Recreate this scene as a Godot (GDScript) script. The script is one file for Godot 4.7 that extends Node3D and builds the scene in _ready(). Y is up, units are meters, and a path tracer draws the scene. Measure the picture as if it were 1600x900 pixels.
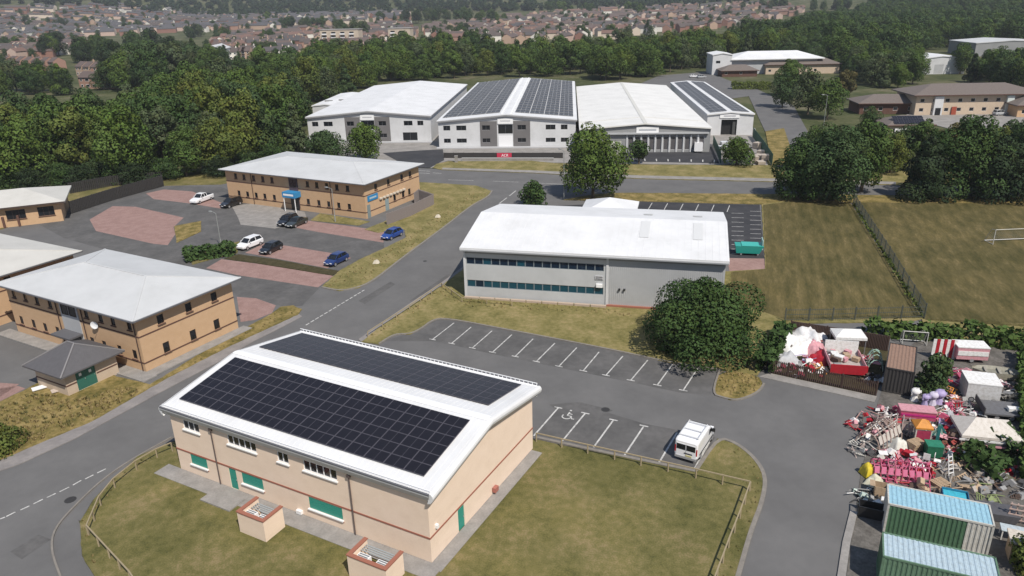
extends Node3D

const CAM_F := 1169.184
const CAM_P := 0.370
const CAM_R := -0.023
const CAM_H := 36.304
var cam_right: Vector3
var cam_up: Vector3
var cam_fwd: Vector3
var M := {}
var used_names := {}
var box_cache := {}
var mesh_cache := {}
var rng := RandomNumberGenerator.new()
var W_ORIGIN := Vector3(-18.2, 0, -196.6)
const W_ANG := 0.08

# ------------------------------------------------------------------ helpers
func lin(r: float, g: float, b: float) -> Color:
	return Color(r, g, b).linear_to_srgb()

func numbered(called: String) -> String:
	if not used_names.has(called):
		used_names[called] = 0
		return called
	used_names[called] += 1
	return "%s_%03d" % [called, used_names[called]]

func thing(called: String, label: String, category: String, at := Vector3.ZERO, turn := 0.0, group := "") -> Node3D:
	var o := Node3D.new()
	o.name = numbered(called)
	add_child(o)
	o.position = at
	o.rotation.y = turn
	o.set_meta("label", label)
	o.set_meta("category", category)
	if group: o.set_meta("group", group)
	return o

func copy_thing(src: Node3D, at: Vector3, turn: float, label := "", group := "") -> Node3D:
	var r: Node3D = src.duplicate()
	var base := String(src.name)
	if base.length() > 4 and base[-4] == "_" and base.right(3).is_valid_int(): base = base.left(-4)
	r.name = numbered(base)
	add_child(r)
	r.position = at
	r.rotation.y = turn
	if label: r.set_meta("label", label)
	if group: r.set_meta("group", group)
	return r

func part(parent: Node3D, called: String, mesh: Mesh, m: Material, xf := Transform3D.IDENTITY) -> MeshInstance3D:
	var o := MeshInstance3D.new()
	o.name = called
	o.mesh = mesh
	if m: o.material_override = m
	o.transform = xf
	if parent == self: o.name = numbered(called)
	parent.add_child(o, true)
	return o

func box(parent: Node3D, called: String, c: Vector3, s: Vector3, m: Material, ry := 0.0) -> MeshInstance3D:
	var key := "%.3f_%.3f_%.3f" % [s.x, s.y, s.z]
	if not box_cache.has(key):
		var b := BoxMesh.new()
		b.size = s
		box_cache[key] = b
	return part(parent, called, box_cache[key], m, Transform3D(Basis(Vector3.UP, ry), c))

func new_st() -> SurfaceTool:
	var st := SurfaceTool.new()
	st.begin(Mesh.PRIMITIVE_TRIANGLES)
	st.set_smooth_group(-1)
	return st

func tri(st: SurfaceTool, a: Vector3, b: Vector3, c: Vector3) -> void:
	st.add_vertex(a); st.add_vertex(c); st.add_vertex(b)

func quad(st: SurfaceTool, a: Vector3, b: Vector3, c: Vector3, d: Vector3) -> void:
	tri(st, a, b, c)
	tri(st, a, c, d)

func sbox(st: SurfaceTool, c: Vector3, s: Vector3, bs := Basis.IDENTITY) -> void:
	var h := s * 0.5
	var p: Array[Vector3] = []
	for i in 8:
		p.append(c + bs * Vector3(h.x if i & 1 else -h.x, h.y if i & 2 else -h.y, h.z if i & 4 else -h.z))
	quad(st, p[4], p[5], p[7], p[6])
	quad(st, p[1], p[0], p[2], p[3])
	quad(st, p[5], p[1], p[3], p[7])
	quad(st, p[0], p[4], p[6], p[2])
	quad(st, p[6], p[7], p[3], p[2])
	quad(st, p[0], p[1], p[5], p[4])

func bar(st: SurfaceTool, a: Vector3, b: Vector3, w: float, h := -1.0) -> void:
	if h < 0: h = w
	var d := b - a
	var z := d.normalized()
	var x := Vector3.UP.cross(z)
	if x.length() < 0.01: x = Vector3.RIGHT
	x = x.normalized()
	sbox(st, (a + b) * 0.5, Vector3(w, h, d.length()), Basis(x, z.cross(x), z))

func tube(st: SurfaceTool, pts: Array, radii: Array, sides := 7) -> void:
	var rings := []
	for i in pts.size():
		var d: Vector3 = (pts[mini(i + 1, pts.size() - 1)] - pts[maxi(i - 1, 0)]).normalized()
		var x := d.cross(Vector3(0.31, 0.2, 0.93)).normalized()
		var y := d.cross(x)
		var ring: Array[Vector3] = []
		for k in sides:
			var a := TAU * k / sides
			ring.append(pts[i] + (x * cos(a) + y * sin(a)) * radii[i])
		rings.append(ring)
	for i in pts.size() - 1:
		for k in sides:
			var k2 := (k + 1) % sides
			quad(st, rings[i][k], rings[i][k2], rings[i + 1][k2], rings[i + 1][k])
	for e in [0, pts.size() - 1]:
		for k in range(1, sides - 1):
			tri(st, rings[e][0], rings[e][k], rings[e][k + 1])

func done(st: SurfaceTool) -> ArrayMesh:
	st.generate_normals()
	return st.commit()

# pixel of the 1600x900 photograph -> point on the horizontal plane at height y
func gp(px: float, py: float, y := 0.0) -> Vector3:
	var d := cam_fwd + cam_right * ((px - 800.0) / CAM_F) - cam_up * ((py - 450.0) / CAM_F)
	var t := (y - CAM_H) / d.y
	return Vector3(0, CAM_H, 0) + d * t

func terrain(x: float, z: float) -> float:
	var d := -z
	var h := 0.0
	if d > 900.0:
		h += 12.0 * smoothstep(900.0, 1500.0, d)
	if d > 1450.0:
		h += 75.0 * smoothstep(1450.0, 2300.0, d) + 12.0 * sin(x * 0.0041 + 1.0) * smoothstep(1600.0, 2300.0, d)
	if x > 330.0 and d > 500.0:
		h += 45.0 * smoothstep(330.0, 800.0, x) * smoothstep(500.0, 1000.0, d)
	if x < -500.0 and d > 900.0:
		h += 40.0 * smoothstep(900.0, 1700.0, d) * smoothstep(-500.0, -900.0, x)
	return h

# pixel -> point on the terrain
func gt(px: float, py: float) -> Vector3:
	var d := cam_fwd + cam_right * ((px - 800.0) / CAM_F) - cam_up * ((py - 450.0) / CAM_F)
	var o := Vector3(0, CAM_H, 0)
	var t := 100.0
	while t < 3200.0:
		var p := o + d * t
		if p.y <= terrain(p.x, p.z): return Vector3(p.x, terrain(p.x, p.z), p.z)
		t += 4.0
	var q := o + d * 3200.0
	return Vector3(q.x, terrain(q.x, q.z), q.z)

# ------------------------------------------------------------------ textures and materials
func noise_bytes(sd: int, size: int, freq: float, oct := 3, ntype := FastNoiseLite.TYPE_SIMPLEX_SMOOTH) -> PackedByteArray:
	var n := FastNoiseLite.new()
	n.seed = sd
	n.noise_type = ntype
	n.frequency = freq
	n.fractal_octaves = oct
	var im := n.get_seamless_image(size, size)
	im.convert(Image.FORMAT_L8)
	return im.get_data()

# layers: [freq, octaves, weight]; cols: colour stops (linear)
func mottle(sd: int, size: int, layers: Array, cols: Array, contrast := 1.6, stripes := 0.0, stripe_n := 12) -> ImageTexture:
	var ls := []
	var tw := 0.0
	for i in layers.size():
		ls.append(noise_bytes(sd + i * 17, size, layers[i][0], layers[i][1]))
		tw += layers[i][2]
	var lut: Array[Color] = []
	for i in 256:
		var t := float(i) / 255.0 * (cols.size() - 1)
		var k := mini(int(t), cols.size() - 2)
		var c: Color = cols[k].lerp(cols[k + 1], t - k)
		lut.append(c.linear_to_srgb())
	var out := PackedByteArray()
	out.resize(size * size * 3)
	var w0: float = layers[0][2] / tw
	var w1: float = layers[1][2] / tw
	var w2: float = layers[2][2] / tw
	var b0: PackedByteArray = ls[0]
	var b1: PackedByteArray = ls[1]
	var b2: PackedByteArray = ls[2]
	for y in size:
		for x in size:
			var i := y * size + x
			var v := (b0[i] * w0 + b1[i] * w1 + b2[i] * w2 - 127.0) * contrast
			if stripes > 0.0: v += stripes * 127.0 * sin(TAU * stripe_n * x / size + b0[i] * 0.012)
			var c := lut[clampi(int(v + 127.0), 0, 255)]
			out[i * 3] = int(c.r * 255.0)
			out[i * 3 + 1] = int(c.g * 255.0)
			out[i * 3 + 2] = int(c.b * 255.0)
	return ImageTexture.create_from_image(Image.create_from_data(size, size, false, Image.FORMAT_RGB8, out))

func mat(key: String, col: Color, rough := 0.85, metal := 0.0) -> StandardMaterial3D:
	var m := StandardMaterial3D.new()
	m.albedo_color = col
	m.roughness = rough
	m.metallic = metal
	m.cull_mode = BaseMaterial3D.CULL_DISABLED
	M[key] = m
	return m

func flat(r: float, g: float, b: float, rough := 0.7, metal := 0.0) -> StandardMaterial3D:
	var key := "f%.3f_%.3f_%.3f_%.2f_%.2f" % [r, g, b, rough, metal]
	if M.has(key): return M[key]
	return mat(key, lin(r, g, b), rough, metal)

# painted or plastic thing with weathering: grime flecks and scuffs over the colour
func dirty(r: float, g: float, b: float, rough := 0.7, metal := 0.0) -> StandardMaterial3D:
	var key := "d%.3f_%.3f_%.3f" % [r, g, b]
	if M.has(key): return M[key]
	var m := mat(key, lin(r, g, b), maxf(rough, 0.6), metal)
	m.albedo_texture = M.grime
	m.uv1_triplanar = true
	m.uv1_scale = Vector3.ONE / 2.3
	return m

# textured, world triplanar: tile = metres per repeat
func tmat(key: String, tex: Texture2D, tile: float, rough := 0.9, col := Color.WHITE, world := true) -> StandardMaterial3D:
	var m := mat(key, col, rough)
	m.albedo_texture = tex
	m.uv1_triplanar = true
	m.uv1_world_triplanar = world
	m.uv1_scale = Vector3.ONE / tile
	return m

# textured through the mesh's own plan UVs (sheets on the ground)
func umat(key: String, tex: Texture2D, rough := 0.95) -> StandardMaterial3D:
	var m := mat(key, Color.WHITE, rough)
	m.albedo_texture = tex
	m.metallic_specular = 0.25
	return m

func add_detail(m: StandardMaterial3D, tex: Texture2D, tile: float) -> void:
	m.detail_enabled = true
	m.detail_blend_mode = BaseMaterial3D.BLEND_MODE_MUL
	m.detail_albedo = tex
	m.detail_uv_layer = BaseMaterial3D.DETAIL_UV_2
	m.uv2_triplanar = true
	m.uv2_world_triplanar = true
	m.uv2_scale = Vector3.ONE / tile

# ------------------------------------------------------------------ sheets
func densify(pts: PackedVector2Array, step: float) -> PackedVector2Array:
	var out := PackedVector2Array()
	for i in pts.size():
		var a := pts[i]
		var b := pts[(i + 1) % pts.size()]
		var n := maxi(1, int(a.distance_to(b) / step))
		for k in n: out.append(a.lerp(b, float(k) / n))
	return out

# smooth the corners of a closed outline
func rounded(pts: PackedVector2Array, times := 1) -> PackedVector2Array:
	for t in times:
		var o := PackedVector2Array()
		for i in pts.size():
			var a := pts[i]
			var b := pts[(i + 1) % pts.size()]
			o.append(a.lerp(b, 0.25)); o.append(a.lerp(b, 0.75))
		pts = o
	return pts

func outline(px: Array, y := 0.0) -> PackedVector2Array:
	var o := PackedVector2Array()
	for i in range(0, px.size(), 2):
		var p := gp(px[i], px[i + 1], y)
		o.append(Vector2(p.x, p.z))
	return o

# ragged: metres of wobble on the outline
func sheet_mesh(o: PackedVector2Array, y: float, skirt: float, rot: float, tile: Vector2) -> ArrayMesh:
	if Geometry2D.is_polygon_clockwise(o): o.reverse()
	var idx := Geometry2D.triangulate_polygon(o)
	var st := new_st()
	var c := cos(rot)
	var s := sin(rot)
	for i in range(0, idx.size(), 3):
		var v := [o[idx[i]], o[idx[i + 1]], o[idx[i + 2]]]
		var ar: float = (v[1] - v[0]).cross(v[2] - v[0])
		if ar < 0: v = [v[0], v[2], v[1]]
		for q: Vector2 in v:
			st.set_uv(Vector2((q.x * c + q.y * s) / tile.x, (-q.x * s + q.y * c) / tile.y))
			st.add_vertex(Vector3(q.x, y, q.y))
	if skirt > 0.0:
		for i in o.size():
			var a := o[i]
			var b := o[(i + 1) % o.size()]
			for t in [[a, y], [b, y], [b, y - skirt], [a, y], [b, y - skirt], [a, y - skirt]]:
				var q: Vector2 = t[0]
				st.set_uv(Vector2((q.x * c + q.y * s) / tile.x, (-q.x * s + q.y * c) / tile.y))
				st.add_vertex(Vector3(q.x, t[1], q.y))
	st.generate_normals()
	return st.commit()

func ragged(o: PackedVector2Array, amp: float, step: float, sd: int) -> PackedVector2Array:
	var n := FastNoiseLite.new()
	n.seed = sd
	n.frequency = 0.35
	var d := densify(o, step)
	var out := PackedVector2Array()
	for q in d:
		out.append(q + Vector2(n.get_noise_2d(q.x * 2.0, q.y * 2.0), n.get_noise_2d(q.y * 2.0 + 91.0, q.x * 2.0)) * amp * 2.0)
	return out

func sheet(called: String, px: Array, y: float, m: Material, skirt := 0.12, rnd := 0, rag := 0.0, rot := 0.0, tile := Vector2(40, 40)) -> MeshInstance3D:
	var o := outline(px, y)
	if rnd: o = rounded(o, rnd)
	if rag > 0.0: o = ragged(o, rag, 0.7, px.size() * 7 + int(px[0]))
	var r := part(self, called, sheet_mesh(o, y, skirt, rot, tile), m)
	r.set_meta("kind", "structure")
	return r

# a strip of given width along an open line of ground points
func strip_mesh(pts: Array, w: float, y: float, h: float) -> ArrayMesh:
	var st := new_st()
	var l: Array[Vector3] = []
	var r: Array[Vector3] = []
	for i in pts.size():
		var d: Vector3 = pts[mini(i + 1, pts.size() - 1)] - pts[maxi(i - 1, 0)]
		d.y = 0
		var n := Vector3(-d.z, 0, d.x).normalized() * w * 0.5
		var c := Vector3(pts[i].x, y, pts[i].z)
		l.append(c - n); r.append(c + n)
	for i in pts.size() - 1:
		quad(st, l[i], l[i + 1], r[i + 1], r[i])
		if h > 0.0:
			var dn := Vector3(0, -h, 0)
			quad(st, l[i], l[i] + dn, l[i + 1] + dn, l[i + 1])
			quad(st, r[i + 1], r[i + 1] + dn, r[i] + dn, r[i])
	if h > 0.0:
		var dn := Vector3(0, -h, 0)
		quad(st, l[0], r[0], r[0] + dn, l[0] + dn)
		quad(st, l[-1], l[-1] + dn, r[-1] + dn, r[-1])
	return done(st)

func gpts(px: Array, y := 0.0) -> Array:
	var o := []
	for i in range(0, px.size(), 2): o.append(gp(px[i], px[i + 1], y))
	return o

func smooth_line(p: Array, times := 2) -> Array:
	for t in times:
		var o := [p[0]]
		for i in p.size() - 1:
			if i > 0: o.append(p[i].lerp(p[i + 1], 0.25))
			if i < p.size() - 2: o.append(p[i].lerp(p[i + 1], 0.75))
		o.append(p[-1])
		p = o
	return p

func kerb(px: Array, w := 0.16, y := 0.13, m: Material = null) -> void:
	var o := part(self, "kerb", strip_mesh(smooth_line(gpts(px)), w, y, y + 0.05), m if m else M.kerb)
	o.set_meta("kind", "structure")
	o.set_meta("label", "pale concrete kerb edging the tarmac")

# painted line on the tarmac between two pixels
func paint(parent: Node3D, called: String, a: Vector3, b: Vector3, w: float, y := 0.006) -> void:
	part(parent, called, strip_mesh([a, b], w, y, 0.0), M.paint)

# ------------------------------------------------------------------ walls with real openings
# openings: Array of [x, y, w, h] in wall coordinates
func wall(st: SurfaceTool, p0: Vector3, dx: Vector3, n: Vector3, length: float, height: float, openings: Array, depth := 0.14, y0 := 0.0) -> void:
	var xs := [0.0, length]
	var ys := [y0, height]
	for o in openings:
		xs.append_array([o[0], o[0] + o[2]])
		ys.append_array([o[1], o[1] + o[3]])
	xs.sort(); ys.sort()
	for i in xs.size() - 1:
		if xs[i + 1] - xs[i] < 0.001: continue
		for j in ys.size() - 1:
			if ys[j + 1] - ys[j] < 0.001: continue
			var cx: float = (xs[i] + xs[i + 1]) * 0.5
			var cy: float = (ys[j] + ys[j + 1]) * 0.5
			var hole := false
			for o in openings:
				if cx > o[0] and cx < o[0] + o[2] and cy > o[1] and cy < o[1] + o[3]: hole = true
			if hole: continue
			quad(st, p0 + dx * xs[i] + Vector3(0, ys[j], 0), p0 + dx * xs[i + 1] + Vector3(0, ys[j], 0), p0 + dx * xs[i + 1] + Vector3(0, ys[j + 1], 0), p0 + dx * xs[i] + Vector3(0, ys[j + 1], 0))
	for o in openings:
		var a: Vector3 = p0 + dx * o[0] + Vector3(0, o[1], 0)
		var b: Vector3 = a + dx * o[2]
		var c: Vector3 = b + Vector3(0, o[3], 0)
		var d: Vector3 = a + Vector3(0, o[3], 0)
		var k := -n * depth
		quad(st, a, a + k, b + k, b)
		quad(st, b, b + k, c + k, c)
		quad(st, c, c + k, d + k, d)
		quad(st, d, d + k, a + k, a)

# window = frame bars (one mesh) > panes, sill.  Origin at the opening's lower left corner on the wall face.
func window(parent: Node3D, p: Vector3, dx: Vector3, n: Vector3, w: float, h: float, nx: int, frame: Material, glass: Material, sill: Material, depth := 0.1, ny := 1, called := "window") -> MeshInstance3D:
	var key := "win%.2f_%.2f_%d_%d_%.2f" % [w, h, nx, ny, depth]
	if not mesh_cache.has(key):
		var st := new_st()
		var t := 0.06
		for i in nx + 1: sbox(st, Vector3(clampf(w * i / nx, t / 2, w - t / 2), h / 2, -depth), Vector3(t, h, 0.07))
		for j in ny + 1: sbox(st, Vector3(w / 2, clampf(h * j / ny, t / 2, h - t / 2), -depth + 0.003), Vector3(w, t, 0.07))
		mesh_cache[key] = done(st)
	var o := part(parent, called, mesh_cache[key], frame, Transform3D(Basis(dx, Vector3.UP, n), p))
	for i in nx:
		box(o, "pane", Vector3(w * (i + 0.5) / nx, h / 2, -depth - 0.02), Vector3(w / nx - 0.01, h - 0.02, 0.02), glass)
	if sill: box(o, "sill", Vector3(w / 2, -0.05, 0.03), Vector3(w + 0.16, 0.09, 0.2), sill)
	return o

# plain door leaf with a handle
func door(parent: Node3D, p: Vector3, dx: Vector3, n: Vector3, w: float, h: float, m: Material, depth := 0.08) -> MeshInstance3D:
	var o := part(parent, "door", null, m, Transform3D(Basis(dx, Vector3.UP, n), p))
	var st := new_st()
	sbox(st, Vector3(w / 2, h / 2, -depth), Vector3(w, h, 0.06))
	sbox(st, Vector3(w / 2, h * 0.72, -depth + 0.035), Vector3(w * 0.7, h * 0.38, 0.02))
	sbox(st, Vector3(w / 2, h * 0.26, -depth + 0.035), Vector3(w * 0.7, h * 0.34, 0.02))
	o.mesh = done(st)
	box(o, "handle", Vector3(w * 0.88, h * 0.48, -depth + 0.06), Vector3(0.04, 0.14, 0.05), M.steel)
	return o

# hip or gable roof with thickness; local: x 0..L, z 0..-W (v away)
func hip_roof(x0: float, x1: float, v0: float, v1: float, ye: float, yr: float, inset: float, thick := 0.22) -> ArrayMesh:
	var st := new_st()
	var vm := (v0 + v1) / 2
	var a := Vector3(x0, ye, -v0)
	var b := Vector3(x1, ye, -v0)
	var c := Vector3(x1, ye, -v1)
	var d := Vector3(x0, ye, -v1)
	var r0 := Vector3(x0 + inset, yr, -vm)
	var r1 := Vector3(x1 - inset, yr, -vm)
	quad(st, a, b, r1, r0)
	quad(st, c, d, r0, r1)
	tri(st, b, c, r1)
	tri(st, d, a, r0)
	var k := Vector3(0, -thick, 0)
	quad(st, a + k, b + k, b, a)
	quad(st, b + k, c + k, c, b)
	quad(st, c + k, d + k, d, c)
	quad(st, d + k, a + k, a, d)
	quad(st, a + k, d + k, c + k, b + k)
	return done(st)

func gable_fill(st: SurfaceTool, x: float, v0: float, v1: float, ye: float, yr: float) -> void:
	tri(st, Vector3(x, ye, -v0), Vector3(x, ye, -v1), Vector3(x, yr, -(v0 + v1) / 2))

# ------------------------------------------------------------------ camera, sky, sun
func setup() -> void:
	rng.seed = 20240
	cam_fwd = Vector3(0, -sin(CAM_P), -cos(CAM_P))
	var up0 := Vector3(0, cos(CAM_P), -sin(CAM_P))
	cam_right = Vector3.RIGHT * cos(CAM_R) + up0 * sin(CAM_R)
	cam_up = -Vector3.RIGHT * sin(CAM_R) + up0 * cos(CAM_R)
	var cam := Camera3D.new()
	cam.name = "camera"
	cam.fov = rad_to_deg(2.0 * atan(450.0 / CAM_F))
	cam.near = 0.5
	cam.far = 6000.0
	cam.transform = Transform3D(Basis(cam_right, cam_up, -cam_fwd), Vector3(0, CAM_H, 0))
	add_child(cam)
	cam.current = true
	var sky_m := ProceduralSkyMaterial.new()
	sky_m.sky_top_color = Color(0.47, 0.56, 0.70)
	sky_m.sky_horizon_color = Color(0.83, 0.835, 0.84)
	sky_m.sky_curve = 0.14
	sky_m.ground_bottom_color = Color(0.2, 0.2, 0.16)
	sky_m.ground_horizon_color = Color(0.5, 0.52, 0.5)
	sky_m.sun_angle_max = 1.0
	var sky := Sky.new()
	sky.sky_material = sky_m
	var env := Environment.new()
	env.background_mode = Environment.BG_SKY
	env.sky = sky
	env.tonemap_mode = Environment.TONE_MAPPER_LINEAR
	env.tonemap_exposure = 1.0
	env.fog_enabled = true
	env.fog_density = 0.00011
	env.fog_light_color = Color(0.72, 0.74, 0.77)
	env.sdfgi_enabled = true
	env.ssao_enabled = true
	env.ssil_enabled = true
	var we := WorldEnvironment.new()
	we.name = "world_environment"
	we.environment = env
	add_child(we)
	var sun := DirectionalLight3D.new()
	sun.name = "sun"
	sun.light_energy = 1.6
	sun.light_color = Color(1.0, 0.972, 0.93)
	sun.light_angular_distance = 0.5
	sun.shadow_enabled = true
	add_child(sun)
	var az := deg_to_rad(29.0)
	var el := deg_to_rad(52.0)
	var to_sun := Vector3(sin(az) * cos(el), sin(el), cos(az) * cos(el))
	sun.look_at_from_position(to_sun * 100.0, Vector3.ZERO, Vector3.UP)

func materials() -> void:
	var c := func(r, g, b): return Color(r, g, b)
	# grounds
	M.tint = mottle(900, 512, [[0.006, 3, 1.0], [0.02, 2, 0.6], [0.07, 2, 0.3]], [c.call(0.62, 0.66, 0.58), c.call(0.86, 0.86, 0.84), c.call(1.0, 0.97, 0.9)], 1.7)
	var lawn := mottle(11, 1024, [[0.006, 3, 0.9], [0.045, 3, 0.8], [0.25, 3, 0.9]], [c.call(0.09, 0.09, 0.033), c.call(0.142, 0.13, 0.048), c.call(0.188, 0.163, 0.068), c.call(0.275, 0.212, 0.112)], 2.0, 0.09, 16)
	var lawn_b := mottle(12, 1024, [[0.008, 3, 1.0], [0.05, 3, 0.8], [0.25, 3, 0.8]], [c.call(0.104, 0.097, 0.035), c.call(0.165, 0.145, 0.053), c.call(0.225, 0.188, 0.08), c.call(0.3, 0.23, 0.118)], 2.0)
	var straw := mottle(23, 1024, [[0.012, 3, 1.1], [0.06, 3, 0.8], [0.28, 3, 0.8]], [c.call(0.075, 0.072, 0.022), c.call(0.15, 0.12, 0.04), c.call(0.24, 0.18, 0.07), c.call(0.33, 0.25, 0.115)], 1.9)
	var field := mottle(31, 1024, [[0.01, 3, 1.0], [0.05, 3, 0.7], [0.24, 3, 0.7]], [c.call(0.058, 0.057, 0.022), c.call(0.096, 0.082, 0.033), c.call(0.138, 0.112, 0.048), c.call(0.21, 0.16, 0.078)], 1.5, 0.14, 13)
	umat("lawn", lawn); umat("lawn_b", lawn_b); umat("straw", straw); umat("field", field)
	add_detail(M.lawn, M.tint, 67.0)
	add_detail(M.field, M.tint, 91.0)
	var far := mottle(41, 512, [[0.01, 3, 1.0], [0.05, 3, 0.7], [0.2, 3, 0.5]], [c.call(0.035, 0.045, 0.018), c.call(0.06, 0.07, 0.028), c.call(0.1, 0.1, 0.05), c.call(0.15, 0.13, 0.09)], 1.7)
	umat("far_ground", far)
	var soil := mottle(47, 512, [[0.02, 3, 1.0], [0.08, 3, 0.8], [0.3, 3, 0.7]], [c.call(0.03, 0.028, 0.014), c.call(0.06, 0.052, 0.026), c.call(0.1, 0.08, 0.045)], 1.6)
	umat("soil", soil)
	var asph := mottle(53, 1024, [[0.005, 4, 1.0], [0.03, 3, 0.4], [0.4, 2, 0.5]], [c.call(0.115, 0.112, 0.111), c.call(0.133, 0.13, 0.128), c.call(0.153, 0.149, 0.146)], 1.5)
	umat("road", asph, 0.9)
	var asph2 := mottle(59, 1024, [[0.006, 4, 1.0], [0.03, 3, 0.6], [0.4, 2, 0.5]], [c.call(0.082, 0.08, 0.079), c.call(0.105, 0.102, 0.1), c.call(0.135, 0.13, 0.127)], 1.8)
	umat("bay_tarmac", asph2, 0.9)
	var asph3 := mottle(61, 512, [[0.012, 3, 1.0], [0.05, 3, 0.5], [0.4, 2, 0.5]], [c.call(0.035, 0.036, 0.04), c.call(0.05, 0.05, 0.054), c.call(0.068, 0.067, 0.07)], 1.5)
	umat("new_tarmac", asph3, 0.85)
	var foot := mottle(67, 512, [[0.01, 3, 1.0], [0.06, 3, 0.6], [0.4, 2, 0.6]], [c.call(0.18, 0.165, 0.158), c.call(0.225, 0.208, 0.2), c.call(0.28, 0.255, 0.24)], 1.6)
	umat("footway", foot, 0.92)
	var conc := mottle(71, 512, [[0.012, 3, 1.0], [0.07, 3, 0.7], [0.4, 2, 0.5]], [c.call(0.2, 0.188, 0.175), c.call(0.255, 0.24, 0.225), c.call(0.32, 0.3, 0.28)], 1.6)
	umat("concrete", conc, 0.9)
	tmat("concrete_t", conc, 9.0, 0.9)
	var pav := mottle(73, 512, [[0.015, 3, 0.8], [0.09, 3, 0.8], [0.4, 2, 0.9]], [c.call(0.21, 0.133, 0.115), c.call(0.28, 0.18, 0.16), c.call(0.34, 0.235, 0.21)], 1.6)
	umat("brick_paving", pav, 0.92)
	tmat("kerb", conc, 5.0, 0.9, lin(0.78, 0.75, 0.7))
	mat("paint", lin(0.62, 0.61, 0.58), 0.8)
	M.paint.albedo_texture = mottle(79, 512, [[0.02, 3, 0.8], [0.1, 3, 0.8], [0.4, 2, 0.9]], [c.call(0.3, 0.3, 0.3), c.call(0.78, 0.78, 0.78), c.call(1, 1, 1)], 2.2)
	M.paint.uv1_triplanar = true; M.paint.uv1_world_triplanar = true; M.paint.uv1_scale = Vector3.ONE / 6.0
	var yard := mottle(83, 512, [[0.02, 3, 1.0], [0.08, 3, 0.8], [0.35, 3, 0.8]], [c.call(0.06, 0.055, 0.05), c.call(0.1, 0.092, 0.083), c.call(0.14, 0.13, 0.118), c.call(0.2, 0.18, 0.165)], 1.5)
	umat("yard", yard)
	M.grime = mottle(141, 512, [[0.012, 3, 0.9], [0.06, 4, 1.0], [0.3, 3, 0.8]], [c.call(0.5, 0.46, 0.42), c.call(0.82, 0.8, 0.77), c.call(0.95, 0.945, 0.94), c.call(1, 1, 1)], 1.7)
	# walls
	var render := mottle(101, 512, [[0.01, 3, 1.0], [0.05, 3, 0.6], [0.4, 2, 0.5]], [c.call(0.7, 0.55, 0.425), c.call(0.76, 0.605, 0.475), c.call(0.8, 0.645, 0.515)], 1.5)
	tmat("cream_render", render, 8.0, 0.9)
	var brick := mottle(103, 512, [[0.012, 3, 0.7], [0.1, 3, 0.8], [0.45, 2, 1.0]], [c.call(0.44, 0.285, 0.16), c.call(0.52, 0.345, 0.205), c.call(0.59, 0.41, 0.255)], 1.5)
	tmat("buff_brick", brick, 7.0, 0.92)
	tmat("pale_brick", brick, 6.0, 0.92, lin(1.0, 1.0, 1.0))
	M.pale_brick.albedo_texture = mottle(107, 512, [[0.012, 3, 0.7], [0.1, 3, 0.8], [0.45, 2, 1.0]], [c.call(0.42, 0.32, 0.24), c.call(0.5, 0.4, 0.3), c.call(0.57, 0.47, 0.37)], 1.5)
	mat("brown_brick", lin(0.11, 0.055, 0.04), 0.9)
	mat("red_brick", lin(0.3, 0.115, 0.075), 0.9)
	tmat("red_brick_t", mottle(109, 512, [[0.02, 3, 0.7], [0.1, 3, 0.8], [0.45, 2, 1.0]], [c.call(0.2, 0.08, 0.055), c.call(0.3, 0.13, 0.09), c.call(0.38, 0.2, 0.15)], 1.5), 6.0, 0.92)
	# roofs and metal
	var rw := mottle(113, 512, [[0.006, 3, 1.0], [0.03, 3, 0.5], [0.3, 2, 0.3]], [c.call(0.68, 0.68, 0.67), c.call(0.76, 0.76, 0.755), c.call(0.82, 0.82, 0.815)], 1.5)
	tmat("white_roof", rw, 22.0, 0.6, lin(0.86, 0.86, 0.865))
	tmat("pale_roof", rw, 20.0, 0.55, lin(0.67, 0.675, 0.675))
	tmat("stone_roof", rw, 20.0, 0.6, lin(0.66, 0.64, 0.595))
	tmat("cream_roof", rw, 24.0, 0.6, lin(0.9, 0.885, 0.85))
	mat("white", lin(0.8, 0.8, 0.8), 0.5)
	mat("white_gloss", lin(0.8, 0.8, 0.81), 0.25)
	mat("pvc", lin(0.78, 0.78, 0.78), 0.4)
	tmat("grey_clad", rw, 16.0, 0.5, lin(0.54, 0.55, 0.565))
	tmat("light_clad", rw, 16.0, 0.5, lin(0.6, 0.615, 0.63))
	tmat("mid_clad", rw, 16.0, 0.5, lin(0.34, 0.345, 0.35))
	tmat("dark_clad", rw, 16.0, 0.5, lin(0.2, 0.19, 0.19))
	tmat("white_clad", rw, 16.0, 0.45, lin(0.76, 0.765, 0.78))
	mat("gutter", lin(0.12, 0.12, 0.13), 0.4)
	mat("steel", lin(0.5, 0.5, 0.52), 0.35, 0.6)
	mat("lamp_steel", lin(0.3, 0.31, 0.3), 0.5, 0.2)
	mat("black", lin(0.015, 0.015, 0.016), 0.5)
	mat("rubber", lin(0.018, 0.018, 0.018), 0.8)
	mat("teal", lin(0.02, 0.25, 0.19), 0.4)
	mat("green_door", lin(0.03, 0.13, 0.1), 0.5)
	mat("blue_sign", lin(0.03, 0.22, 0.45), 0.5)
	mat("glass_dark", lin(0.012, 0.014, 0.017), 0.06)
	mat("glass_teal", lin(0.006, 0.055, 0.085), 0.05)
	mat("glass_navy", lin(0.005, 0.016, 0.035), 0.05)
	mat("slate", lin(0.075, 0.072, 0.075), 0.7)
	tmat("brown_tiles", mottle(127, 512, [[0.02, 3, 0.7], [0.12, 3, 0.8], [0.45, 2, 1.0]], [c.call(0.1, 0.08, 0.07), c.call(0.14, 0.115, 0.1), c.call(0.19, 0.16, 0.145)], 1.5), 8.0, 0.85)
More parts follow.
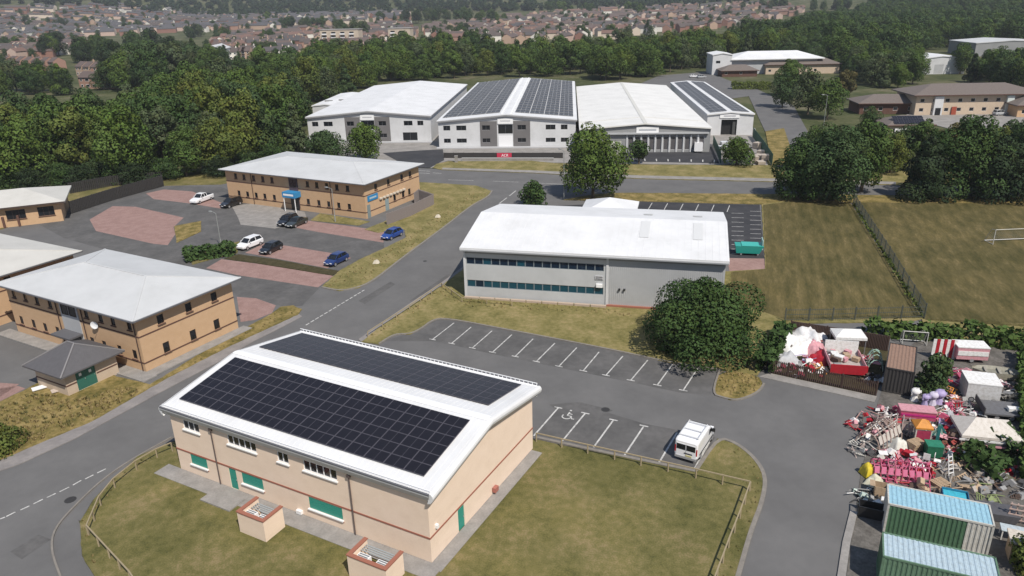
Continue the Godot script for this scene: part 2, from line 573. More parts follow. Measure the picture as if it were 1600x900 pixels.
	tmat("slate_tiles", mottle(129, 512, [[0.02, 3, 0.7], [0.12, 3, 0.8], [0.45, 2, 1.0]], [c.call(0.065, 0.062, 0.066), c.call(0.09, 0.086, 0.09), c.call(0.125, 0.12, 0.125)], 1.5), 6.0, 0.75)
	mat("pv_frame", lin(0.08, 0.075, 0.088), 0.4)
	mat("pv_cell", lin(0.013, 0.012, 0.016), 0.15)
	M.pv_cell.metallic_specular = 0.35
	mat("pv_cell_b", lin(0.04, 0.04, 0.043), 0.3)
	M.pv_cell_b.metallic_specular = 0.3
	tmat("timber", mottle(131, 512, [[0.05, 3, 0.7], [0.12, 3, 0.8], [0.45, 2, 1.0]], [c.call(0.2, 0.155, 0.09), c.call(0.29, 0.235, 0.145), c.call(0.38, 0.32, 0.21)], 1.6), 2.0, 0.85)
	tmat("brown_timber", mottle(133, 512, [[0.05, 3, 0.7], [0.12, 3, 0.8], [0.45, 2, 1.0]], [c.call(0.03, 0.018, 0.014), c.call(0.055, 0.032, 0.025), c.call(0.085, 0.05, 0.04)], 1.6), 2.0, 0.85)
	tmat("dark_timber", mottle(137, 512, [[0.05, 3, 0.7], [0.12, 3, 0.8], [0.45, 2, 1.0]], [c.call(0.022, 0.02, 0.02), c.call(0.035, 0.032, 0.031), c.call(0.055, 0.05, 0.047)], 1.6), 3.0, 0.85)
	# bark and leaves
	mat("bark", lin(0.1, 0.078, 0.055), 0.95)
	for i in 8:
		var lc: Array = [[0.074, 0.118, 0.033], [0.092, 0.142, 0.034], [0.052, 0.09, 0.03], [0.112, 0.14, 0.036], [0.058, 0.094, 0.038], [0.11, 0.1, 0.044], [0.034, 0.054, 0.026], [0.08, 0.106, 0.052]][i]
		var lm := mat("leaf%d" % i, lin(lc[0], lc[1], lc[2]), 0.75)
		lm.metallic_specular = 0.2
		lm.backlight_enabled = true
		lm.backlight = lin(lc[0] * 0.8, lc[1] * 0.85, lc[2] * 0.6)
		lm.vertex_color_use_as_albedo = true

# ------------------------------------------------------------------ ground
func ground() -> void:
	# the ground sheet: flat estate, rising to wooded hills, reaching the horizon
	var st := SurfaceTool.new()
	st.begin(Mesh.PRIMITIVE_TRIANGLES)
	var xs := []
	var zs := []
	for i in 61:
		var t := (i - 30) / 30.0
		xs.append(t * 350.0 + t * absf(t) * absf(t) * 2600.0)
	for j in 70: zs.append(60.0 - 7.0 * j - 0.62 * j * j - 0.00145 * j * j * j)
	for j in zs.size():
		for i in xs.size():
			var x: float = xs[i]
			var z: float = zs[j]
			st.set_uv(Vector2(x, z) / 160.0)
			st.add_vertex(Vector3(x, terrain(x, z) - 0.12, z))
	for j in zs.size() - 1:
		for i in xs.size() - 1:
			var k := j * xs.size() + i
			for q in [k, k + 1, k + xs.size(), k + 1, k + xs.size() + 1, k + xs.size()]: st.add_index(q)
	st.generate_normals()
	var g := part(self, "ground", st.commit(), M.far_ground)
	g.set_meta("kind", "structure")
	g.set_meta("label", "green and brown land rising to wooded hills behind the town")

	# tarmac of the estate road, car parks and yards
	var rd := sheet("road", [-900, 760, -60, 385, 90, 300, 235, 288, 345, 288, 470, 262, 560, 262, 640, 262, 690, 264, 830, 270, 1000, 279, 1220, 284, 1400, 288, 1900, 296, 1900, 312, 1700, 700, 1600, 960, 1500, 1400, -700, 1400], 0.0, M.road, 0.1, 0, 0.0, 0.4, Vector2(36, 36))
	rd.set_meta("label", "grey tarmac estate road and yards")

	# A's car park bays (slightly darker worn tarmac)
	sheet("car_park", [596, 533, 640, 521, 676, 500, 700, 497, 800, 517, 900, 536, 975, 551, 1052, 568, 1124, 578, 1110, 617, 1066, 614, 985, 597, 911, 582, 838, 567, 769, 553, 706, 539, 676, 533], 0.004, M.bay_tarmac, 0.0, 0, 0.0, 0.4, Vector2(30, 30)).set_meta("label", "row of marked parking bays on worn tarmac")
	sheet("car_park", [838, 679, 874, 635, 905, 631, 1007, 662, 1060, 672, 1118, 683, 1087, 736, 1030, 724], 0.004, M.bay_tarmac, 0.0, 0, 0.0, 0.4, Vector2(30, 30)).set_meta("label", "short row of parking bays beside the solar roofed building")
	# new dark car park round the grey building
	sheet("car_park", [860, 322, 1000, 315, 1187, 320, 1194, 404, 1130, 404, 1130, 338, 870, 332], 0.006, M.new_tarmac, 0.0, 0, 0.0, 0.2, Vector2(30, 30)).set_meta("label", "dark tarmac car park behind the grey building")
	sheet("brick_paving", [1136, 403, 1194, 404, 1196, 420, 1140, 424], 0.012, M.brick_paving, 0.0).set_meta("label", "strip of red paving beside the grey building")

	sheet("car_park", [60, 350, 150, 318, 250, 290, 345, 292, 400, 312, 480, 338, 600, 358, 600, 388, 530, 424, 500, 449, 472, 478, 440, 478, 375, 464, 300, 420, 200, 400, 100, 372], 0.005, M.bay_tarmac, 0.0, 0, 0.0, 0.4, Vector2(30, 30)).set_meta("label", "dark tarmac car park of the buff offices")
	# repairs in the tarmac
	var pat := [[[858, 632, 905, 628, 958, 641, 935, 652, 880, 647], "darker resurfaced patch beside the front parking bays"], [[640, 470, 700, 428, 708, 431, 650, 474], "long repair along the road beside the grey building"], [[16, 862, 60, 835, 80, 843, 34, 874], "square repair in the road bend"], [[560, 470, 610, 440, 618, 444, 570, 475], "small repair near the road junction"]]
	for q in pat: sheet("tarmac_patch", q[0], 0.0025, M.bay_tarmac, 0.0, 0, 0.0, 0.9, Vector2(19, 19)).set_meta("label", q[1])
	# lawn of the solar roofed building
	sheet("lawn", [125, 815, 145, 781, 180, 745, 215, 713, 262, 692, 500, 640, 835, 686, 1087, 738, 1122, 685, 1150, 694, 1180, 718, 1196, 746, 1190, 785, 1172, 830, 1150, 905, 1110, 1040, 60, 1150, 152, 905, 128, 868], 0.1, M.lawn, 0.12, 0, 0.05, 0.5, Vector2(41, 41)).set_meta("label", "dry mown lawn round the solar roofed building")
	# footway on the outside of the bend
	sheet("footway", [60, 1150, 78, 1000, 96, 905, 80, 862, 84, 828, 118, 790, 158, 752, 200, 722, 268, 684, 330, 650, 420, 640, 262, 692, 215, 713, 180, 745, 145, 781, 125, 815, 128, 868, 152, 905, 160, 1000, 170, 1150], 0.09, M.footway, 0.1, 0, 0.0, 0.0, Vector2(14, 14)).set_meta("label", "pale footway round the road bend")
	kerb([96, 905, 80, 862, 84, 828, 118, 790, 158, 752, 200, 722, 268, 684], 0.14, 0.11)
	# verge below the two buff office blocks
	sheet("verge", [-500, 925, 0, 719, 60, 693, 150, 655, 200, 626, 262, 590, 330, 555, 400, 521, 445, 501, 466, 491, 471, 483, 458, 477, 438, 479, 424, 490, 384, 512, 300, 560, 236, 600, 190, 590, 150, 575, 76, 590, 0, 628, -500, 860], 0.1, M.straw, 0.12, 0, 0.08, 0.5, Vector2(38, 38)).set_meta("label", "long parched verge in front of the buff offices")
	sheet("footway", [-500, 946, 0, 735, 30, 725, 115, 686, 180, 651, 250, 613, 340, 566, 400, 531, 448, 507, 472, 494, 466, 490, 445, 500, 400, 520, 330, 554, 262, 589, 200, 625, 150, 654, 60, 692, 0, 718, -500, 924], 0.07, M.footway, 0.08, 0, 0.0, 0.0, Vector2(14, 14)).set_meta("label", "narrow footway beside the parched verge")
	# verge between the office car park and the road
	sheet("verge", [503, 448, 530, 454, 560, 449, 584, 437, 620, 409, 660, 379, 697, 352, 737, 320, 762, 307, 767, 298, 745, 290, 700, 287, 650, 284, 650, 300, 676, 310, 678, 314, 645, 326, 600, 346, 570, 358, 590, 363, 632, 358, 634, 371, 597, 389, 566, 403, 531, 422], 0.1, M.lawn_b, 0.12, 0, 0.08, 0.9, Vector2(33, 33)).set_meta("label", "grass verge between office car park and road")
	kerb([503, 449, 530, 455, 560, 450, 585, 438, 620, 410, 660, 380, 697, 353, 737, 321, 764, 307, 769, 298], 0.3, 0.11)
	# green in front of the grey building, running into the playing field
	sheet("grass_strip", [565, 534, 590, 513, 640, 479, 690, 446, 724, 420, 760, 400, 1136, 424, 1196, 420, 1190, 319, 1240, 313, 1330, 318, 1442, 497, 1420, 503, 1370, 503, 1225, 505, 1202, 560, 1183, 586, 1125, 577, 1052, 567, 975, 550, 900, 535, 800, 516, 695, 496, 675, 500, 660, 512, 640, 522, 617, 521, 592, 537], 0.1, M.lawn_b, 0.12, 0, 0.08, 0.25, Vector2(37, 37)).set_meta("label", "grass strip in front of the grey building")
	kerb([592, 538, 617, 522, 640, 523, 660, 513, 675, 501, 695, 497, 800, 517, 900, 536, 975, 551, 1052, 568, 1125, 578], 0.22, 0.12)
	sheet("footway", [560, 530, 590, 508, 640, 474, 690, 441, 724, 416, 724, 421, 690, 447, 640, 480, 590, 514, 566, 535], 0.08, M.footway, 0.08, 0, 0.0, 0.0, Vector2(14, 14)).set_meta("label", "footway beside the grey building's grass")
	sheet("grass_island", [1125, 577, 1183, 586, 1193, 600, 1185, 613, 1150, 626, 1112, 616], 0.11, M.straw, 0.12, 1, 0.06, 0.5, Vector2(30, 30)).set_meta("label", "parched grass island at the end of the parking bays")
	kerb([1125, 577, 1112, 616, 1130, 622, 1152, 627, 1185, 614, 1194, 600], 0.2, 0.12)
	kerb([1087, 737, 1122, 684, 1150, 693, 1180, 717, 1197, 746, 1191, 785, 1173, 830, 1152, 905, 1112, 1040], 0.32, 0.12)
	kerb([838, 684, 960, 711, 1087, 737], 0.3, 0.11)
	# playing fields
	sheet("playing_field", [1332, 316, 1760, 319, 1800, 520, 1600, 510, 1446, 500], 0.1, M.field, 0.12, 0, 0.05, 0.32, Vector2(22, 75)).set_meta("label", "dry playing field with goal posts")
	sheet("playing_field", [1192, 320, 1240, 314, 1328, 317, 1440, 496, 1230, 500, 1142, 470, 1142, 425, 1197, 420], 0.104, M.field, 0.0, 0, 0.0, 0.3, Vector2(17, 80)).set_meta("label", "mown hay field between grey building and wire fence")
	# cross road verges
	sheet("verge", [700, 252, 830, 251, 870, 255, 1000, 257, 1200, 258, 1240, 264, 1900, 276, 1900, 296, 1400, 289, 1220, 284, 1000, 279, 830, 270, 690, 265, 676, 262, 682, 256], 0.1, M.lawn_b, 0.12, 0, 0.1, 0.1, Vector2(35, 35)).set_meta("label", "grass bank below the white warehouses")
	sheet("footway", [692, 262, 830, 266, 1000, 274, 1220, 279, 1400, 284, 1400, 288, 1220, 283.5, 1000, 278.5, 830, 269.7, 690, 264.7], 0.13, M.concrete, 0.0, 0, 0.0, 0.0, Vector2(14, 14)).set_meta("label", "pale footway along the cross road")
	sheet("verge", [880, 312, 930, 303, 975, 301, 1200, 303, 1400, 305, 1900, 309, 1900, 321, 1330, 316, 1240, 313, 1190, 319, 1000, 314], 0.1, M.straw, 0.12, 0, 0.1, 0.1, Vector2(35, 35)).set_meta("label", "brown verge between cross road and fields")
	# warehouse aprons
	sheet("warehouse_apron", [470, 252, 480, 212, 690, 200, 905, 200, 1110, 200, 1180, 200, 1200, 258, 1000, 256, 870, 254, 700, 251, 684, 255, 676, 262, 640, 262, 600, 258], 0.02, M.concrete, 0.1, 0, 0.0, 0.0, Vector2(22, 22)).set_meta("label", "pale concrete apron of the warehouses")
	sheet("car_park", [962, 229, 1112, 229, 1124, 255, 975, 252], 0.05, M.new_tarmac, 0.0).set_meta("label", "dark marked car park before the cream roofed warehouse")
	sheet("warehouse_yard", [598, 239, 640, 236, 692, 233, 694, 250, 672, 262, 640, 262], 0.05, M.new_tarmac, 0.0).set_meta("label", "dark tarmac entry between the warehouses and the road")
	sheet("access_road", [985, 137, 1030, 118, 1105, 112, 1145, 128, 1180, 138, 1240, 165, 1262, 205, 1240, 262, 1205, 258, 1200, 215, 1170, 150, 1100, 160], 0.03, M.road, 0.1, 0, 0.0, 0.0, Vector2(36, 36)).set_meta("label", "access road behind the warehouses")
	sheet("verge", [1196, 205, 1225, 200, 1236, 232, 1226, 258, 1206, 258], 0.09, M.straw, 0.1).set_meta("label", "parched bank beside the access road")
	sheet("car_park", [1410, 182, 1440, 168, 1600, 168, 1660, 190, 1640, 206, 1480, 200], 0.03, M.concrete, 0.1, 0, 0.0, 0.0, Vector2(22, 22)).set_meta("label", "pale forecourt of the brown roofed offices")
	# office car park on the left
	var bp := [
		["brick paved bays with blue car, next to the two storey office", [447, 353, 482, 345, 545, 353, 601, 361, 599, 379, 500, 363]],
		["brick paved bays between white car and dark blue car", [413, 380, 448, 384, 516, 395, 549, 403, 511, 419, 432, 404, 383, 395]],
		["empty brick paved bays below the planted strip", [346, 405, 402, 412, 521, 431, 497, 449, 372, 430, 322, 419]],
		["brick paved bays beside the buff office end wall", [370, 464, 400, 466, 431, 477, 425, 489, 398, 500, 376, 503]],
		["large brick paved bays behind the hipped roofs", [140, 343, 176, 322, 212, 323, 287, 340, 271, 355, 274, 366, 262, 383, 240, 381, 150, 361]],
		["brick paved bays under the white pickup", [228, 302, 256, 296, 300, 299, 352, 319, 345, 326, 298, 318, 240, 311]],
		["brick paved corner of the lower office yard", [-120, 690, 0, 607, 28, 603, 40, 607, 0, 627, -120, 690]],
	]
	for b in bp:
		if b[1].size() > 12 and b[1][0] == -120: continue
		sheet("brick_paving", b[1], 0.012, M.brick_paving, 0.0, 0, 0.0, 0.48, Vector2(16, 16)).set_meta("label", b[0])
	sheet("brick_paving", [-200, 720, 0, 598, 30, 600, 0, 620, -200, 770], 0.012, M.brick_paving, 0.0, 0, 0.0, 0.48, Vector2(16, 16)).set_meta("label", "brick paved bays beside the slate roofed kiosk")
	sheet("paved_forecourt", [362, 322, 400, 317, 476, 331, 480, 343, 447, 352, 430, 357, 376, 351, 372, 340], 0.03, M.concrete, 0.02, 0, 0.0, 0.48, Vector2(12, 12)).set_meta("label", "pale paved forecourt at the office entrance")
	sheet("planted_strip", [372, 397, 432, 405, 511, 420, 531, 423, 520, 430, 402, 411, 350, 404], 0.1, M.soil, 0.1, 0, 0.05, 0.0, Vector2(12, 12)).set_meta("label", "narrow planted strip between brick bays")
	sheet("grass_island", [272, 353, 314, 345, 314, 361, 276, 379], 0.1, M.straw, 0.1, 0, 0.05, 0.0, Vector2(24, 24)).set_meta("label", "dry grass tip at the end of the brick bays")
	sheet("grass_island", [296, 397, 340, 385, 374, 377, 371, 395, 340, 402, 300, 413], 0.1, M.lawn, 0.1, 0, 0.05, 0.0, Vector2(24, 24)).set_meta("label", "green island round the clipped hedge")
	sheet("verge", [-300, 330, 100, 300, 235, 278, 345, 270, 470, 250, 470, 262, 345, 288, 255, 290, 105, 325, 60, 340, -100, 390], 0.06, M.lawn, 0.1, 0, 0.1, 0.0, Vector2(30, 30)).set_meta("label", "rough grass along the edge of the wood")
	sheet("verge", [485, 344, 560, 352, 578, 346, 500, 333], 0.08, M.lawn_b, 0.1).set_meta("label", "grass strip along the office front")
	# yard of the carnival store
	sheet("store_yard", [1372, 628, 1395, 560, 1450, 520, 1600, 520, 1900, 560, 1900, 1200, 1290, 1200, 1322, 905, 1345, 740], 0.03, M.yard, 0.06, 0, 0.0, 0.0, Vector2(13, 13)).set_meta("label", "dirty concrete yard of the carnival store")
	sheet("store_yard", [1203, 585, 1236, 522, 1390, 548, 1368, 621], 0.05, M.soil, 0.05, 0, 0.0, 0.0, Vector2(11, 11)).set_meta("label", "dark ground inside the fenced compound")
	sheet("concrete_strip", [1186, 588, 1203, 583, 1370, 619, 1366, 628], 0.08, M.concrete, 0.08, 0, 0.0, 0.0, Vector2(12, 12)).set_meta("label", "pale concrete strip along the fenced compound")
	sheet("rough_ground", [1440, 498, 1600, 505, 1900, 520, 1900, 570, 1600, 545, 1450, 522], 0.1, M.lawn_b, 0.1, 0, 0.0, 0.0, Vector2(30, 30)).set_meta("label", "rough grass behind the carnival store")
	# ---------------- painted markings
	var b1 := [675.8, 530.5, 705.5, 536.8, 738, 543.8, 769.5, 550.5, 805, 557, 838, 565, 873.3, 572.5, 911.3, 579.5, 946.8, 586.5, 985.5, 594.3, 1027, 601.8, 1067.5, 610]
	var b2 := [709.5, 504.5, 736.2, 511, 768.7, 517, 799.7, 523, 833, 529.5, 867, 536.2, 901.2, 543.2, 936, 550, 973.2, 556.5, 1012, 562.9, 1050.5, 569.5, 1090, 576]
	var mk := Node3D.new()
	mk.name = "parking_markings"; add_child(mk)
	mk.set_meta("kind", "structure"); mk.set_meta("label", "white parking bay lines with short cross ends")
	for i in 12:
		var a := gp(b1[i * 2], b1[i * 2 + 1])
		var b := gp(b2[i * 2], b2[i * 2 + 1])
		paint(mk, "bay_line", a, b, 0.13, 0.012)
		var d := (gp(b1[22], b1[23]) - gp(b1[0], b1[1])).normalized() * 0.42
		paint(mk, "bay_line_end", a - d, a + d, 0.15, 0.015)
	var f1 := [872.5, 637, 914.5, 645.7, 958.7, 656.2, 1006.2, 665.5, 1058, 676, 1112, 684]
	var f2 := [834, 681, 878.7, 689, 927.5, 699, 976, 711, 1029, 724, 1084, 735]
	for i in 6:
		var a := gp(f1[i * 2], f1[i * 2 + 1])
		var b := gp(f2[i * 2], f2[i * 2 + 1])
		paint(mk, "bay_line", a, b, 0.15, 0.012)
		var d := (gp(f1[6], f1[7]) - gp(f1[0], f1[1])).normalized() * 0.4
		if i < 4: paint(mk, "bay_line_end", a - d, a + d, 0.16, 0.015)
	# wheelchair mark
	var wc := gp(886, 650)
	var st2 := new_st()
	var ex := (gp(914.5, 645.7) - gp(872.5, 637)).normalized()
	var ez := Vector3(-ex.z, 0, ex.x)
	var ring := []
	for k in 11:
		var an := -0.6 + k * 0.42
		ring.append(wc + ex * (cos(an) * 0.42) + ez * (sin(an) * 0.42 + 0.1))
	st2.append_from(strip_mesh(ring, 0.12, 0.014, 0), 0, Transform3D.IDENTITY)
	st2.append_from(strip_mesh([wc - ez * 0.75, wc - ez * 0.1, wc + ex * 0.35 - ez * 0.05, wc + ex * 0.6 + ez * 0.35, wc + ex * 0.8 + ez * 0.3], 0.13, 0.017, 0), 0, Transform3D.IDENTITY)
	st2.append_from(strip_mesh([wc - ez * 0.45, wc + ex * 0.38 - ez * 0.42], 0.11, 0.019, 0), 0, Transform3D.IDENTITY)
	st2.append_from(strip_mesh([wc - ez * 1.05 - ex * 0.1, wc - ez * 1.05 + ex * 0.1], 0.2, 0.014, 0), 0, Transform3D.IDENTITY)
	part(mk, "wheelchair_mark", done(st2), M.paint)
	# centre line of the bend
	var rm := Node3D.new()
	rm.name = "road_markings"; add_child(rm)
	rm.set_meta("kind", "structure"); rm.set_meta("label", "dashed white centre lines on the estate road")
	var dash := [-8, 814, 10, 806, 24, 800.5, 45, 792, 73, 781, 87, 776, 108, 767, 122, 760.5, 144, 752, 157, 746, 165, 742, 179, 736]
	dash = [0, 811, 8, 808, 10, 807, 24, 800, 32, 797, 46, 790.5, 52, 787.5, 67, 780, 73, 777.5, 87, 771, 93, 768.5, 108, 761, 114, 758, 127, 750.5, 133, 748.5, 146, 742, 152, 739, 165.5, 732.5]
	for i in range(0, dash.size(), 4): paint(rm, "dash", gp(dash[i], dash[i + 1]), gp(dash[i + 2], dash[i + 3]), 0.13)
	for i in 14:
		var a := gp(478, 508).lerp(gp(571, 452), i / 14.0)
		var b := gp(478, 508).lerp(gp(571, 452), (i + 0.72) / 14.0)
		paint(rm, "give_way_dash", a, b, 0.16)
	for l in [[650, 270, 672, 271], [676, 270, 690, 271], [652, 266.5, 672, 267.5], [780, 318, 792, 309], [796, 306, 806, 298], [672, 252, 684, 246]]:
		paint(rm, "dash", gp(l[0], l[1]), gp(l[2], l[3]), 0.2)
	for l in [[700, 281, 740, 282], [770, 283, 810, 284.5], [840, 286, 880, 288]]:
		paint(rm, "dash", gp(l[0], l[1]), gp(l[2], l[3]), 0.16)
	# marks of the dark car parks
	var m2 := Node3D.new()
	m2.name = "parking_markings_001"; add_child(m2)
	used_names["parking_markings"] = 1
	m2.set_meta("kind", "structure"); m2.set_meta("label", "white bay lines on the dark tarmac behind the grey building")
	for i in 6:
		paint(m2, "bay_line", gp(1019 + i * 24.2, 317 + i * 0.8), gp(1013 + i * 24.6, 327 + i * 0.8), 0.14, 0.012)
	for i in 10:
		paint(m2, "bay_line", gp(1143, 333 + i * 7.0), gp(1162, 333.5 + i * 7.0), 0.14, 0.012)
		paint(m2, "bay_line", gp(1172, 330 + i * 7.0), gp(1189, 330.5 + i * 7.0), 0.14, 0.012)
	for i in 8: paint(m2, "bay_line", gp(990 + i * 18, 251.5 + i * 0.3), gp(989 + i * 18.2, 248 + i * 0.3), 0.25, 0.06)
	for i in 6: paint(m2, "bay_line", gp(1012 + i * 18, 232), gp(1013 + i * 18.5, 237), 0.2, 0.06)
	# utility cover patches
	var cov := 0
	for q in [[946, 640, 0.7], [110, 781, 0.75], [664, 408, 0.5]]:
		var stc := new_st()
		var ctr := gp(q[0], q[1])
		var n := 12
		for k in n:
			var a0 := TAU * k / n
			var a1 := TAU * (k + 1) / n
			tri(stc, ctr + Vector3(0, 0.008, 0), ctr + Vector3(cos(a1) * q[2] * 0.6, 0.008, sin(a1) * q[2] * 0.6), ctr + Vector3(cos(a0) * q[2] * 0.6, 0.008, sin(a0) * q[2] * 0.6))
		var o := part(self, "drain_cover", done(stc), flat(0.03, 0.028, 0.027, 0.7))
		o.set_meta("label", ["dark round cover in the tarmac near the wheelchair mark", "dark round cover beside the dashed line on the bend", "small dark cover in the road by the grey building"][cov])
		o.set_meta("category", "drain cover")
		cov += 1

# ------------------------------------------------------------------ the solar roofed building
func pv_mesh(w: float, h: float) -> ArrayMesh:
	var key := "pv%.2f_%.2f" % [w, h]
	if mesh_cache.has(key): return mesh_cache[key]
	var st := new_st()
	sbox(st, Vector3(0, 0.02, 0), Vector3(w, 0.04, h))
	st.generate_normals()
	st.set_material(M.pv_frame)
	var am := st.commit()
	for s in [-1, 1]:
		var st2 := new_st()
		sbox(st2, Vector3(s * (w * 0.25 - 0.009), 0.023, 0), Vector3(w * 0.5 - 0.05, 0.04, h - 0.06))
		st2.generate_normals()
		st2.set_material(M.pv_cell)
		st2.commit(am)
	mesh_cache[key] = am
	return am

func main_building() -> void:
	var L := 25.13
	var W := 15.63
	var WT := 5.25
	var t := thing("solar_roofed_building", "cream rendered two storey building with solar panel arrays on its white roof", "building", Vector3(-5.955, 0, -41.3), -0.495)
	var X := Vector3.RIGHT
	var Z := Vector3.BACK
	# front wall openings, x measured from the left end
	var up := [[1.45, 4.4, 1.85, 0.85, 3], [6.45, 4.4, 3.05, 0.85, 5], [11.65, 4.35, 1.1, 0.9, 2], [14.2, 4.35, 3.15, 0.9, 5]]
	var lo := [[1.55, 1.12, 1.9, 0.92], [7.35, 1.05, 2.25, 1.0], [14.25, 1.0, 3.2, 1.02]]
	var dr := [5.92, 0.1, 0.8, 1.92]
	var ops := []
	for o in up: ops.append(o.slice(0, 4))
	ops.append_array(lo); ops.append(dr)
	var st := new_st()
	wall(st, Vector3(-L, 0, 0), X, Z, L, WT, ops, 0.14, -0.3)
	part(t, "front_wall", done(st), M.cream_render)
	st = new_st()
	wall(st, Vector3(0, 0, 0), Vector3(0, 0, -1), X, W, WT - 0.2, [[3.55, 0.0, 0.85, 2.02]], 0.12, -0.3)
	quad(st, Vector3(0, WT - 0.2, 0), Vector3(0, WT - 0.2, -W), Vector3(0, 5.05, -W), Vector3(0, 5.05, 0))
	tri(st, Vector3(0, 5.05, 0), Vector3(0, 5.05, -W), Vector3(0, 6.75, -W / 2))
	part(t, "gable_wall", done(st), M.cream_render)
	st = new_st()
	wall(st, Vector3(-L, 0, -W), Vector3(0, 0, 1), -X, W, 5.05, [], 0.1, -0.3)
	tri(st, Vector3(-L, 5.05, -W), Vector3(-L, 5.05, 0), Vector3(-L, 6.75, -W / 2))
	wall(st, Vector3(0, 0, -W), -X, -Z, L, 5.2, [], 0.1, -0.3)
	part(t, "rear_wall", done(st), M.cream_render)
	for o in up: window(t, Vector3(-L + o[0], o[1], 0), X, Z, o[2], o[3], o[4], M.pvc, M.glass_dark, M.pvc, 0.07)
	for o in lo:
		var sh := box(t, "security_shutter", Vector3(-L + o[0] + o[2] / 2, o[1] + o[3] / 2, -0.05), Vector3(o[2] - 0.02, o[3] - 0.02, 0.05), M.teal)
		for k in 6: box(sh, "slat", Vector3(0, -o[3] / 2 + (k + 0.5) * o[3] / 6, 0.03), Vector3(o[2] - 0.1, o[3] / 6 - 0.03, 0.02), M.teal)
		box(sh, "sill", Vector3(0, -o[3] / 2 - 0.06, 0.1), Vector3(o[2] + 0.15, 0.1, 0.2), M.pvc)
		box(sh, "brick_sill", Vector3(0, -o[3] / 2 - 0.17, 0.07), Vector3(o[2] + 0.15, 0.1, 0.06), M.red_brick)
	door(t, Vector3(-L + dr[0], dr[1], 0), X, Z, dr[2], dr[3], M.teal)
	door(t, Vector3(0, 0.0, -3.55), Vector3(0, 0, -1), X, 0.85, 2.02, M.teal)
	# string course
	box(t, "string_course", Vector3(-L / 2, 2.15, 0.012), Vector3(L + 0.05, 0.13, 0.05), M.red_brick)
	box(t, "string_course", Vector3(0.012, 2.15, -W / 2 - 0.02), Vector3(0.05, 0.13, W), M.red_brick)
	# roof: two shallow slopes with a round-nosed white edge
	var ov := 0.3
	var ye := 6.13
	var sl := 0.165
	var vm := W / 2
	var yr := ye + (vm + ov) * sl
	st = new_st()
	var x0 := -L - 0.45
	var x1 := 0.45
	quad(st, Vector3(x0, ye, ov), Vector3(x1, ye, ov), Vector3(x1, yr, -vm), Vector3(x0, yr, -vm))
	quad(st, Vector3(x1, ye, -W - ov), Vector3(x0, ye, -W - ov), Vector3(x0, yr, -vm), Vector3(x1, yr, -vm))
	part(t, "roof", done(st), M.white_roof)
	# verge and eaves trims: quarter round in section
	var sect := [Vector2(0.0, 0.02), Vector2(0.14, -0.02), Vector2(0.24, -0.13), Vector2(0.28, -0.3), Vector2(0.22, -0.52), Vector2(0.05, -0.72), Vector2(-0.2, -0.82)]
	for e in [[x1, 1.0], [x0, -1.0]]:
		st = new_st()
		var path := [Vector3(e[0], ye, ov + 0.06), Vector3(e[0], yr, -vm), Vector3(e[0], ye, -W - ov - 0.06)]
		for i in 2:
			for k in sect.size() - 1:
				var a: Vector3 = path[i] + Vector3(sect[k].x * e[1], sect[k].y, 0)
				var b: Vector3 = path[i] + Vector3(sect[k + 1].x * e[1], sect[k + 1].y, 0)
				var c: Vector3 = path[i + 1] + Vector3(sect[k + 1].x * e[1], sect[k + 1].y, 0)
				var d: Vector3 = path[i + 1] + Vector3(sect[k].x * e[1], sect[k].y, 0)
				quad(st, a, b, c, d)
		for i in [0, 2]:
			for k in range(1, sect.size() - 1):
				tri(st, path[i] + Vector3(sect[0].x * e[1], sect[0].y, 0), path[i] + Vector3(sect[k].x * e[1], sect[k].y, 0), path[i] + Vector3(sect[k + 1].x * e[1], sect[k + 1].y, 0))
		part(t, "verge_trim", done(st), M.white_roof)
	for e in [[ov, 1.0], [-W - ov, -1.0]]:
		st = new_st()
		var sc := [Vector2(0.16, -0.04), Vector2(0.17, -0.16), Vector2(0.1, -0.32), Vector2(-0.02, -0.55), Vector2(-0.12, -0.72), Vector2(-0.31, -0.86)]
		for k in sc.size() - 1:
			quad(st, Vector3(x0, ye + sc[k].y, e[0] + sc[k].x * e[1]), Vector3(x0, ye + sc[k + 1].y, e[0] + sc[k + 1].x * e[1]), Vector3(x1, ye + sc[k + 1].y, e[0] + sc[k + 1].x * e[1]), Vector3(x1, ye + sc[k].y, e[0] + sc[k].x * e[1]))
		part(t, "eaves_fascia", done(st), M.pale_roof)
		# open gutter channel and the toothed snow guard above it
		box(t, "gutter", Vector3((x0 + x1) / 2, ye + 0.0, e[0] + 0.13 * e[1]), Vector3(L + 0.9, 0.1, 0.12), M.gutter)
		st = new_st()
		var n := 96 if e[1] > 0 else 64
		var hh := 0.12 if e[1] > 0 else 0.26
		for i in n: sbox(st, Vector3(x0 + 0.2 + (i + 0.5) * (L + 0.8) / n, ye + hh / 2 + 0.02, e[0] - 0.1 * e[1]), Vector3(0.05, hh, 0.05))
		sbox(st, Vector3((x0 + x1) / 2, ye + hh + 0.02, e[0] - 0.1 * e[1]), Vector3(L + 0.8, 0.05, 0.05))
		sbox(st, Vector3((x0 + x1) / 2, ye + 0.04, e[0] - 0.16 * e[1]), Vector3(L + 0.8, 0.04, 0.2))
		part(t, "snow_guard", done(st), M.white)
	# ridge cap
	st = new_st()
	for s in [-1.0, 1.0]:
		quad(st, Vector3(x0, yr + 0.03, -vm), Vector3(x1, yr + 0.03, -vm), Vector3(x1, yr + 0.03 - 0.35 * sl, -vm + s * 0.35), Vector3(x0, yr + 0.03 - 0.35 * sl, -vm + s * 0.35))
	part(t, "ridge_cap", done(st), M.white)
	# roof standing seams
	st = new_st()
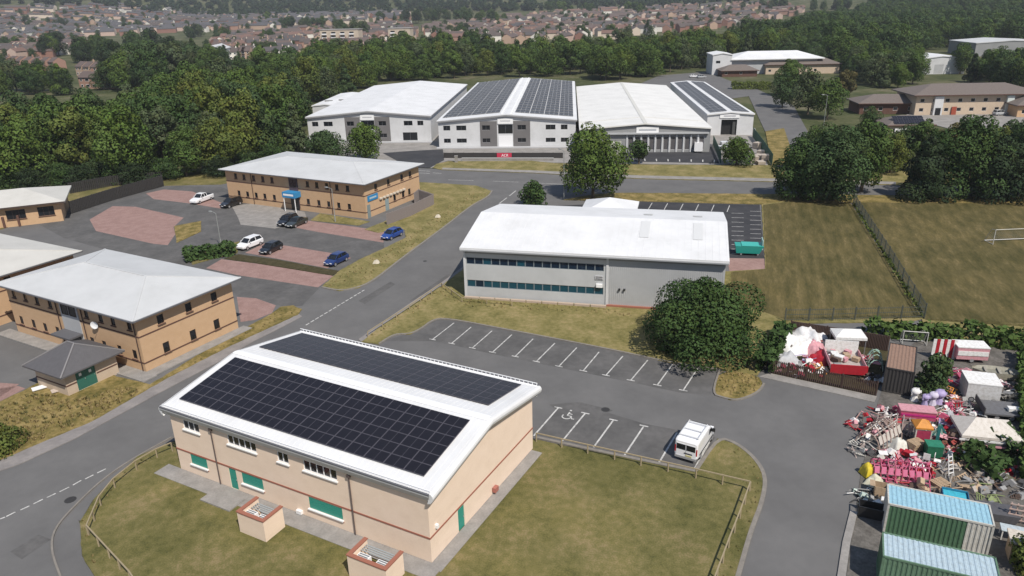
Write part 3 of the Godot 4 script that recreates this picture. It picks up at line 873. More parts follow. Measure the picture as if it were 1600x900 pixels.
	for i in 53:
		var xx := x0 + 0.3 + i * 0.5
		if xx > x1 - 0.2: break
		bar(st, Vector3(xx, ye + 0.008, ov), Vector3(xx, yr + 0.008, -vm), 0.03, 0.03)
		bar(st, Vector3(xx, ye + 0.008, -W - ov), Vector3(xx, yr + 0.008, -vm), 0.03, 0.03)
	part(t, "roof_seams", done(st), M.white_roof)
	# solar panels, 14 columns: six rows on the front slope, five on the rear
	var pm := pv_mesh(1.69, 1.02)
	var an := atan(sl)
	for side in [0, 1]:
		var rows := 6 if side == 0 else 5
		for r in rows:
			for cidx in 14:
				var v := 0.85 + (r + 0.5) * 1.035 * cos(an) if side == 0 else W - 0.45 - (r + 0.5) * 1.1 * cos(an)
				var dist := v + ov if side == 0 else W + ov - v
				var y := ye + dist * sl + 0.09
				var bs := Basis(Vector3.RIGHT, an if side == 0 else -an)
				part(t, "solar_panel", pm if side == 0 else pv_mesh(1.69, 1.09), null, Transform3D(bs, Vector3(-24.75 + (cidx + 0.5) * 1.715, y, -v)))
	# downpipes, hoppers, lamp, base path
	for xx in [-20.35, -6.58]:
		st = new_st()
		tube(st, [Vector3(xx, 5.25, 0.1), Vector3(xx, 2.4, 0.1), Vector3(xx, 0.05, 0.1)], [0.055, 0.055, 0.055], 6)
		sbox(st, Vector3(xx, 5.25, 0.12), Vector3(0.26, 0.2, 0.2))
		part(t, "downpipe", done(st), flat(0.1, 0.075, 0.07, 0.6))
	box(t, "wall_lamp", Vector3(0.1, 2.7, -0.75), Vector3(0.2, 0.28, 0.22), M.white)
	box(t, "wall_lamp", Vector3(-L - 0.1, 4.0, -0.25), Vector3(0.2, 0.24, 0.2), M.white)
	box(t, "vent_cover", Vector3(-11.9, 0.35, 0.12), Vector3(0.5, 0.3, 0.24), M.pvc)
	box(t, "vent_cover", Vector3(0.2, 0.55, -8.7), Vector3(0.3, 0.4, 0.5), flat(0.35, 0.13, 0.1))
	box(t, "base_path", Vector3(-L / 2 - 0.3, 0.06, 0.75), Vector3(L + 2.4, 0.16, 1.46), M.concrete_t)
	box(t, "base_path", Vector3(0.53, 0.063, -W / 2 + 0.4), Vector3(1.02, 0.16, W + 0.2), M.concrete_t)
	box(t, "entrance_slab", Vector3(-18.6, 0.115, 1.5), Vector3(3.2, 0.2, 1.6), M.concrete_t)
	# two open-topped plant enclosures against the front wall
	for e in [[-13.2, 2.6, "cream walled plant enclosure with brick coping beside the building door"], [-2.7, 3.2, "cream walled plant enclosure with brick coping near the building corner"]]:
		var o := thing("plant_enclosure", e[2], "enclosure", t.position + Basis(Vector3.UP, -0.495) * Vector3(e[0], 0, 2.62), -0.495, "plant enclosures at the front wall")
		var w: float = e[1]
		var dd := 1.9
		var hh := 1.85
		for s in [-1, 1]:
			var wl := box(o, "side_wall", Vector3(s * (w / 2 - 0.1), hh / 2, 0), Vector3(0.2, hh, dd), M.cream_render)
			box(wl, "coping", Vector3(0, hh / 2 + 0.04, 0), Vector3(0.3, 0.09, dd + 0.08), M.red_brick)
		var wf := box(o, "front_wall", Vector3(0, hh / 2, dd / 2 - 0.1), Vector3(w - 0.4, hh, 0.2), M.cream_render)
		box(wf, "coping", Vector3(0, hh / 2 + 0.038, 0.0), Vector3(w - 0.5, 0.085, 0.3), M.red_brick)
		for k in 2:
			var ac := box(o, "condenser_unit", Vector3(-w / 4 + k * w / 2, 0.85, 0.3), Vector3(0.95, 1.4, 0.6), M.white)
			for j in 3: box(ac, "grille", Vector3(0, 0.71, -0.18 + j * 0.18), Vector3(0.8, 0.03, 0.09), flat(0.16, 0.17, 0.18))
		st = new_st()
		for j in 4: bar(st, Vector3(-w / 2 + 0.3, 1.6, -0.15 - j * 0.18), Vector3(w / 2 - 0.3, 1.6, -0.15 - j * 0.18), 0.08, 0.04)
		part(o, "pipe_tray", done(st), flat(0.3, 0.33, 0.34, 0.5))

# low timber knee rail: posts and rails through ground points
func knee_rail(label: String, px: Array, spacing := 2.1, h := 0.85, double := true) -> void:
	var pts := gpts(px, 0.1)
	var t := thing("timber_fence", label, "fence", Vector3(pts[0].x, 0.1, pts[0].z))
	var o: Vector3 = t.position
	for i in pts.size() - 1:
		var a: Vector3 = pts[i] - o
		var b: Vector3 = pts[i + 1] - o
		var n := maxi(1, roundi(a.distance_to(b) / spacing))
		for k in n:
			var p := a.lerp(b, float(k) / n)
			box(t, "post", p + Vector3(0, h / 2, 0), Vector3(0.1, h, 0.1), M.timber, rng.randf() * 0.3)
			var q := a.lerp(b, float(k + 1) / n)
			var st := new_st()
			bar(st, p + Vector3(0, h + 0.02, 0), q + Vector3(0, h + 0.02, 0), 0.09, 0.08)
			part(t, "rail", done(st), M.timber)
		if i == pts.size() - 2: box(t, "post", b + Vector3(0, h / 2, 0), Vector3(0.12, h, 0.12), M.timber)

func fences() -> void:
	knee_rail("timber knee rail between lawn and parking bays behind the white van", [838, 690, 960, 718, 1087, 747, 1171, 767])
	knee_rail("timber knee rail along the lawn beside the yard road", [1171, 767, 1156, 810, 1138, 856, 1120, 905, 1090, 990])
	knee_rail("curved timber knee rail between lawn and footway on the bend", [270, 705, 246, 715, 214, 734, 180, 762, 158, 790, 148, 814, 139, 836])
	knee_rail("timber knee rail crossing the lawn tip by the bend", [139, 836, 172, 872, 205, 908, 240, 960])
	# low timber rail in front of the grey building
	knee_rail("weathered rail along the grey building's grass edge", [575, 526, 640, 484, 690, 449, 722, 472, 800, 478], 3.0, 0.6)

# ------------------------------------------------------------------ buff brick offices
# ups / los: window x positions on the front (from the left end); sides: positions on the right end wall
func office(called: String, label: String, at: Vector3, ang: float, L: float, W: float, ups: Array, los: Array, sup: Array, slo: Array, roof: Material, ye := 6.45, yr := 7.9, storeys := 2) -> Node3D:
	var t := thing(called, label, "office", at, -ang)
	var X := Vector3.RIGHT
	var Z := Vector3.BACK
	var N := Vector3(0, 0, -1)
	var wt := ye - 0.2
	var ops := []
	for x in ups: ops.append([x, 4.72, 0.72, 1.05])
	for x in los: ops.append([x, 1.35, 0.72, 1.05])
	var st := new_st()
	wall(st, Vector3(-L, 0, 0), X, Z, L, wt, ops, 0.14, -0.3)
	part(t, "front_wall", done(st), M.buff_brick)
	for o in ops: window(t, Vector3(-L + o[0], o[1], 0), X, Z, o[2], o[3], 1, flat(0.06, 0.035, 0.025), M.glass_dark, M.brown_brick, 0.08)
	ops = []
	for x in sup: ops.append([x, 4.6, 0.8, 1.05])
	for x in slo: ops.append([x, 1.2, 0.8, 1.2])
	st = new_st()
	wall(st, Vector3.ZERO, N, X, W, wt, ops, 0.14, -0.3)
	part(t, "end_wall", done(st), M.buff_brick)
	for o in ops: window(t, Vector3(0, o[1], -o[0]), N, X, o[2], o[3], 1, flat(0.06, 0.035, 0.025), M.glass_dark, M.brown_brick, 0.08)
	st = new_st()
	wall(st, Vector3(-L, 0, -W), Vector3.BACK, -X, W, wt, [], 0.1, -0.3)
	wall(st, Vector3(0, 0, -W), -X, N, L, wt, [], 0.1, -0.3)
	part(t, "rear_wall", done(st), M.buff_brick)
	for y in ([1.12, 4.13] if storeys == 2 else [1.2]):
		box(t, "string_course", Vector3(-L / 2, y, 0.014), Vector3(L + 0.05, 0.14, 0.05), M.brown_brick)
		box(t, "string_course", Vector3(0.014, y, -W / 2 - 0.02), Vector3(0.05, 0.14, W), M.brown_brick)
	# shallow grey band between upper windows
	part(t, "roof", hip_roof(-L - 0.85, 0.85, -0.85, W + 0.85, ye, yr, W / 2 + 0.85, 0.2), roof)
	box(t, "gutter", Vector3(-L / 2, ye - 0.11, 0.91), Vector3(L + 1.8, 0.14, 0.12), M.gutter)
	box(t, "gutter", Vector3(0.91, ye - 0.11, -W / 2), Vector3(0.12, 0.14, W + 1.75), M.gutter)
	st = new_st()
	var vm := W / 2
	var ins := W / 2 + 0.85
	bar(st, Vector3(-L - 0.85 + ins, yr + 0.01, -vm), Vector3(0.85 - ins, yr + 0.01, -vm), 0.22, 0.06)
	for e in [[Vector3(0.85 - ins, yr, -vm), Vector3(0.85, ye, 0.85)], [Vector3(0.85 - ins, yr, -vm), Vector3(0.85, ye, -W - 0.85)], [Vector3(-L - 0.85 + ins, yr, -vm), Vector3(-L - 0.85, ye, 0.85)], [Vector3(-L - 0.85 + ins, yr, -vm), Vector3(-L - 0.85, ye, -W - 0.85)]]:
		bar(st, e[0] + Vector3(0, 0.015, 0), e[1] + Vector3(0, 0.015, 0), 0.2, 0.05)
	part(t, "ridge_and_hips", done(st), roof)
	return t

func downpipe(t: Node3D, x: float, z: float, h: float, m: Material) -> void:
	var st := new_st()
	tube(st, [Vector3(x, h, z), Vector3(x, 0.05, z)], [0.06, 0.06], 6)
	part(t, "downpipe", done(st), m)

func offices() -> void:
	var brown := flat(0.06, 0.035, 0.03)
	# nearest office
	var c := office("office_building", "two storey buff brick office with white hipped roof behind the slate kiosk", Vector3(-38.97, 0, -71.14), 0.509, 23.6, 12.55,
		[1.0, 3.3, 5.6, 8.1, 14.7, 17.2, 19.3, 22.0], [1.1, 3.55, 5.85, 8.25, 14.65, 16.75, 19.35, 21.85], [2.4, 6.0, 9.5], [2.45, 5.95, 9.25], M.pale_roof)
	downpipe(c, -13.9, 0.1, 6.1, brown); downpipe(c, -9.3, 0.1, 6.1, brown); downpipe(c, -0.4, 0.1, 6.1, brown)
	box(c, "porch_panel", Vector3(-11.6, 3.4, 0.05), Vector3(3.2, 5.5, 0.1), M.grey_clad)
	for k in 2: window(c, Vector3(-12.9 + k * 1.4, 4.5, 0.1), Vector3.RIGHT, Vector3.BACK, 1.2, 1.3, 1, brown, M.glass_dark, null, -0.02)
	box(c, "entrance_canopy", Vector3(-11.6, 2.5, 0.9), Vector3(3.4, 0.18, 1.6), flat(0.1, 0.1, 0.11))
	box(c, "entrance_door", Vector3(-11.6, 1.1, 0.13), Vector3(2.2, 2.2, 0.08), M.glass_dark)
	box(c, "base_path", Vector3(-11.8, 0.09, 0.85), Vector3(27, 0.14, 1.66), M.concrete_t)
	box(c, "base_path", Vector3(0.75, 0.093, -6.2), Vector3(1.46, 0.14, 14.2), M.concrete_t)
	var dish := thing("satellite_dish", "white satellite dish on the buff office front wall", "satellite dish", c.position + Basis(Vector3.UP, -0.509) * Vector3(-7.0, 4.3, 0.25), -0.509 + 0.4)
	var st := new_st()
	for k in 14:
		var a := TAU * k / 14
		var b := TAU * (k + 1) / 14
		for r in 2:
			var r0 := 0.22 * r
			var r1 := 0.22 * (r + 1)
			quad(st, Vector3(cos(a) * r0, sin(a) * r0, r0 * r0 * 0.4), Vector3(cos(b) * r0, sin(b) * r0, r0 * r0 * 0.4), Vector3(cos(b) * r1, sin(b) * r1, r1 * r1 * 0.4), Vector3(cos(a) * r1, sin(a) * r1, r1 * r1 * 0.4))
	part(dish, "reflector", done(st), M.white)
	st = new_st()
	bar(st, Vector3(0, -0.5, 0.1), Vector3(0, -0.1, 0.6), 0.04)
	bar(st, Vector3(0, 0, 0), Vector3(0, -0.25, -0.35), 0.06)
	part(dish, "arm", done(st), M.steel)
	# far office with the blue porch
	var d := office("office_building", "long two storey buff brick office with blue signs and pale hipped roof", Vector3(-25.69, 0, -129.41), 0.474, 33.4, 17.4,
		[2.3, 4.5, 6.95, 9.3, 11.6, 20.2, 22.4, 24.7, 27.0, 29.4], [2.5, 4.75, 7.0, 9.2, 11.6, 19.9, 22.4, 24.7, 27.0, 29.4], [3.0, 6.9, 11.2, 14.0], [8.5, 11.3, 13.4], M.pale_roof, 6.5, 7.95)
	for x in [-26.7, -7.5]: downpipe(d, x, 0.1, 6.2, brown)
	box(d, "porch_panel", Vector3(-16.2, 3.3, 0.08), Vector3(2.0, 5.6, 0.16), flat(0.09, 0.06, 0.07))
	window(d, Vector3(-17.0, 4.3, 0.16), Vector3.RIGHT, Vector3.BACK, 1.6, 1.5, 2, brown, M.glass_dark, null, -0.02)
	var pc := box(d, "porch_canopy", Vector3(-16.2, 3.2, 0.9), Vector3(3.0, 1.0, 1.7), M.blue_sign)
	box(pc, "sign_band", Vector3(0, 0.05, 0.86), Vector3(2.4, 0.35, 0.03), M.white)
	box(d, "porch_door", Vector3(-16.2, 1.15, 0.2), Vector3(1.9, 2.3, 0.08), M.glass_dark)
	for s in [-1, 1]: box(d, "porch_post", Vector3(-16.2 + s * 1.3, 1.35, 1.6), Vector3(0.12, 2.7, 0.12), M.white)
	# end wall: sign board, awning and side doors
	var sg := box(d, "fascia_sign", Vector3(0.06, 3.45, -2.2), Vector3(0.12, 1.0, 3.0), M.blue_sign)
	box(sg, "lettering_band", Vector3(0.07, 0.0, 0.0), Vector3(0.02, 0.3, 2.0), flat(0.4, 0.5, 0.55))
	st = new_st()
	for k in 8: sbox(st, Vector3(0.2, 2.75 - k * 0.0, -4.4 - k * 1.05), Vector3(0.3, 0.3, 0.7))
	part(d, "wall_lights", done(st), flat(0.62, 0.55, 0.45))
	door(d, Vector3(0.1, 0.0, -0.4), Vector3(0, 0, -1), Vector3.RIGHT, 0.9, 2.4, flat(0.2, 0.24, 0.24))
	door(d, Vector3(0.1, 0.0, -5.8), Vector3(0, 0, -1), Vector3.RIGHT, 1.1, 2.2, flat(0.24, 0.3, 0.3))
	# neighbour office whose big hipped roof comes in at the left edge
	var c2 := office("office_building", "buff brick office with stone coloured hipped roof, next to the white hipped one", gp(137, 391, 6.3) + Vector3(-0.9, -6.3, 0.4), 0.5, 30, 15, [27.5], [27.5], [2.5, 6.0], [2.5, 6.0], M.stone_roof, 6.3, 7.9)
	c2.position.x -= 0.2
	c2.position += Basis(Vector3.UP, -0.5) * Vector3(-0.6, 0, 15.4)
	# single storey block by the wood
	var e := thing("single_storey_office", "single storey buff brick block with stone hipped roof by the wood", "office", gp(100, 345) , -0.5 + 0.9)
	e.rotation.y = 0.42
	var X := Vector3.RIGHT
	var Z := Vector3.BACK
	st = new_st()
	var ops := [[1.5, 1.3, 2.6, 1.7], [6.2, 1.3, 3.0, 1.7], [12.4, 1.3, 3.0, 1.7], [17.3, 1.3, 2.6, 1.7]]
	wall(st, Vector3(-21, 0, 0), X, Z, 21, 3.7, ops, 0.15, -0.2)
	wall(st, Vector3(0, 0, 0), Vector3(0, 0, -1), X, 12, 3.7, [], 0.1, -0.2)
	wall(st, Vector3(-21, 0, -12), Vector3.BACK, -X, 12, 3.7, [], 0.1, -0.2)
	wall(st, Vector3(0, 0, -12), -X, -Z, 21, 3.7, [], 0.1, -0.2)
	part(e, "wall", done(st), M.buff_brick)
	for o in ops: window(e, Vector3(-21 + o[0], o[1], 0), X, Z, o[2], o[3], 3, brown, M.glass_dark, M.brown_brick)
	part(e, "roof", hip_roof(-22, 1, -1, 13, 3.8, 5.6, 7, 0.25), M.stone_roof)
	box(e, "gutter", Vector3(-10.5, 3.7, 1.06), Vector3(23, 0.16, 0.12), brown)
	for x in [-12.0, -9.2, -6.9]: box(e, "pier", Vector3(x, 1.0, 0.25), Vector3(0.35, 2.0, 0.5), M.brown_brick)
	# slate roofed kiosk with green doors
	var k0 := gp(108, 620)
	var k := thing("substation_kiosk", "small pale brick kiosk with slate hipped roof and green doors", "kiosk", Vector3(k0.x, 0, k0.z), -0.5)
	st = new_st()
	wall(st, Vector3(-5.0, 0, 0), X, Z, 5.0, 2.5, [], 0.1, -0.1)
	wall(st, Vector3(0, 0, 0), Vector3(0, 0, -1), X, 5.6, 2.5, [[1.1, 0.1, 2.1, 2.15]], 0.12, -0.1)
	wall(st, Vector3(-5.0, 0, -5.6), Vector3.BACK, -X, 5.6, 2.5, [], 0.1, -0.1)
	wall(st, Vector3(0, 0, -5.6), -X, -Z, 5.0, 2.5, [], 0.1, -0.1)
	part(k, "wall", done(st), M.pale_brick)
	part(k, "roof", hip_roof(-5.7, 0.7, -0.7, 6.3, 2.55, 4.3, 2.6, 0.16), M.slate_tiles)
	st = new_st()
	for ed in [[Vector3(-1.9, 4.3, -2.8), Vector3(0.7, 2.55, 0.7)], [Vector3(-1.9, 4.3, -2.8), Vector3(0.7, 2.55, -6.3)], [Vector3(-3.1, 4.3, -2.8), Vector3(-5.7, 2.55, 0.7)], [Vector3(-1.9, 4.3, -2.8), Vector3(-3.1, 4.3, -2.8)]]:
		bar(st, ed[0] + Vector3(0, 0.03, 0), ed[1] + Vector3(0, 0.03, 0), 0.14, 0.08)
	part(k, "ridge_tiles", done(st), flat(0.2, 0.19, 0.19))
	for i in 2:
		var dd := door(k, Vector3(0, 0.1, -1.1 - i * 1.05), Vector3(0, 0, -1), X, 1.04, 2.14, M.green_door)
		box(dd, "warning_plate", Vector3(0.5, 1.65 - i * 0.05, -0.02), Vector3(0.26, 0.3, 0.03), M.white)
	box(k, "string_course", Vector3(-2.5, 1.15, 0.015), Vector3(5.04, 0.12, 0.05), M.brown_brick)
	box(k, "string_course", Vector3(0.015, 1.15, -0.55), Vector3(0.05, 0.12, 1.05), M.brown_brick)
	box(k, "string_course", Vector3(0.015, 1.15, -4.4), Vector3(0.05, 0.12, 2.3), M.brown_brick)

# ------------------------------------------------------------------ grey clad building
func grey_building() -> void:
	var L := 32.3
	var W := 20.6
	var t := thing("grey_industrial_unit", "grey clad two storey unit with white roof and two bands of teal windows", "building", Vector3(-6.065, 0, -90.76), -0.232)
	var X := Vector3.RIGHT
	var Z := Vector3.BACK
	var st := new_st()
	var wt := 6.7
	wall(st, Vector3.ZERO, X, Z, 18.35, wt, [[0.3, 4.6, 17.6, 0.92], [0.3, 1.5, 17.6, 0.95]], 0.14, -0.2)
	part(t, "office_front_wall", done(st), M.light_clad)
	st = new_st()
	wall(st, Vector3(18.35, 0, 0), X, Z, L - 18.35, wt, [], 0.1, -0.2)
	part(t, "store_front_wall", done(st), M.grey_clad)
	st = new_st()
	wall(st, Vector3(L, 0, 0), Vector3(0, 0, -1), X, W, 6.6, [], 0.1, -0.2)
	gable_fill(st, L, 0, W, 6.6, 8.3)
	wall(st, Vector3(0, 0, -W), Z, -X, W, 6.6, [], 0.1, -0.2)
	gable_fill(st, 0, 0, W, 6.6, 8.3)
	wall(st, Vector3(L, 0, -W), -X, -Z, L, 6.6, [], 0.1, -0.2)
	part(t, "gable_and_rear_wall", done(st), M.grey_clad)
	# cladding ribs of the store front
	st = new_st()
	for i in 56: sbox(st, Vector3(18.5 + i * 0.247, 3.2, 0.015), Vector3(0.06, 6.4, 0.03))
	part(t, "cladding_ribs", done(st), M.grey_clad)
	box(t, "corner_trim", Vector3(18.35, 3.3, 0.06), Vector3(0.28, 6.6, 0.12), M.white_clad)
	box(t, "corner_trim", Vector3(0.06, 3.3, 0.04), Vector3(0.26, 6.6, 0.1), M.white_clad)
	# shadow under the eaves, painted as a darker band along the wall top
	box(t, "eaves_shade_band", Vector3(L / 2, 6.35, 0.05), Vector3(L - 0.3, 0.5, 0.08), M.mid_clad)
	var tints := ["glass_navy", "glass_navy", "glass_dark", "glass_teal", "glass_teal", "glass_navy", "glass_teal"]
	for row in 2:
		var y := 4.6 if row == 0 else 1.5
		var hh := 0.92 if row == 0 else 0.95
		for i in 16:
			var g: String = tints[(i * 5 + row * 3 + i / 4) % 7]
			if row == 1 and i > 4: g = "glass_teal"
			if row == 0 and i > 9: g = "glass_navy"
			window(t, Vector3(0.3 + i * 1.1, y, 0), X, Z, 1.1, hh, 1, flat(0.16, 0.19, 0.21), M[g], null, 0.08)
	# gutter, roof
	st = new_st()
	var ye := 6.95
	var yr := 8.65
	var x0 := -0.35
	var x1 := L + 0.35
	quad(st, Vector3(x0, ye, 0.6), Vector3(x1, ye, 0.6), Vector3(x1, yr, -W / 2), Vector3(x0, yr, -W / 2))
	quad(st, Vector3(x1, ye, -W - 0.6), Vector3(x0, ye, -W - 0.6), Vector3(x0, yr, -W / 2), Vector3(x1, yr, -W / 2))
	for x in [x0, x1]:
		for s in [[0.6, -W / 2], [-W - 0.6, -W / 2]]:
			quad(st, Vector3(x, ye, s[0]), Vector3(x, yr, s[1]), Vector3(x, yr - 0.4, s[1]), Vector3(x, ye - 0.4, s[0]))
	quad(st, Vector3(x0, ye - 0.4, 0.6), Vector3(x1, ye - 0.4, 0.6), Vector3(x1, ye, 0.6), Vector3(x0, ye, 0.6))
	part(t, "roof", done(st), M.white_roof)
	box(t, "gutter", Vector3(L / 2, ye - 0.32, 0.66), Vector3(L + 0.6, 0.16, 0.14), flat(0.3, 0.31, 0.32))
	st = new_st()
	for i in 40:
		var xx := x0 + 0.4 + i * 0.83
		bar(st, Vector3(xx, ye + 0.005, 0.6), Vector3(xx, yr + 0.005, -W / 2), 0.05, 0.03)
	part(t, "roof_seams", done(st), M.white_roof)
	for x in [22.35, 29.0]:
		for s in 2:
			var v0 := 4.6 if s == 0 else 14.0
			var v1 := 9.4 if s == 0 else 15.4
			var f0: float = ye + (yr - ye) * ((v0 + 0.6) / (W / 2 + 0.6) if s == 0 else (W + 0.6 - v0) / (W / 2 + 0.6))
			var f1: float = ye + (yr - ye) * ((v1 + 0.6) / (W / 2 + 0.6) if s == 0 else (W + 0.6 - v1) / (W / 2 + 0.6))
			st = new_st()
			quad(st, Vector3(x - 0.6, f0 + 0.05, -v0), Vector3(x + 0.6, f0 + 0.05, -v0), Vector3(x + 0.6, f1 + 0.05, -v1), Vector3(x - 0.6, f1 + 0.05, -v1))
			part(t, "rooflight", done(st), flat(0.6, 0.6, 0.59, 0.3))
	# rear entrance block with its own white pyramid roof
	part(t, "rear_wing_wall", done_box(Vector3(16.0, 2.6, -25.2), Vector3(7.2, 5.2, 8.0)), M.grey_clad)
	part(t, "rear_wing_roof", hip_roof(11.8, 20.2, 21.0, 29.6, 5.9, 7.5, 4.2, 0.3), M.white_roof)
	# small fittings
	var sgn := box(t, "wall_sign", Vector3(17.35, 3.75, 0.06), Vector3(1.0, 0.5, 0.06), M.white_clad)
	for k in 2: box(sgn, "lettering_line", Vector3(0, 0.12 - k * 0.24, 0.04), Vector3(0.85 - k * 0.0, 0.13, 0.02), flat(0.12, 0.12, 0.13))
	box(t, "white_vent_box", Vector3(17.4, 2.75, 0.15), Vector3(0.75, 0.42, 0.3), M.white)
	for k in 2: box(t, "security_light", Vector3(19.9 + k * 0.6, 2.4, 0.15), Vector3(0.22, 0.22, 0.25), M.black)
	for i in 9: box(t, "plinth_block", Vector3(1.0 + i * 2.05, 0.2, 0.6), Vector3(1.9, 0.3, 0.4), flat(0.42, 0.33, 0.26))
	box(t, "brick_plinth", Vector3(25.3, 0.1, 0.15), Vector3(13.9, 0.4, 0.3), M.red_brick)

func done_box(c: Vector3, s: Vector3) -> ArrayMesh:
	var st := new_st()
	sbox(st, c, s)
	return done(st)

# ------------------------------------------------------------------ white warehouses
func gable_roof(x0: float, x1: float, v0: float, v1: float, ye: float, yr: float, thick := 0.5) -> ArrayMesh:
	# ridge runs away from the viewer (along v)
	var st := new_st()
	var xm := (x0 + x1) / 2
	var n := 10
	for i in n:
		var a := lerpf(v0, v1, float(i) / n)
		var b := lerpf(v0, v1, float(i + 1) / n)
		quad(st, Vector3(x0, ye, -a), Vector3(xm, yr, -a), Vector3(xm, yr, -b), Vector3(x0, ye, -b))
		quad(st, Vector3(xm, yr, -a), Vector3(x1, ye, -a), Vector3(x1, ye, -b), Vector3(xm, yr, -b))
	var k := Vector3(0, -thick, 0)
	for v in [v0, v1]:
		quad(st, Vector3(x0, ye, -v) + k, Vector3(xm, yr, -v) + k, Vector3(xm, yr, -v), Vector3(x0, ye, -v))
		quad(st, Vector3(xm, yr, -v) + k, Vector3(x1, ye, -v) + k, Vector3(x1, ye, -v), Vector3(xm, yr, -v))
	quad(st, Vector3(x0, ye, -v1) + k, Vector3(x0, ye, -v0) + k, Vector3(x0, ye, -v0), Vector3(x0, ye, -v1))
	quad(st, Vector3(x1, ye, -v0) + k, Vector3(x1, ye, -v1) + k, Vector3(x1, ye, -v1), Vector3(x1, ye, -v0))
	return done(st)

func shell(t: Node3D, x0: float, x1: float, v0: float, v1: float, ye: float, yr: float, ops: Array, m: Material, mside: Material) -> void:
	var X := Vector3.RIGHT
	var Z := Vector3.BACK
	var st := new_st()
	wall(st, Vector3(x0, 0, -v0), X, Z, x1 - x0, ye, ops, 0.2, -0.2)
	tri(st, Vector3(x0, ye, -v0), Vector3(x1, ye, -v0), Vector3((x0 + x1) / 2, yr, -v0))
	part(t, "front_wall", done(st), m)
	st = new_st()
	wall(st, Vector3(x1, 0, -v0), -Z, X, v1 - v0, ye, [], 0.1, -0.2)
	wall(st, Vector3(x0, 0, -v1), Z, -X, v1 - v0, ye, [], 0.1, -0.2)
	wall(st, Vector3(x1, 0, -v1), -X, -Z, x1 - x0, ye, [], 0.1, -0.2)
	tri(st, Vector3(x1, ye, -v1), Vector3(x0, ye, -v1), Vector3((x0 + x1) / 2, yr, -v1))
	part(t, "side_wall", done(st), mside)

func white_unit(label: String, x0: float, x1: float, v0: float, v1: float, ye: float, yr: float, big_low := false) -> Node3D:
	var X := Vector3.RIGHT
	var Z := Vector3.BACK
	var o := W_ORIGIN + Basis(Vector3.UP, -W_ANG) * Vector3(x0, 0, -v0)
	var t := thing("warehouse", label, "warehouse", o, -W_ANG)
	var w := x1 - x0
	var wins := []
	for y in [4.45, 1.25]:
		for xx in [[1.3, 1.8], [4.7, 2.6], [11.4, 2.1], [20.6, 2.2], [27.9, 2.5], [31.8, 1.7]]:
			if big_low and y < 2 and xx[0] > 25: continue
			wins.append([xx[0] * w / 35.6, y, xx[1] * w / 35.6, 1.25 if y > 2 else 1.1])
	if big_low: wins.append([27.4 * w / 35.6, 0.4, 4.2 * w / 35.6, 2.2])
	wins.append([15.6 * w / 35.6, 3.5, 3.8 * w / 35.6, 2.3])
	shell(t, 0, w, 0, v1 - v0, ye - 0.25, yr - 0.3, wins, M.white_clad, M.white_clad)
	for q in wins: window(t, Vector3(q[0], q[1], 0), X, Z, q[2], q[3], 2, M.gutter, M.glass_dark, null, 0.14)
	for s in [10.9, 19.5]:
		var gst := new_st()
		var inner := []
		for q in wins:
			if q[0] >= s * w / 35.6 and q[0] + q[2] <= (s + 4.5) * w / 35.6: inner.append([q[0] - s * w / 35.6, q[1], q[2], q[3]])
		wall(gst, Vector3(s * w / 35.6, 0, 0.06), X, Z, 4.4 * w / 35.6, ye - 0.25, inner, 0.06, 0.0)
		part(t, "grey_panel", done(gst), M.dark_clad)
	box(t, "shutter_door", Vector3(17.5 * w / 35.6, 1.5, 0.05), Vector3(3.7 * w / 35.6, 3.0, 0.1), M.white_gloss)
	var sg := box(t, "name_board", Vector3(17.5 * w / 35.6, 6.75, 0.14), Vector3(4.0 * w / 35.6, 1.4, 0.12), M.white)
	box(sg, "lettering_band", Vector3(0, 0.05, 0.07), Vector3(2.6, 0.28, 0.02), flat(0.45, 0.45, 0.47))
	part(t, "roof", gable_roof(-0.3, w + 0.3, -0.5, v1 - v0 + 0.3, ye, yr, 0.42), M.white_roof)
	var st := new_st()
	bar(st, Vector3(-0.35, ye - 0.32, 0.52), Vector3(w / 2, yr - 0.32, 0.52), 0.1, 0.35)
	bar(st, Vector3(w / 2, yr - 0.32, 0.52), Vector3(w + 0.35, ye - 0.32, 0.52), 0.1, 0.35)
	part(t, "verge_trim", done(st), flat(0.25, 0.25, 0.26))
	box(t, "gutter", Vector3(w + 0.36, ye - 0.2, -(v1 - v0) / 2), Vector3(0.14, 0.3, v1 - v0), flat(0.2, 0.2, 0.21))
	box(t, "base_ledge", Vector3(w / 2, 0.1, 0.9), Vector3(w + 1.0, 0.3, 1.6), flat(0.42, 0.42, 0.43))
	return t

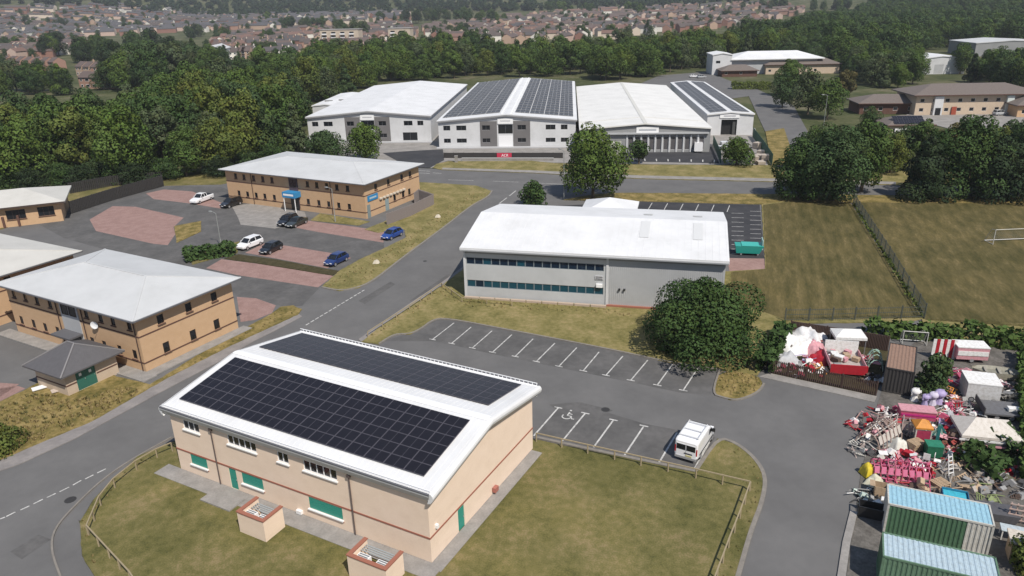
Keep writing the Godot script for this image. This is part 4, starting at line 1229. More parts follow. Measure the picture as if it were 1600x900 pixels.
func warehouses() -> void:
	var X := Vector3.RIGHT
	var Z := Vector3.BACK
	var w1 := white_unit("white warehouse with plain white roof behind the buff office, nearest the wood", -37.8, -3.6, 9.0, 86.0, 7.1, 8.6, true)
	shell(w1, -8.4, -0.3, 30, 62, 6.0, 6.3, [], M.white_clad, M.white_clad)
	part(w1, "annex_roof", gable_roof(-8.6, -0.2, 29.8, 62.2, 6.2, 6.6, 0.3), M.white_roof)
	for k in 2: box(w1, "roof_duct", Vector3(-5.5 + k * 4.0, 6.6, -38.0 - k * 2), Vector3(2.6, 0.4, 0.4), flat(0.2, 0.2, 0.2))
	var w2 := white_unit("white warehouse with grey solar rows on its roof and a central rooflight strip", 0.0, 35.6, 0.0, 92.0, 7.0, 8.5)
	# solar rows: both slopes, with a clear strip each side of the ridge
	var sl := 1.5 / 18.1
	for s in [-1, 1]:
		for r in 18:
			var v := 4.0 + r * 4.85
			var len := 15.2
			var xc: float = 17.8 + s * (2.0 + len / 2)
			var y := 8.5 - sl * (2.0 + len / 2) + 0.12
			for k in 4:
				var xk: float = xc + (k - 1.5) * 3.82
				var yk: float = y - sl * s * (k - 1.5) * 3.82
				var pm := part(w2, "solar_panel", pv_row_mesh(3.7, 3.9), null, Transform3D(Basis(Vector3.BACK, -s * atan(sl)), Vector3(xk, yk, -v - 1.9)))
	var st := new_st()
	for s in [-1.0, 1.0]: bar(st, Vector3(17.8 + s * 1.2, 8.52, 0), Vector3(17.8 + s * 1.2, 8.52, -92), 0.5, 0.15)
	part(w2, "ridge_kerb", done(st), M.white)
	# cream roofed low warehouse
	var w3 := thing("warehouse", "grey fronted warehouse with broad cream white roof and tall slit windows", "warehouse", W_ORIGIN + Basis(Vector3.UP, -W_ANG) * Vector3(36.6, 0, 8.5), -W_ANG)
	var w := 31.6
	var ops := []
	for i in 11: ops.append([11.8 + i * 1.72, 0.6, 1.15, 3.3])
	ops.append([7.4, 0.0, 2.8, 3.0])
	shell(w3, 0, w, 0, 92, 5.75, 6.9, ops, M.mid_clad, M.white_clad)
	for i in 11:
		window(w3, Vector3(11.8 + i * 1.72, 0.6, 0), X, Z, 1.15, 3.3, 1, M.white_clad, flat(0.1, 0.095, 0.1, 0.2), null, 0.12)
		box(w3, "pier", Vector3(11.5 + i * 1.72, 2.2, 0.1), Vector3(0.34, 4.2, 0.2), M.white_clad)
	box(w3, "shutter_door", Vector3(8.8, 1.5, -0.1), Vector3(2.8, 3.0, 0.1), flat(0.5, 0.5, 0.45))
	var nb := box(w3, "name_board", Vector3(w / 2 + 0.6, 5.55, 0.12), Vector3(5.4, 1.5, 0.14), M.white)
	box(nb, "lettering_band", Vector3(0, 0, 0.08), Vector3(4.2, 0.4, 0.02), flat(0.4, 0.42, 0.45))
	box(w3, "canopy_band", Vector3(w / 2, 4.75, 0.4), Vector3(w - 1, 0.35, 0.7), M.grey_clad)
	part(w3, "roof", gable_roof(-0.2, w + 0.2, -0.6, 92.3, 6.0, 7.25, 0.3), M.cream_roof)
	st = new_st()
	for v in [9.0, 9.6]:
		bar(st, Vector3(0, 6.03, -v), Vector3(w / 2, 7.28, -v), 0.12, 0.06)
		bar(st, Vector3(w / 2, 7.28, -v), Vector3(w, 6.03, -v), 0.12, 0.06)
	bar(st, Vector3(w / 2, 7.27, 0.5), Vector3(w / 2, 7.27, -92), 0.9, 0.06)
	part(w3, "roof_joint", done(st), flat(0.55, 0.54, 0.5))
	# narrow solar roofed unit
	var w4 := thing("warehouse", "narrow white warehouse with two dark solar strips and an open roller door", "warehouse", W_ORIGIN + Basis(Vector3.UP, -W_ANG) * Vector3(71.4, 0, -15.0), -W_ANG)
	shell(w4, 0, 12.3, 0, 80, 5.6, 6.1, [[3.8, 0.0, 4.2, 4.2]], M.white_clad, M.white_clad)
	part(w4, "open_doorway", done_box(Vector3(5.9, 2.1, -1.2), Vector3(4.2, 4.2, 0.1)), M.black)
	box(w4, "door_leaf", Vector3(7.4, 1.9, -0.5), Vector3(0.9, 3.8, 0.08), flat(0.06, 0.06, 0.06))
	var n4 := box(w4, "name_board", Vector3(5.9, 5.2, 0.12), Vector3(5.2, 1.1, 0.14), M.white)
	box(n4, "lettering_band", Vector3(0, 0, 0.08), Vector3(3.2, 0.3, 0.02), flat(0.35, 0.35, 0.38))
	part(w4, "roof", gable_roof(-0.2, 12.5, -0.4, 80.2, 5.8, 6.35, 0.35), M.white_roof)
	for s in [-1, 1]:
		for r in 16:
			part(w4, "solar_panel", pv_row_mesh(4.5, 4.5), null, Transform3D(Basis(Vector3.BACK, -s * atan(0.55 / 6.35)), Vector3(6.15 + s * 3.0, 6.35 - 0.26 + 0.1, -3.6 - r * 4.75)))
	# dark slatted screen with the red board in front of the solar warehouse
	var a := gp(694, 247)
	var b := gp(880, 247)
	var sc := thing("screen_wall", "long dark screen wall below the solar roofed warehouse", "wall", Vector3(a.x, 0, a.z), -atan2(b.z - a.z, b.x - a.x))
	var len2 := a.distance_to(b)
	for i in 12:
		box(sc, "panel", Vector3((i + 0.5) * len2 / 12, 0.65, 0), Vector3(len2 / 12 - 0.12, 1.3, 0.14), M.dark_timber)
		box(sc, "post", Vector3((i + 0.0) * len2 / 12, 0.68, 0), Vector3(0.14, 1.36, 0.2), M.dark_timber)
	var rb := thing("red_board", "red board with white letters fixed to the dark screen wall", "sign", gp(788, 247) + Vector3(0, 0.05, 0.25), sc.rotation.y)
	box(rb, "backing", Vector3(0, 0.72, 0), Vector3(3.6, 1.05, 0.08), flat(0.5, 0.03, 0.07))
	var tm := TextMesh.new()
	tm.text = "ACR"
	tm.font_size = 64
	tm.pixel_size = 0.0135
	tm.depth = 0.03
	part(rb, "lettering", tm, M.white, Transform3D(Basis.IDENTITY, Vector3(0.15, 0.72, 0.06)))
	var low := thing("low_wall", "low pale wall along the grass bank below the dark screen", "wall", gp(722, 251), sc.rotation.y)
	box(low, "wall_block", Vector3(11.0, 0.3, 0), Vector3(22.0, 0.6, 0.35), M.concrete_t)
	box(low, "coping", Vector3(11.0, 0.64, 0), Vector3(22.1, 0.08, 0.45), flat(0.5, 0.49, 0.47))

func pv_row_mesh(w: float, h: float) -> ArrayMesh:
	var key := "pvr%.2f_%.2f" % [w, h]
	if mesh_cache.has(key): return mesh_cache[key]
	var st := new_st()
	sbox(st, Vector3(0, 0.02, 0), Vector3(w, 0.05, h))
	st.generate_normals()
	st.set_material(flat(0.4, 0.4, 0.41, 0.4))
	var am := st.commit()
	var st2 := new_st()
	for i in 3:
		for j in 2: sbox(st2, Vector3((i - 1) * w / 3, 0.025, (j - 0.5) * h / 2), Vector3(w / 3 - 0.07, 0.05, h / 2 - 0.07))
	st2.generate_normals()
	st2.set_material(M.pv_cell_b)
	st2.commit(am)
	mesh_cache[key] = am
	return am

# ------------------------------------------------------------------ low buildings on the right
func hipped_block(called: String, label: String, at: Vector3, turn: float, L: float, W: float, ye: float, yr: float, wm: Material, rm: Material, nwin: int, storeys := 1, ov := 0.8) -> Node3D:
	var X := Vector3.RIGHT
	var Z := Vector3.BACK
	var t := thing(called, label, "building", at, turn)
	var st := new_st()
	var ops := []
	for s in storeys:
		for i in nwin: ops.append([1.2 + i * (L - 2.4) / maxf(1, nwin) , 1.0 + s * 2.8, 1.3, 1.1])
	wall(st, Vector3.ZERO, X, Z, L, ye, ops, 0.12, -0.3)
	wall(st, Vector3(L, 0, 0), -Z, X, W, ye, [], 0.1, -0.3)
	wall(st, Vector3(0, 0, -W), Z, -X, W, ye, [], 0.1, -0.3)
	wall(st, Vector3(L, 0, -W), -X, -Z, L, ye, [], 0.1, -0.3)
	part(t, "wall", done(st), wm)
	for o in ops: window(t, Vector3(o[0], o[1], 0), X, Z, o[2], o[3], 1, M.pvc, M.glass_dark, null)
	part(t, "roof", hip_roof(-ov, L + ov, -ov, W + ov, ye + 0.1, yr, W / 2 + ov, 0.3), rm)
	box(t, "gutter", Vector3(L / 2, ye, ov + 0.05), Vector3(L + 2 * ov, 0.2, 0.1), M.brown_brick)
	return t

func right_buildings() -> void:
	var p := gp(1428, 180)
	var q := hipped_block("brown_roofed_office", "large two storey buff office with brown hipped roof and cars in front", p, -0.06, 36, 14, 6.0, 8.6, M.pale_brick, M.brown_tiles, 9, 2, 1.4)
	box(q, "entrance_bay", Vector3(6.5, 2.8, 0.4), Vector3(2.6, 5.6, 0.8), M.white_clad)
	box(q, "entrance_bay", Vector3(27.5, 2.8, 0.4), Vector3(2.0, 5.6, 0.8), flat(0.55, 0.6, 0.58))
	box(q, "door", Vector3(6.5, 1.1, 0.85), Vector3(1.6, 2.2, 0.06), M.glass_dark)
	box(q, "red_feature", Vector3(11.5, 1.2, 0.25), Vector3(1.4, 2.4, 0.3), flat(0.3, 0.06, 0.03))
	hipped_block("brown_roofed_office", "single storey wing with brown hipped roof beside the large brown roofed office", gp(1342, 178), -0.12, 20, 11, 3.2, 5.4, M.brown_brick, M.brown_tiles, 4)
	hipped_block("brown_roofed_office", "brown hipped roof block at the far end of the office forecourt", gp(1588, 183), -0.1, 16, 12, 3.4, 6.0, M.buff_brick, M.brown_tiles, 3)
	var s := hipped_block("solar_bungalow", "small bungalow with black solar panels on its brown roof", gp(1386, 214), -0.05, 11.5, 9, 3.0, 5.0, M.pale_brick, M.brown_tiles, 2, 1, 0.5)
	for r in 3:
		for c in 6:
			var f := (r + 0.5) / 3.2
			var v := -0.5 + 0.3 + f * 4.2
			part(s, "solar_panel", pv_mesh(1.3, 1.3), null, Transform3D(Basis(Vector3.RIGHT, atan(1.9 / 5.0)), Vector3(2.0 + c * 1.32 + f * 0.6, 3.25 + (v + 0.5) * 0.38, -v)))
	box(s, "garage_door", Vector3(3.2, 1.1, 0.08), Vector3(3.0, 2.2, 0.08), M.white)
	# white metal sheds at the back
	for e in [["white metal shed with broad white roof between the trees", 1432, 116, 21.0, 25.0, 6.5, 7.6, M.white_clad, M.white_roof], ["long grey metal shed at the edge of the right hand wood", 1522, 88, 40.0, 30.0, 7.0, 8.0, M.mid_clad, M.pale_roof]]:
		var a := gp(e[1], e[2])
		var t := thing("metal_shed", e[0], "shed", a, -0.05)
		shell(t, 0, e[3], 0, e[4], e[5], e[6], [[e[3] * 0.35, 0.0, 4.0, 4.0]], e[7], e[7])
		box(t, "roller_door", Vector3(e[3] * 0.35 + 2, 2.0, -0.1), Vector3(4.0, 4.0, 0.1), M.grey_clad)
		part(t, "roof", gable_roof(-0.3, e[3] + 0.3, -0.3, e[4] + 0.3, e[5] + 0.2, e[6] + 0.3, 0.4), e[8])
	# depot with white gable and brown annex beyond the access road
	var d0 := gp(1112, 117)
	var d := thing("depot_building", "white gabled depot with pale roof beyond the access road", "building", d0, -0.05)
	shell(d, 0, 9.0, 0, 14, 9.0, 9.6, [[1.6, 5.2, 2.0, 1.2]], M.white_clad, M.white_clad)
	window(d, Vector3(1.6, 5.2, 0), Vector3.RIGHT, Vector3.BACK, 2.0, 1.2, 2, M.gutter, M.glass_dark, null)
	part(d, "roof", gable_roof(-0.3, 9.3, -0.3, 14.3, 9.2, 10.0, 0.4), M.white_roof)
	part(d, "long_wing_wall", done_box(Vector3(29, 3.4, -10), Vector3(40, 6.8, 18)), M.grey_clad)
	part(d, "long_wing_roof", hip_roof(8.5, 52.0, -0.5, 21, 6.9, 9.8, 10.0, 0.4), M.white_roof)
	hipped_block("brown_roofed_office", "low brown hipped annex in front of the white depot", gp(1196, 116), -0.05, 34, 12, 4.2, 6.9, M.pale_brick, M.brown_tiles, 3)
	hipped_block("brown_roofed_office", "small brown hipped lodge beside the white depot gable", gp(1128, 120), -0.05, 16, 9, 2.6, 5.0, M.brown_brick, M.brown_tiles, 2)

# ------------------------------------------------------------------ trees
# a crown: leaf sprays spread through the outer shell of many overlapping lobes
func crown_mesh(sd: int, lobes: int, leaves: int, rx: float, y0: float, y1: float, leaf: float, form := 0) -> ArrayMesh:
	var r := RandomNumberGenerator.new()
	r.seed = sd
	var cs: Array[Vector3] = []
	var rs: Array[float] = []
	var h := y1 - y0
	for i in lobes:
		var t := (i + 0.5) / lobes
		var prof := 1.0
		if form == 0: prof = sqrt(maxf(0.05, 1.0 - pow(absf(t - 0.42) / 0.62, 2.0)))
		elif form == 1: prof = 1.05 - t * 0.95
		else: prof = sqrt(maxf(0.05, 1.0 - t * t))
		var a := i * 2.39996 + r.randf() * 0.8
		var rad := rx * prof * (0.25 + 0.62 * r.randf())
		cs.append(Vector3(cos(a) * rad, y0 + t * h * 0.92 + r.randf_range(-0.04, 0.04) * h, sin(a) * rad))
		rs.append(rx * prof * r.randf_range(0.22, 0.5) + 0.045 * h)
	cs.append(Vector3(0, y0 + h * 0.5, 0)); rs.append(rx * 0.55)
	var tints: Array[Color] = []
	for q in rs.size():
		var tb := r.randf_range(0.78, 1.22)
		tints.append(Color(tb * r.randf_range(0.9, 1.15), tb, tb * r.randf_range(0.8, 1.15)))
	var areas: Array[float] = []
	var tot := 0.0
	for q in rs: tot += q * q; areas.append(tot)
	var st := SurfaceTool.new()
	st.begin(Mesh.PRIMITIVE_TRIANGLES)
	for i in leaves:
		var pick := r.randf() * tot
		var k := 0
		while areas[k] < pick: k += 1
		var d := Vector3(r.randfn(), r.randfn() + 0.25, r.randfn()).normalized()
		var p: Vector3 = cs[k] + d * rs[k] * Vector3(1, 0.85, 1) * (1.0 - 0.35 * r.randf() * r.randf() + 0.1 * r.randf())
		if p.y < y0 * 0.55: continue
		var n := (d + Vector3(r.randfn(), r.randfn(), r.randfn()) * 0.55 + Vector3(0, 0.3, 0)).normalized()
		var u := n.cross(Vector3(r.randfn(), r.randfn(), r.randfn())).normalized()
		var w := n.cross(u)
		var s := leaf * r.randf_range(0.4, 1.45)
		var br := r.randf_range(0.62, 1.3)
		st.set_color(tints[k] * Color(br * r.randf_range(0.9, 1.15), br, br * r.randf_range(0.8, 1.1)))
		var dn := (n * 0.7 + d).normalized()
		var b := p + n * s * 0.16
		var pts := [p - u * s * 0.5, b - w * s * 0.42, p + u * s * 0.55, b + w * s * 0.42]
		for q in [pts[0], pts[2], pts[1], pts[0], pts[3], pts[2]]:
			st.set_normal(dn)
			st.add_vertex(q)
	return st.commit()

func trunk_mesh(sd: int, h: float, y0: float, rx: float, r0: float) -> ArrayMesh:
	var r := RandomNumberGenerator.new()
	r.seed = sd
	var st := new_st()
	tube(st, [Vector3(0, -0.2, 0), Vector3(0.05, h * 0.12, 0.03), Vector3(-0.08, h * 0.4, 0.06), Vector3(0.06, h * 0.8, -0.05)], [r0 * 1.35, r0, r0 * 0.7, r0 * 0.18], 7)
	for i in 5:
		var a := i * 1.7 + r.randf()
		var s := y0 * 0.7 + h * 0.09 * i
		var e := Vector3(cos(a) * rx * 0.6, s + h * 0.25, sin(a) * rx * 0.6)
		tube(st, [Vector3(0, s, 0), e * Vector3(0.5, 1, 0.5) - Vector3(0, h * 0.06, 0), e], [r0 * 0.5, r0 * 0.32, r0 * 0.1], 5)
	return done(st)

const LEAF_WORDS := ["mid green", "bright green", "deep green", "yellow green", "blue green", "olive brown", "very dark green", "grey green"]
const FORM_WORDS := ["oval crowned", "wide crowned", "high crowned", "low spreading", "full crowned", "pointed", "broad headed"]
func tree_label(lm: int, k: int, s: float, where: String) -> String:
	return "%s%s %s tree %s" % ["tall " if s > 1.08 else ("small " if s < 0.9 else ""), LEAF_WORDS[lm], FORM_WORDS[k], where]

var crowns := []
var trunks := []
var crown_dim := []

func tree_kinds() -> void:
	# unit kinds are about 14 m tall
	for i in 7:
		var form: int = [0, 0, 0, 2, 0, 1, 0][i]
		var rx: float = [4.6, 5.3, 4.2, 5.6, 5.0, 3.4, 6.0][i]
		var y0: float = [3.2, 2.6, 4.0, 1.6, 2.4, 1.2, 3.0][i]
		crowns.append(crown_mesh(500 + i * 7, [16, 19, 15, 20, 17, 22, 22][i], 6000, rx, y0, 14.0, 0.5, form))
		trunks.append(trunk_mesh(600 + i, 14.0, y0, rx, 0.24))

func plant_tree(called: String, label: String, at: Vector3, kind: int, leafm: int, sc: Vector3, turn: float, group := "", category := "tree") -> Node3D:
	var t := thing(called, label, category, at, turn, group)
	t.scale = sc
	part(t, "crown", crowns[kind], M["leaf%d" % leafm])
	part(t, "trunk", trunks[kind], M.bark)
	return t

func near_tree(called: String, label: String, at: Vector3, sd: int, w: float, h: float, y0: float, leaves: int, leaf: float, leafm: int, form := 0, category := "tree") -> void:
	var t := thing(called, label, category, at)
	part(t, "crown", crown_mesh(sd, 26, leaves, w / 2 * 0.86, y0, h, leaf, form), M["leaf%d" % leafm])
	part(t, "trunk", trunk_mesh(sd, h, maxf(y0, 0.6), w / 2, 0.12 + h * 0.012), M.bark)

func scatter_poly(px: Array, spacing: float, sd: int, use_terrain := false) -> Array:
	var poly := PackedVector2Array()
	var lo := Vector2(1e9, 1e9)
	var hi := Vector2(-1e9, -1e9)
	for i in range(0, px.size(), 2):
		var p := gt(px[i], px[i + 1]) if use_terrain else gp(px[i], px[i + 1])
		var q := Vector2(p.x, p.z)
		poly.append(q)
		lo = lo.min(q); hi = hi.max(q)
	var r := RandomNumberGenerator.new()
	r.seed = sd
	var out := []
	var y := lo.y
	while y < hi.y:
		var x := lo.x
		while x < hi.x:
			var q := Vector2(x + r.randf_range(-0.42, 0.42) * spacing, y + r.randf_range(-0.42, 0.42) * spacing)
			if Geometry2D.is_point_in_polygon(q, poly): out.append(Vector3(q.x, terrain(q.x, q.y), q.y))
			x += spacing
		y += spacing * 0.9
	return out

func multimesh(called: String, mesh: Mesh, m: Material, xfs: Array, label: String, category := "") -> void:
	var mm := MultiMesh.new()
	mm.transform_format = MultiMesh.TRANSFORM_3D
	mm.mesh = mesh
	mm.instance_count = xfs.size()
	for i in xfs.size(): mm.set_instance_transform(i, xfs[i])
	var o := MultiMeshInstance3D.new()
	o.name = numbered(called)
	o.multimesh = mm
	o.material_override = m
	add_child(o)
	o.set_meta("kind", "stuff")
	o.set_meta("label", label)
	if category: o.set_meta("category", category)

func trees() -> void:
	tree_kinds()
	var r := RandomNumberGenerator.new()
	r.seed = 77
	# -------- single trees and bushes that stand out
	near_tree("round_tree", "broad dark green tree between grey building and parking bays", gp(1097, 545), 901, 16.4, 8.3, 0.1, 34000, 0.26, 2, 2)
	near_tree("broadleaf_tree", "tall bright green tree beside the lamp post behind the grey building", gp(926, 310), 902, 12.8, 14.0, 2.6, 15000, 0.38, 1, 0)
	near_tree("clipped_bush", "round bush with a twiggy top on the road corner", gp(834, 320), 903, 5.4, 4.8, 0.2, 2600, 0.4, 2, 2, "bush")
	near_tree("broadleaf_tree", "large dark tree on the verge above the hay field, next to the paler crown", gp(1300, 314), 904, 15.0, 14.0, 1.4, 17000, 0.38, 4, 0)
	near_tree("broadleaf_tree", "dark spreading tree on the verge nearest the warehouse fence", gp(1246, 312), 905, 11.0, 11.5, 1.0, 12000, 0.38, 2, 2)
	near_tree("broadleaf_tree", "paler green crown behind the dark verge tree", gp(1345, 300), 906, 10.0, 14.0, 2.0, 10000, 0.38, 0, 0)
	near_tree("conifer", "dark layered conifer at the edge of the playing field", gp(1440, 312), 907, 11.0, 12.5, 0.6, 14000, 0.36, 6, 1)
	near_tree("broadleaf_tree", "tall dark tree behind the playing field beside the conifer", gp(1503, 308), 908, 13.5, 15.5, 1.2, 15000, 0.38, 2, 0)
	near_tree("broadleaf_tree", "dark rounded tree behind the football goal", gp(1560, 312), 909, 11.5, 11.5, 0.8, 13000, 0.38, 6, 2)
	near_tree("broadleaf_tree", "tall tree at the far corner of the playing field", gp(1612, 306), 910, 14.0, 16.5, 1.2, 14000, 0.42, 4, 0)
	near_tree("broadleaf_tree", "small round tree in front of the cream roofed warehouse", gp(998, 256), 911, 4.6, 5.4, 1.6, 3000, 0.33, 2, 0)
	near_tree("broadleaf_tree", "bushy green tree beside the stacked pallets of the narrow warehouse", gp(1150, 258), 912, 9.0, 6.4, 1.0, 6000, 0.36, 0, 2)
	near_tree("broadleaf_tree", "low spreading dark tree behind the buff office roof", gp(508, 246), 913, 12.5, 6.6, 0.8, 8400, 0.38, 4, 2)
	near_tree("broadleaf_tree", "upright bright green tree before the white warehouse front", gp(571, 250), 914, 9.5, 9.0, 1.4, 8400, 0.36, 1, 0)
	near_tree("yard_bush", "dark green bush beside the brown roofed container", gp(1456, 612), 915, 3.6, 4.3, 0.1, 3600, 0.26, 4, 2, "bush")
	near_tree("yard_bush", "yellow green bush beside the tan hut of the carnival yard", gp(1606, 892), 916, 3.4, 3.2, 0.1, 3000, 0.2, 3, 2, "bush")
	near_tree("verge_bush", "dense green bush at the corner of the parched verge", gp(-8, 700), 917, 6.5, 1.3, 0.05, 4500, 0.22, 3, 2, "bush")
	# trees beside the access road and between the low buildings
	var spots := [
		[1232, 150, 0, 0, 0.95, "leafy tree beside the access road, next to the bright hedge"],
		[1262, 178, 1, 7, 1.0, "broad tree overhanging the access road bend"],
		[1292, 186, 6, 0, 0.85, "wide tree between access road and brown roofed wing"],
		[1222, 168, 4, 4, 0.8, "shaded tree at the bend of the access road"],
		[1316, 160, 2, 5, 0.8, "thin yellowish tree beside the brown roofed wing"],
		[1357, 205, 3, 4, 0.5, "round tree beside the solar bungalow"],
		[1395, 128, 1, 4, 0.85, "dark tree behind the brown roofed wing, beside the white shed"],
		[1365, 126, 6, 2, 0.8, "wide dark tree behind the single storey wing"],
		[1332, 124, 4, 4, 0.7, "dark tree behind the brown roofs, near the depot annex"],
		[1425, 122, 0, 2, 0.75, "dark tree in front of the white metal shed"],
		[1517, 128, 5, 6, 0.85, "pointed dark tree beside the white metal shed"],
		[1560, 136, 1, 4, 0.9, "large tree behind the brown roofed office"],
		[1598, 140, 6, 0, 0.9, "bright tree at the end of the brown roofed office"],
		[1632, 150, 1, 4, 0.9, "tree beyond the last brown roofed block"],
	]
	for s in spots:
		plant_tree("broadleaf_tree", s[5], gp(s[1 - 1], s[1]), s[2], s[3], Vector3.ONE * s[4], r.randf() * TAU)
	# shrubs that screen the bungalow and the forecourt
	for i in 17:
		var px := 1252.0 + i * 23.0
		var py := 262.0 - 14.0 * sin(i * 1.9) + (6.0 if i < 4 else -4.0)
		plant_tree("screen_shrub", LEAF_WORDS[[4, 0, 2, 5, 7, 4, 3][i % 7]] + " " + FORM_WORDS[[3, 1, 6, 0, 4][i % 5]] + " shrub in the thicket before the brown roofed offices", gp(px, py), [3, 1, 6, 0, 4][i % 5], [4, 0, 2, 5, 7, 4, 3][i % 7], Vector3(0.62, 0.5 + 0.18 * r.randf(), 0.62), r.randf() * TAU, "shrubs before the brown roofed offices", "shrub")
	# shelter trees round the low buildings on the right
	var sh := scatter_poly([1318, 96, 1430, 100, 1446, 128, 1400, 140, 1330, 138], 9.5, 61)
	sh.append_array(scatter_poly([1492, 112, 1600, 104, 1760, 112, 1760, 150, 1520, 136], 11.0, 62))
	sh.append_array(scatter_poly([1150, 92, 1300, 100, 1315, 118, 1240, 104], 11.0, 63))
	for p in sh:
		var k := r.randi() % 7
		var lm: int = [4, 0, 2, 4, 7, 0, 1][r.randi() % 7]
		var s := r.randf_range(0.62, 0.95)
		plant_tree("shelter_tree", tree_label(lm, k, s, "among the low buildings beyond the access road"), p, k, lm, Vector3(s, s, s), r.randf() * TAU, "trees round the low buildings beyond the access road")
	print("shelter ", sh.size())
	# -------- the wood on the left
	var wood := scatter_poly([-190, 318, -40, 300, 110, 287, 255, 279, 350, 279, 420, 262, 468, 240, 482, 200, 470, 182, 400, 170, 330, 168, 280, 178, 235, 200, 200, 222, 60, 226, -190, 232], 8.2, 5)
	var cnt := 0
	for p in wood:
		var k := r.randi() % 7
		if k == 5 and r.randf() < 0.6: k = 1
		var lm: int = [0, 4, 1, 2, 0, 4, 7, 3][r.randi() % 8]
		var s := r.randf_range(0.82, 1.18)
		plant_tree("woodland_tree", tree_label(lm, k, s, "in the dense wood behind the offices"), p, k, lm, Vector3(s, s * r.randf_range(0.9, 1.12), s), r.randf() * TAU, "trees of the dense wood on the slope")
		cnt += 1
	# undergrowth along its front
	for i in 16:
		var p := gp(-60 + i * 27.0, 298.0 - i * 1.5 + 6 * sin(i * 2.1))
		if i > 12: p = gp(345 + (i - 13) * 40, 276 - (i - 13) * 10)
		plant_tree("woodland_shrub", ["deep green", "very dark", "blue green"][i % 3] + " low shrub at the foot of the dense wood", p, 3, [2, 6, 4][i % 3], Vector3(0.55, 0.36, 0.55), r.randf() * TAU, "shrubs along the wood edge", "shrub")
	print("wood ", cnt)
	# -------- the belt behind the warehouses
	var belt := scatter_poly([470, 178, 540, 150, 600, 130, 745, 121, 920, 119, 985, 134, 1030, 115, 1105, 107, 1150, 99, 1232, 92, 1240, 80, 1100, 84, 1000, 92, 800, 99, 640, 98, 470, 112, 370, 135], 11.5, 6)
	cnt = 0
	for p in belt:
		var k := r.randi() % 7
		var s := r.randf_range(0.85, 1.2)
		var lm: int = [0, 1, 4, 1, 0, 7, 3, 2][r.randi() % 8]
		plant_tree("belt_tree", tree_label(lm, k, s, "in the belt behind the white warehouses"), p, k, lm, Vector3(s, s * r.randf_range(0.92, 1.1), s), r.randf() * TAU, "trees of the belt behind the warehouses")
		cnt += 1
	print("belt ", cnt)
	# -------- far woods, one mass each
	var fw := scatter_poly([1150, 92, 1290, 100, 1335, 116, 1430, 108, 1450, 78, 1620, 76, 1900, 90, 1900, 22, 1560, 8, 1360, 18, 1300, 38, 1240, 62, 1160, 70], 15.0, 7, true)
	for k in 3:
		var xf := []
		for i in fw.size():
			if i % 3 != k: continue
			var s := r.randf_range(0.95, 1.5)
			xf.append(Transform3D(Basis(Vector3.UP, r.randf() * TAU).scaled(Vector3(s, s * 0.95, s)), fw[i]))
		multimesh("far_wood", crowns[[1, 3, 6][k]], M[["leaf4", "leaf0", "leaf2"][k]], xf, ["dark trees of the wood on the rising ground", "mid green trees of the wood on the rising ground", "deep green trees of the wood on the rising ground"][k], "wood")
	print("far ", fw.size())
	var low := crown_mesh(950, 9, 420, 5.2, 1.0, 13.0, 1.9, 0)
	var hw := []
	for i in 5200:
		var x := r.randf_range(-1500, 1700)
		var z := -r.randf_range(1480, 2500)
		var s := r.randf_range(0.9, 1.5)
		hw.append(Transform3D(Basis(Vector3.UP, r.randf() * TAU).scaled(Vector3.ONE * s), Vector3(x, terrain(x, z) - 0.5, z)))
	multimesh("hill_wood", low, M.leaf6, hw, "dark wooded hillside above the town", "wood")
	# -------- trees among the houses
	var cl := [[105, 88, 34, 9, 1.3], [165, 90, 18, 5, 1.2], [215, 84, 26, 7, 1.35], [278, 102, 30, 9, 1.25], [208, 140, 16, 5, 1.3], [30, 78, 34, 6, 0.9], [60, 146, 62, 14, 0.95], [312, 58, 32, 7, 1.1], [470, 44, 30, 8, 1.1], [552, 60, 22, 6, 1.3], [500, 40, 24, 5, 1.0], [680, 34, 60, 16, 1.3], [760, 36, 30, 8, 1.3], [600, 32, 22, 5, 1.1], [660, 84, 42, 9, 1.1], [720, 84, 40, 9, 1.1], [840, 18, 36, 8, 1.2], [985, 22, 24, 6, 1.3], [1015, 52, 10, 2, 0.9], [1140, 30, 10, 3, 0.9], [900, 20, 30, 6, 1.2], [360, 62, 14, 3, 0.9], [430, 64, 22, 5, 0.9], [392, 88, 40, 8, 0.8], [520, 88, 40, 9, 0.8], [240, 110, 40, 8, 1.2], [250, 130, 46, 12, 1.35], [190, 120, 30, 8, 1.3], [305, 120, 30, 8, 1.2], [140, 98, 20, 5, 1.2], [215, 142, 34, 8, 1.2], [330, 102, 26, 6, 1.0], [1200, 14, 40, 10, 1.2], [720, 56, 50, 9, 0.8], [870, 52, 50, 8, 0.7], [1000, 40, 40, 7, 0.7], [940, 60, 40, 7, 0.8], [200, 48, 60, 8, 0.9], [90, 40, 50, 6, 0.9], [420, 34, 50, 8, 1.0], [1290, 16, 40, 10, 1.2]]
	cnt = 0
	for c in cl:
		for i in c[3]:
			var p := gt(c[0] + r.randf_range(-c[2], c[2]), c[1] + r.randf_range(-0.06, 0.06) * c[2])
			var s: float = c[4] * r.randf_range(0.75, 1.1)
			var k := r.randi() % 7
			var lm: int = [4, 0, 2, 4, 7, 6, 1][r.randi() % 7]
			plant_tree("town_tree", tree_label(lm, k, s, "among the houses of the town"), p, k, lm, Vector3(s, s, s), r.randf() * TAU, "trees among the town houses")
			cnt += 1
	print("town trees ", cnt)
	# -------- hedges: clipped boxes filled with leaf sprays
	hedge("clipped dark green hedge on the car park island", gp(289, 408), gp(368, 396), 1.9, 2.6, 2, 6)
	hedge("bright green hedge in front of the depot annex", gp(1143, 139), gp(1204, 139), 3.0, 3.6, 3, 5)
	hedge("bright trimmed hedge beyond the shaded trees", gp(1312, 101), gp(1344, 100), 6.0, 3.6, 3, 3)
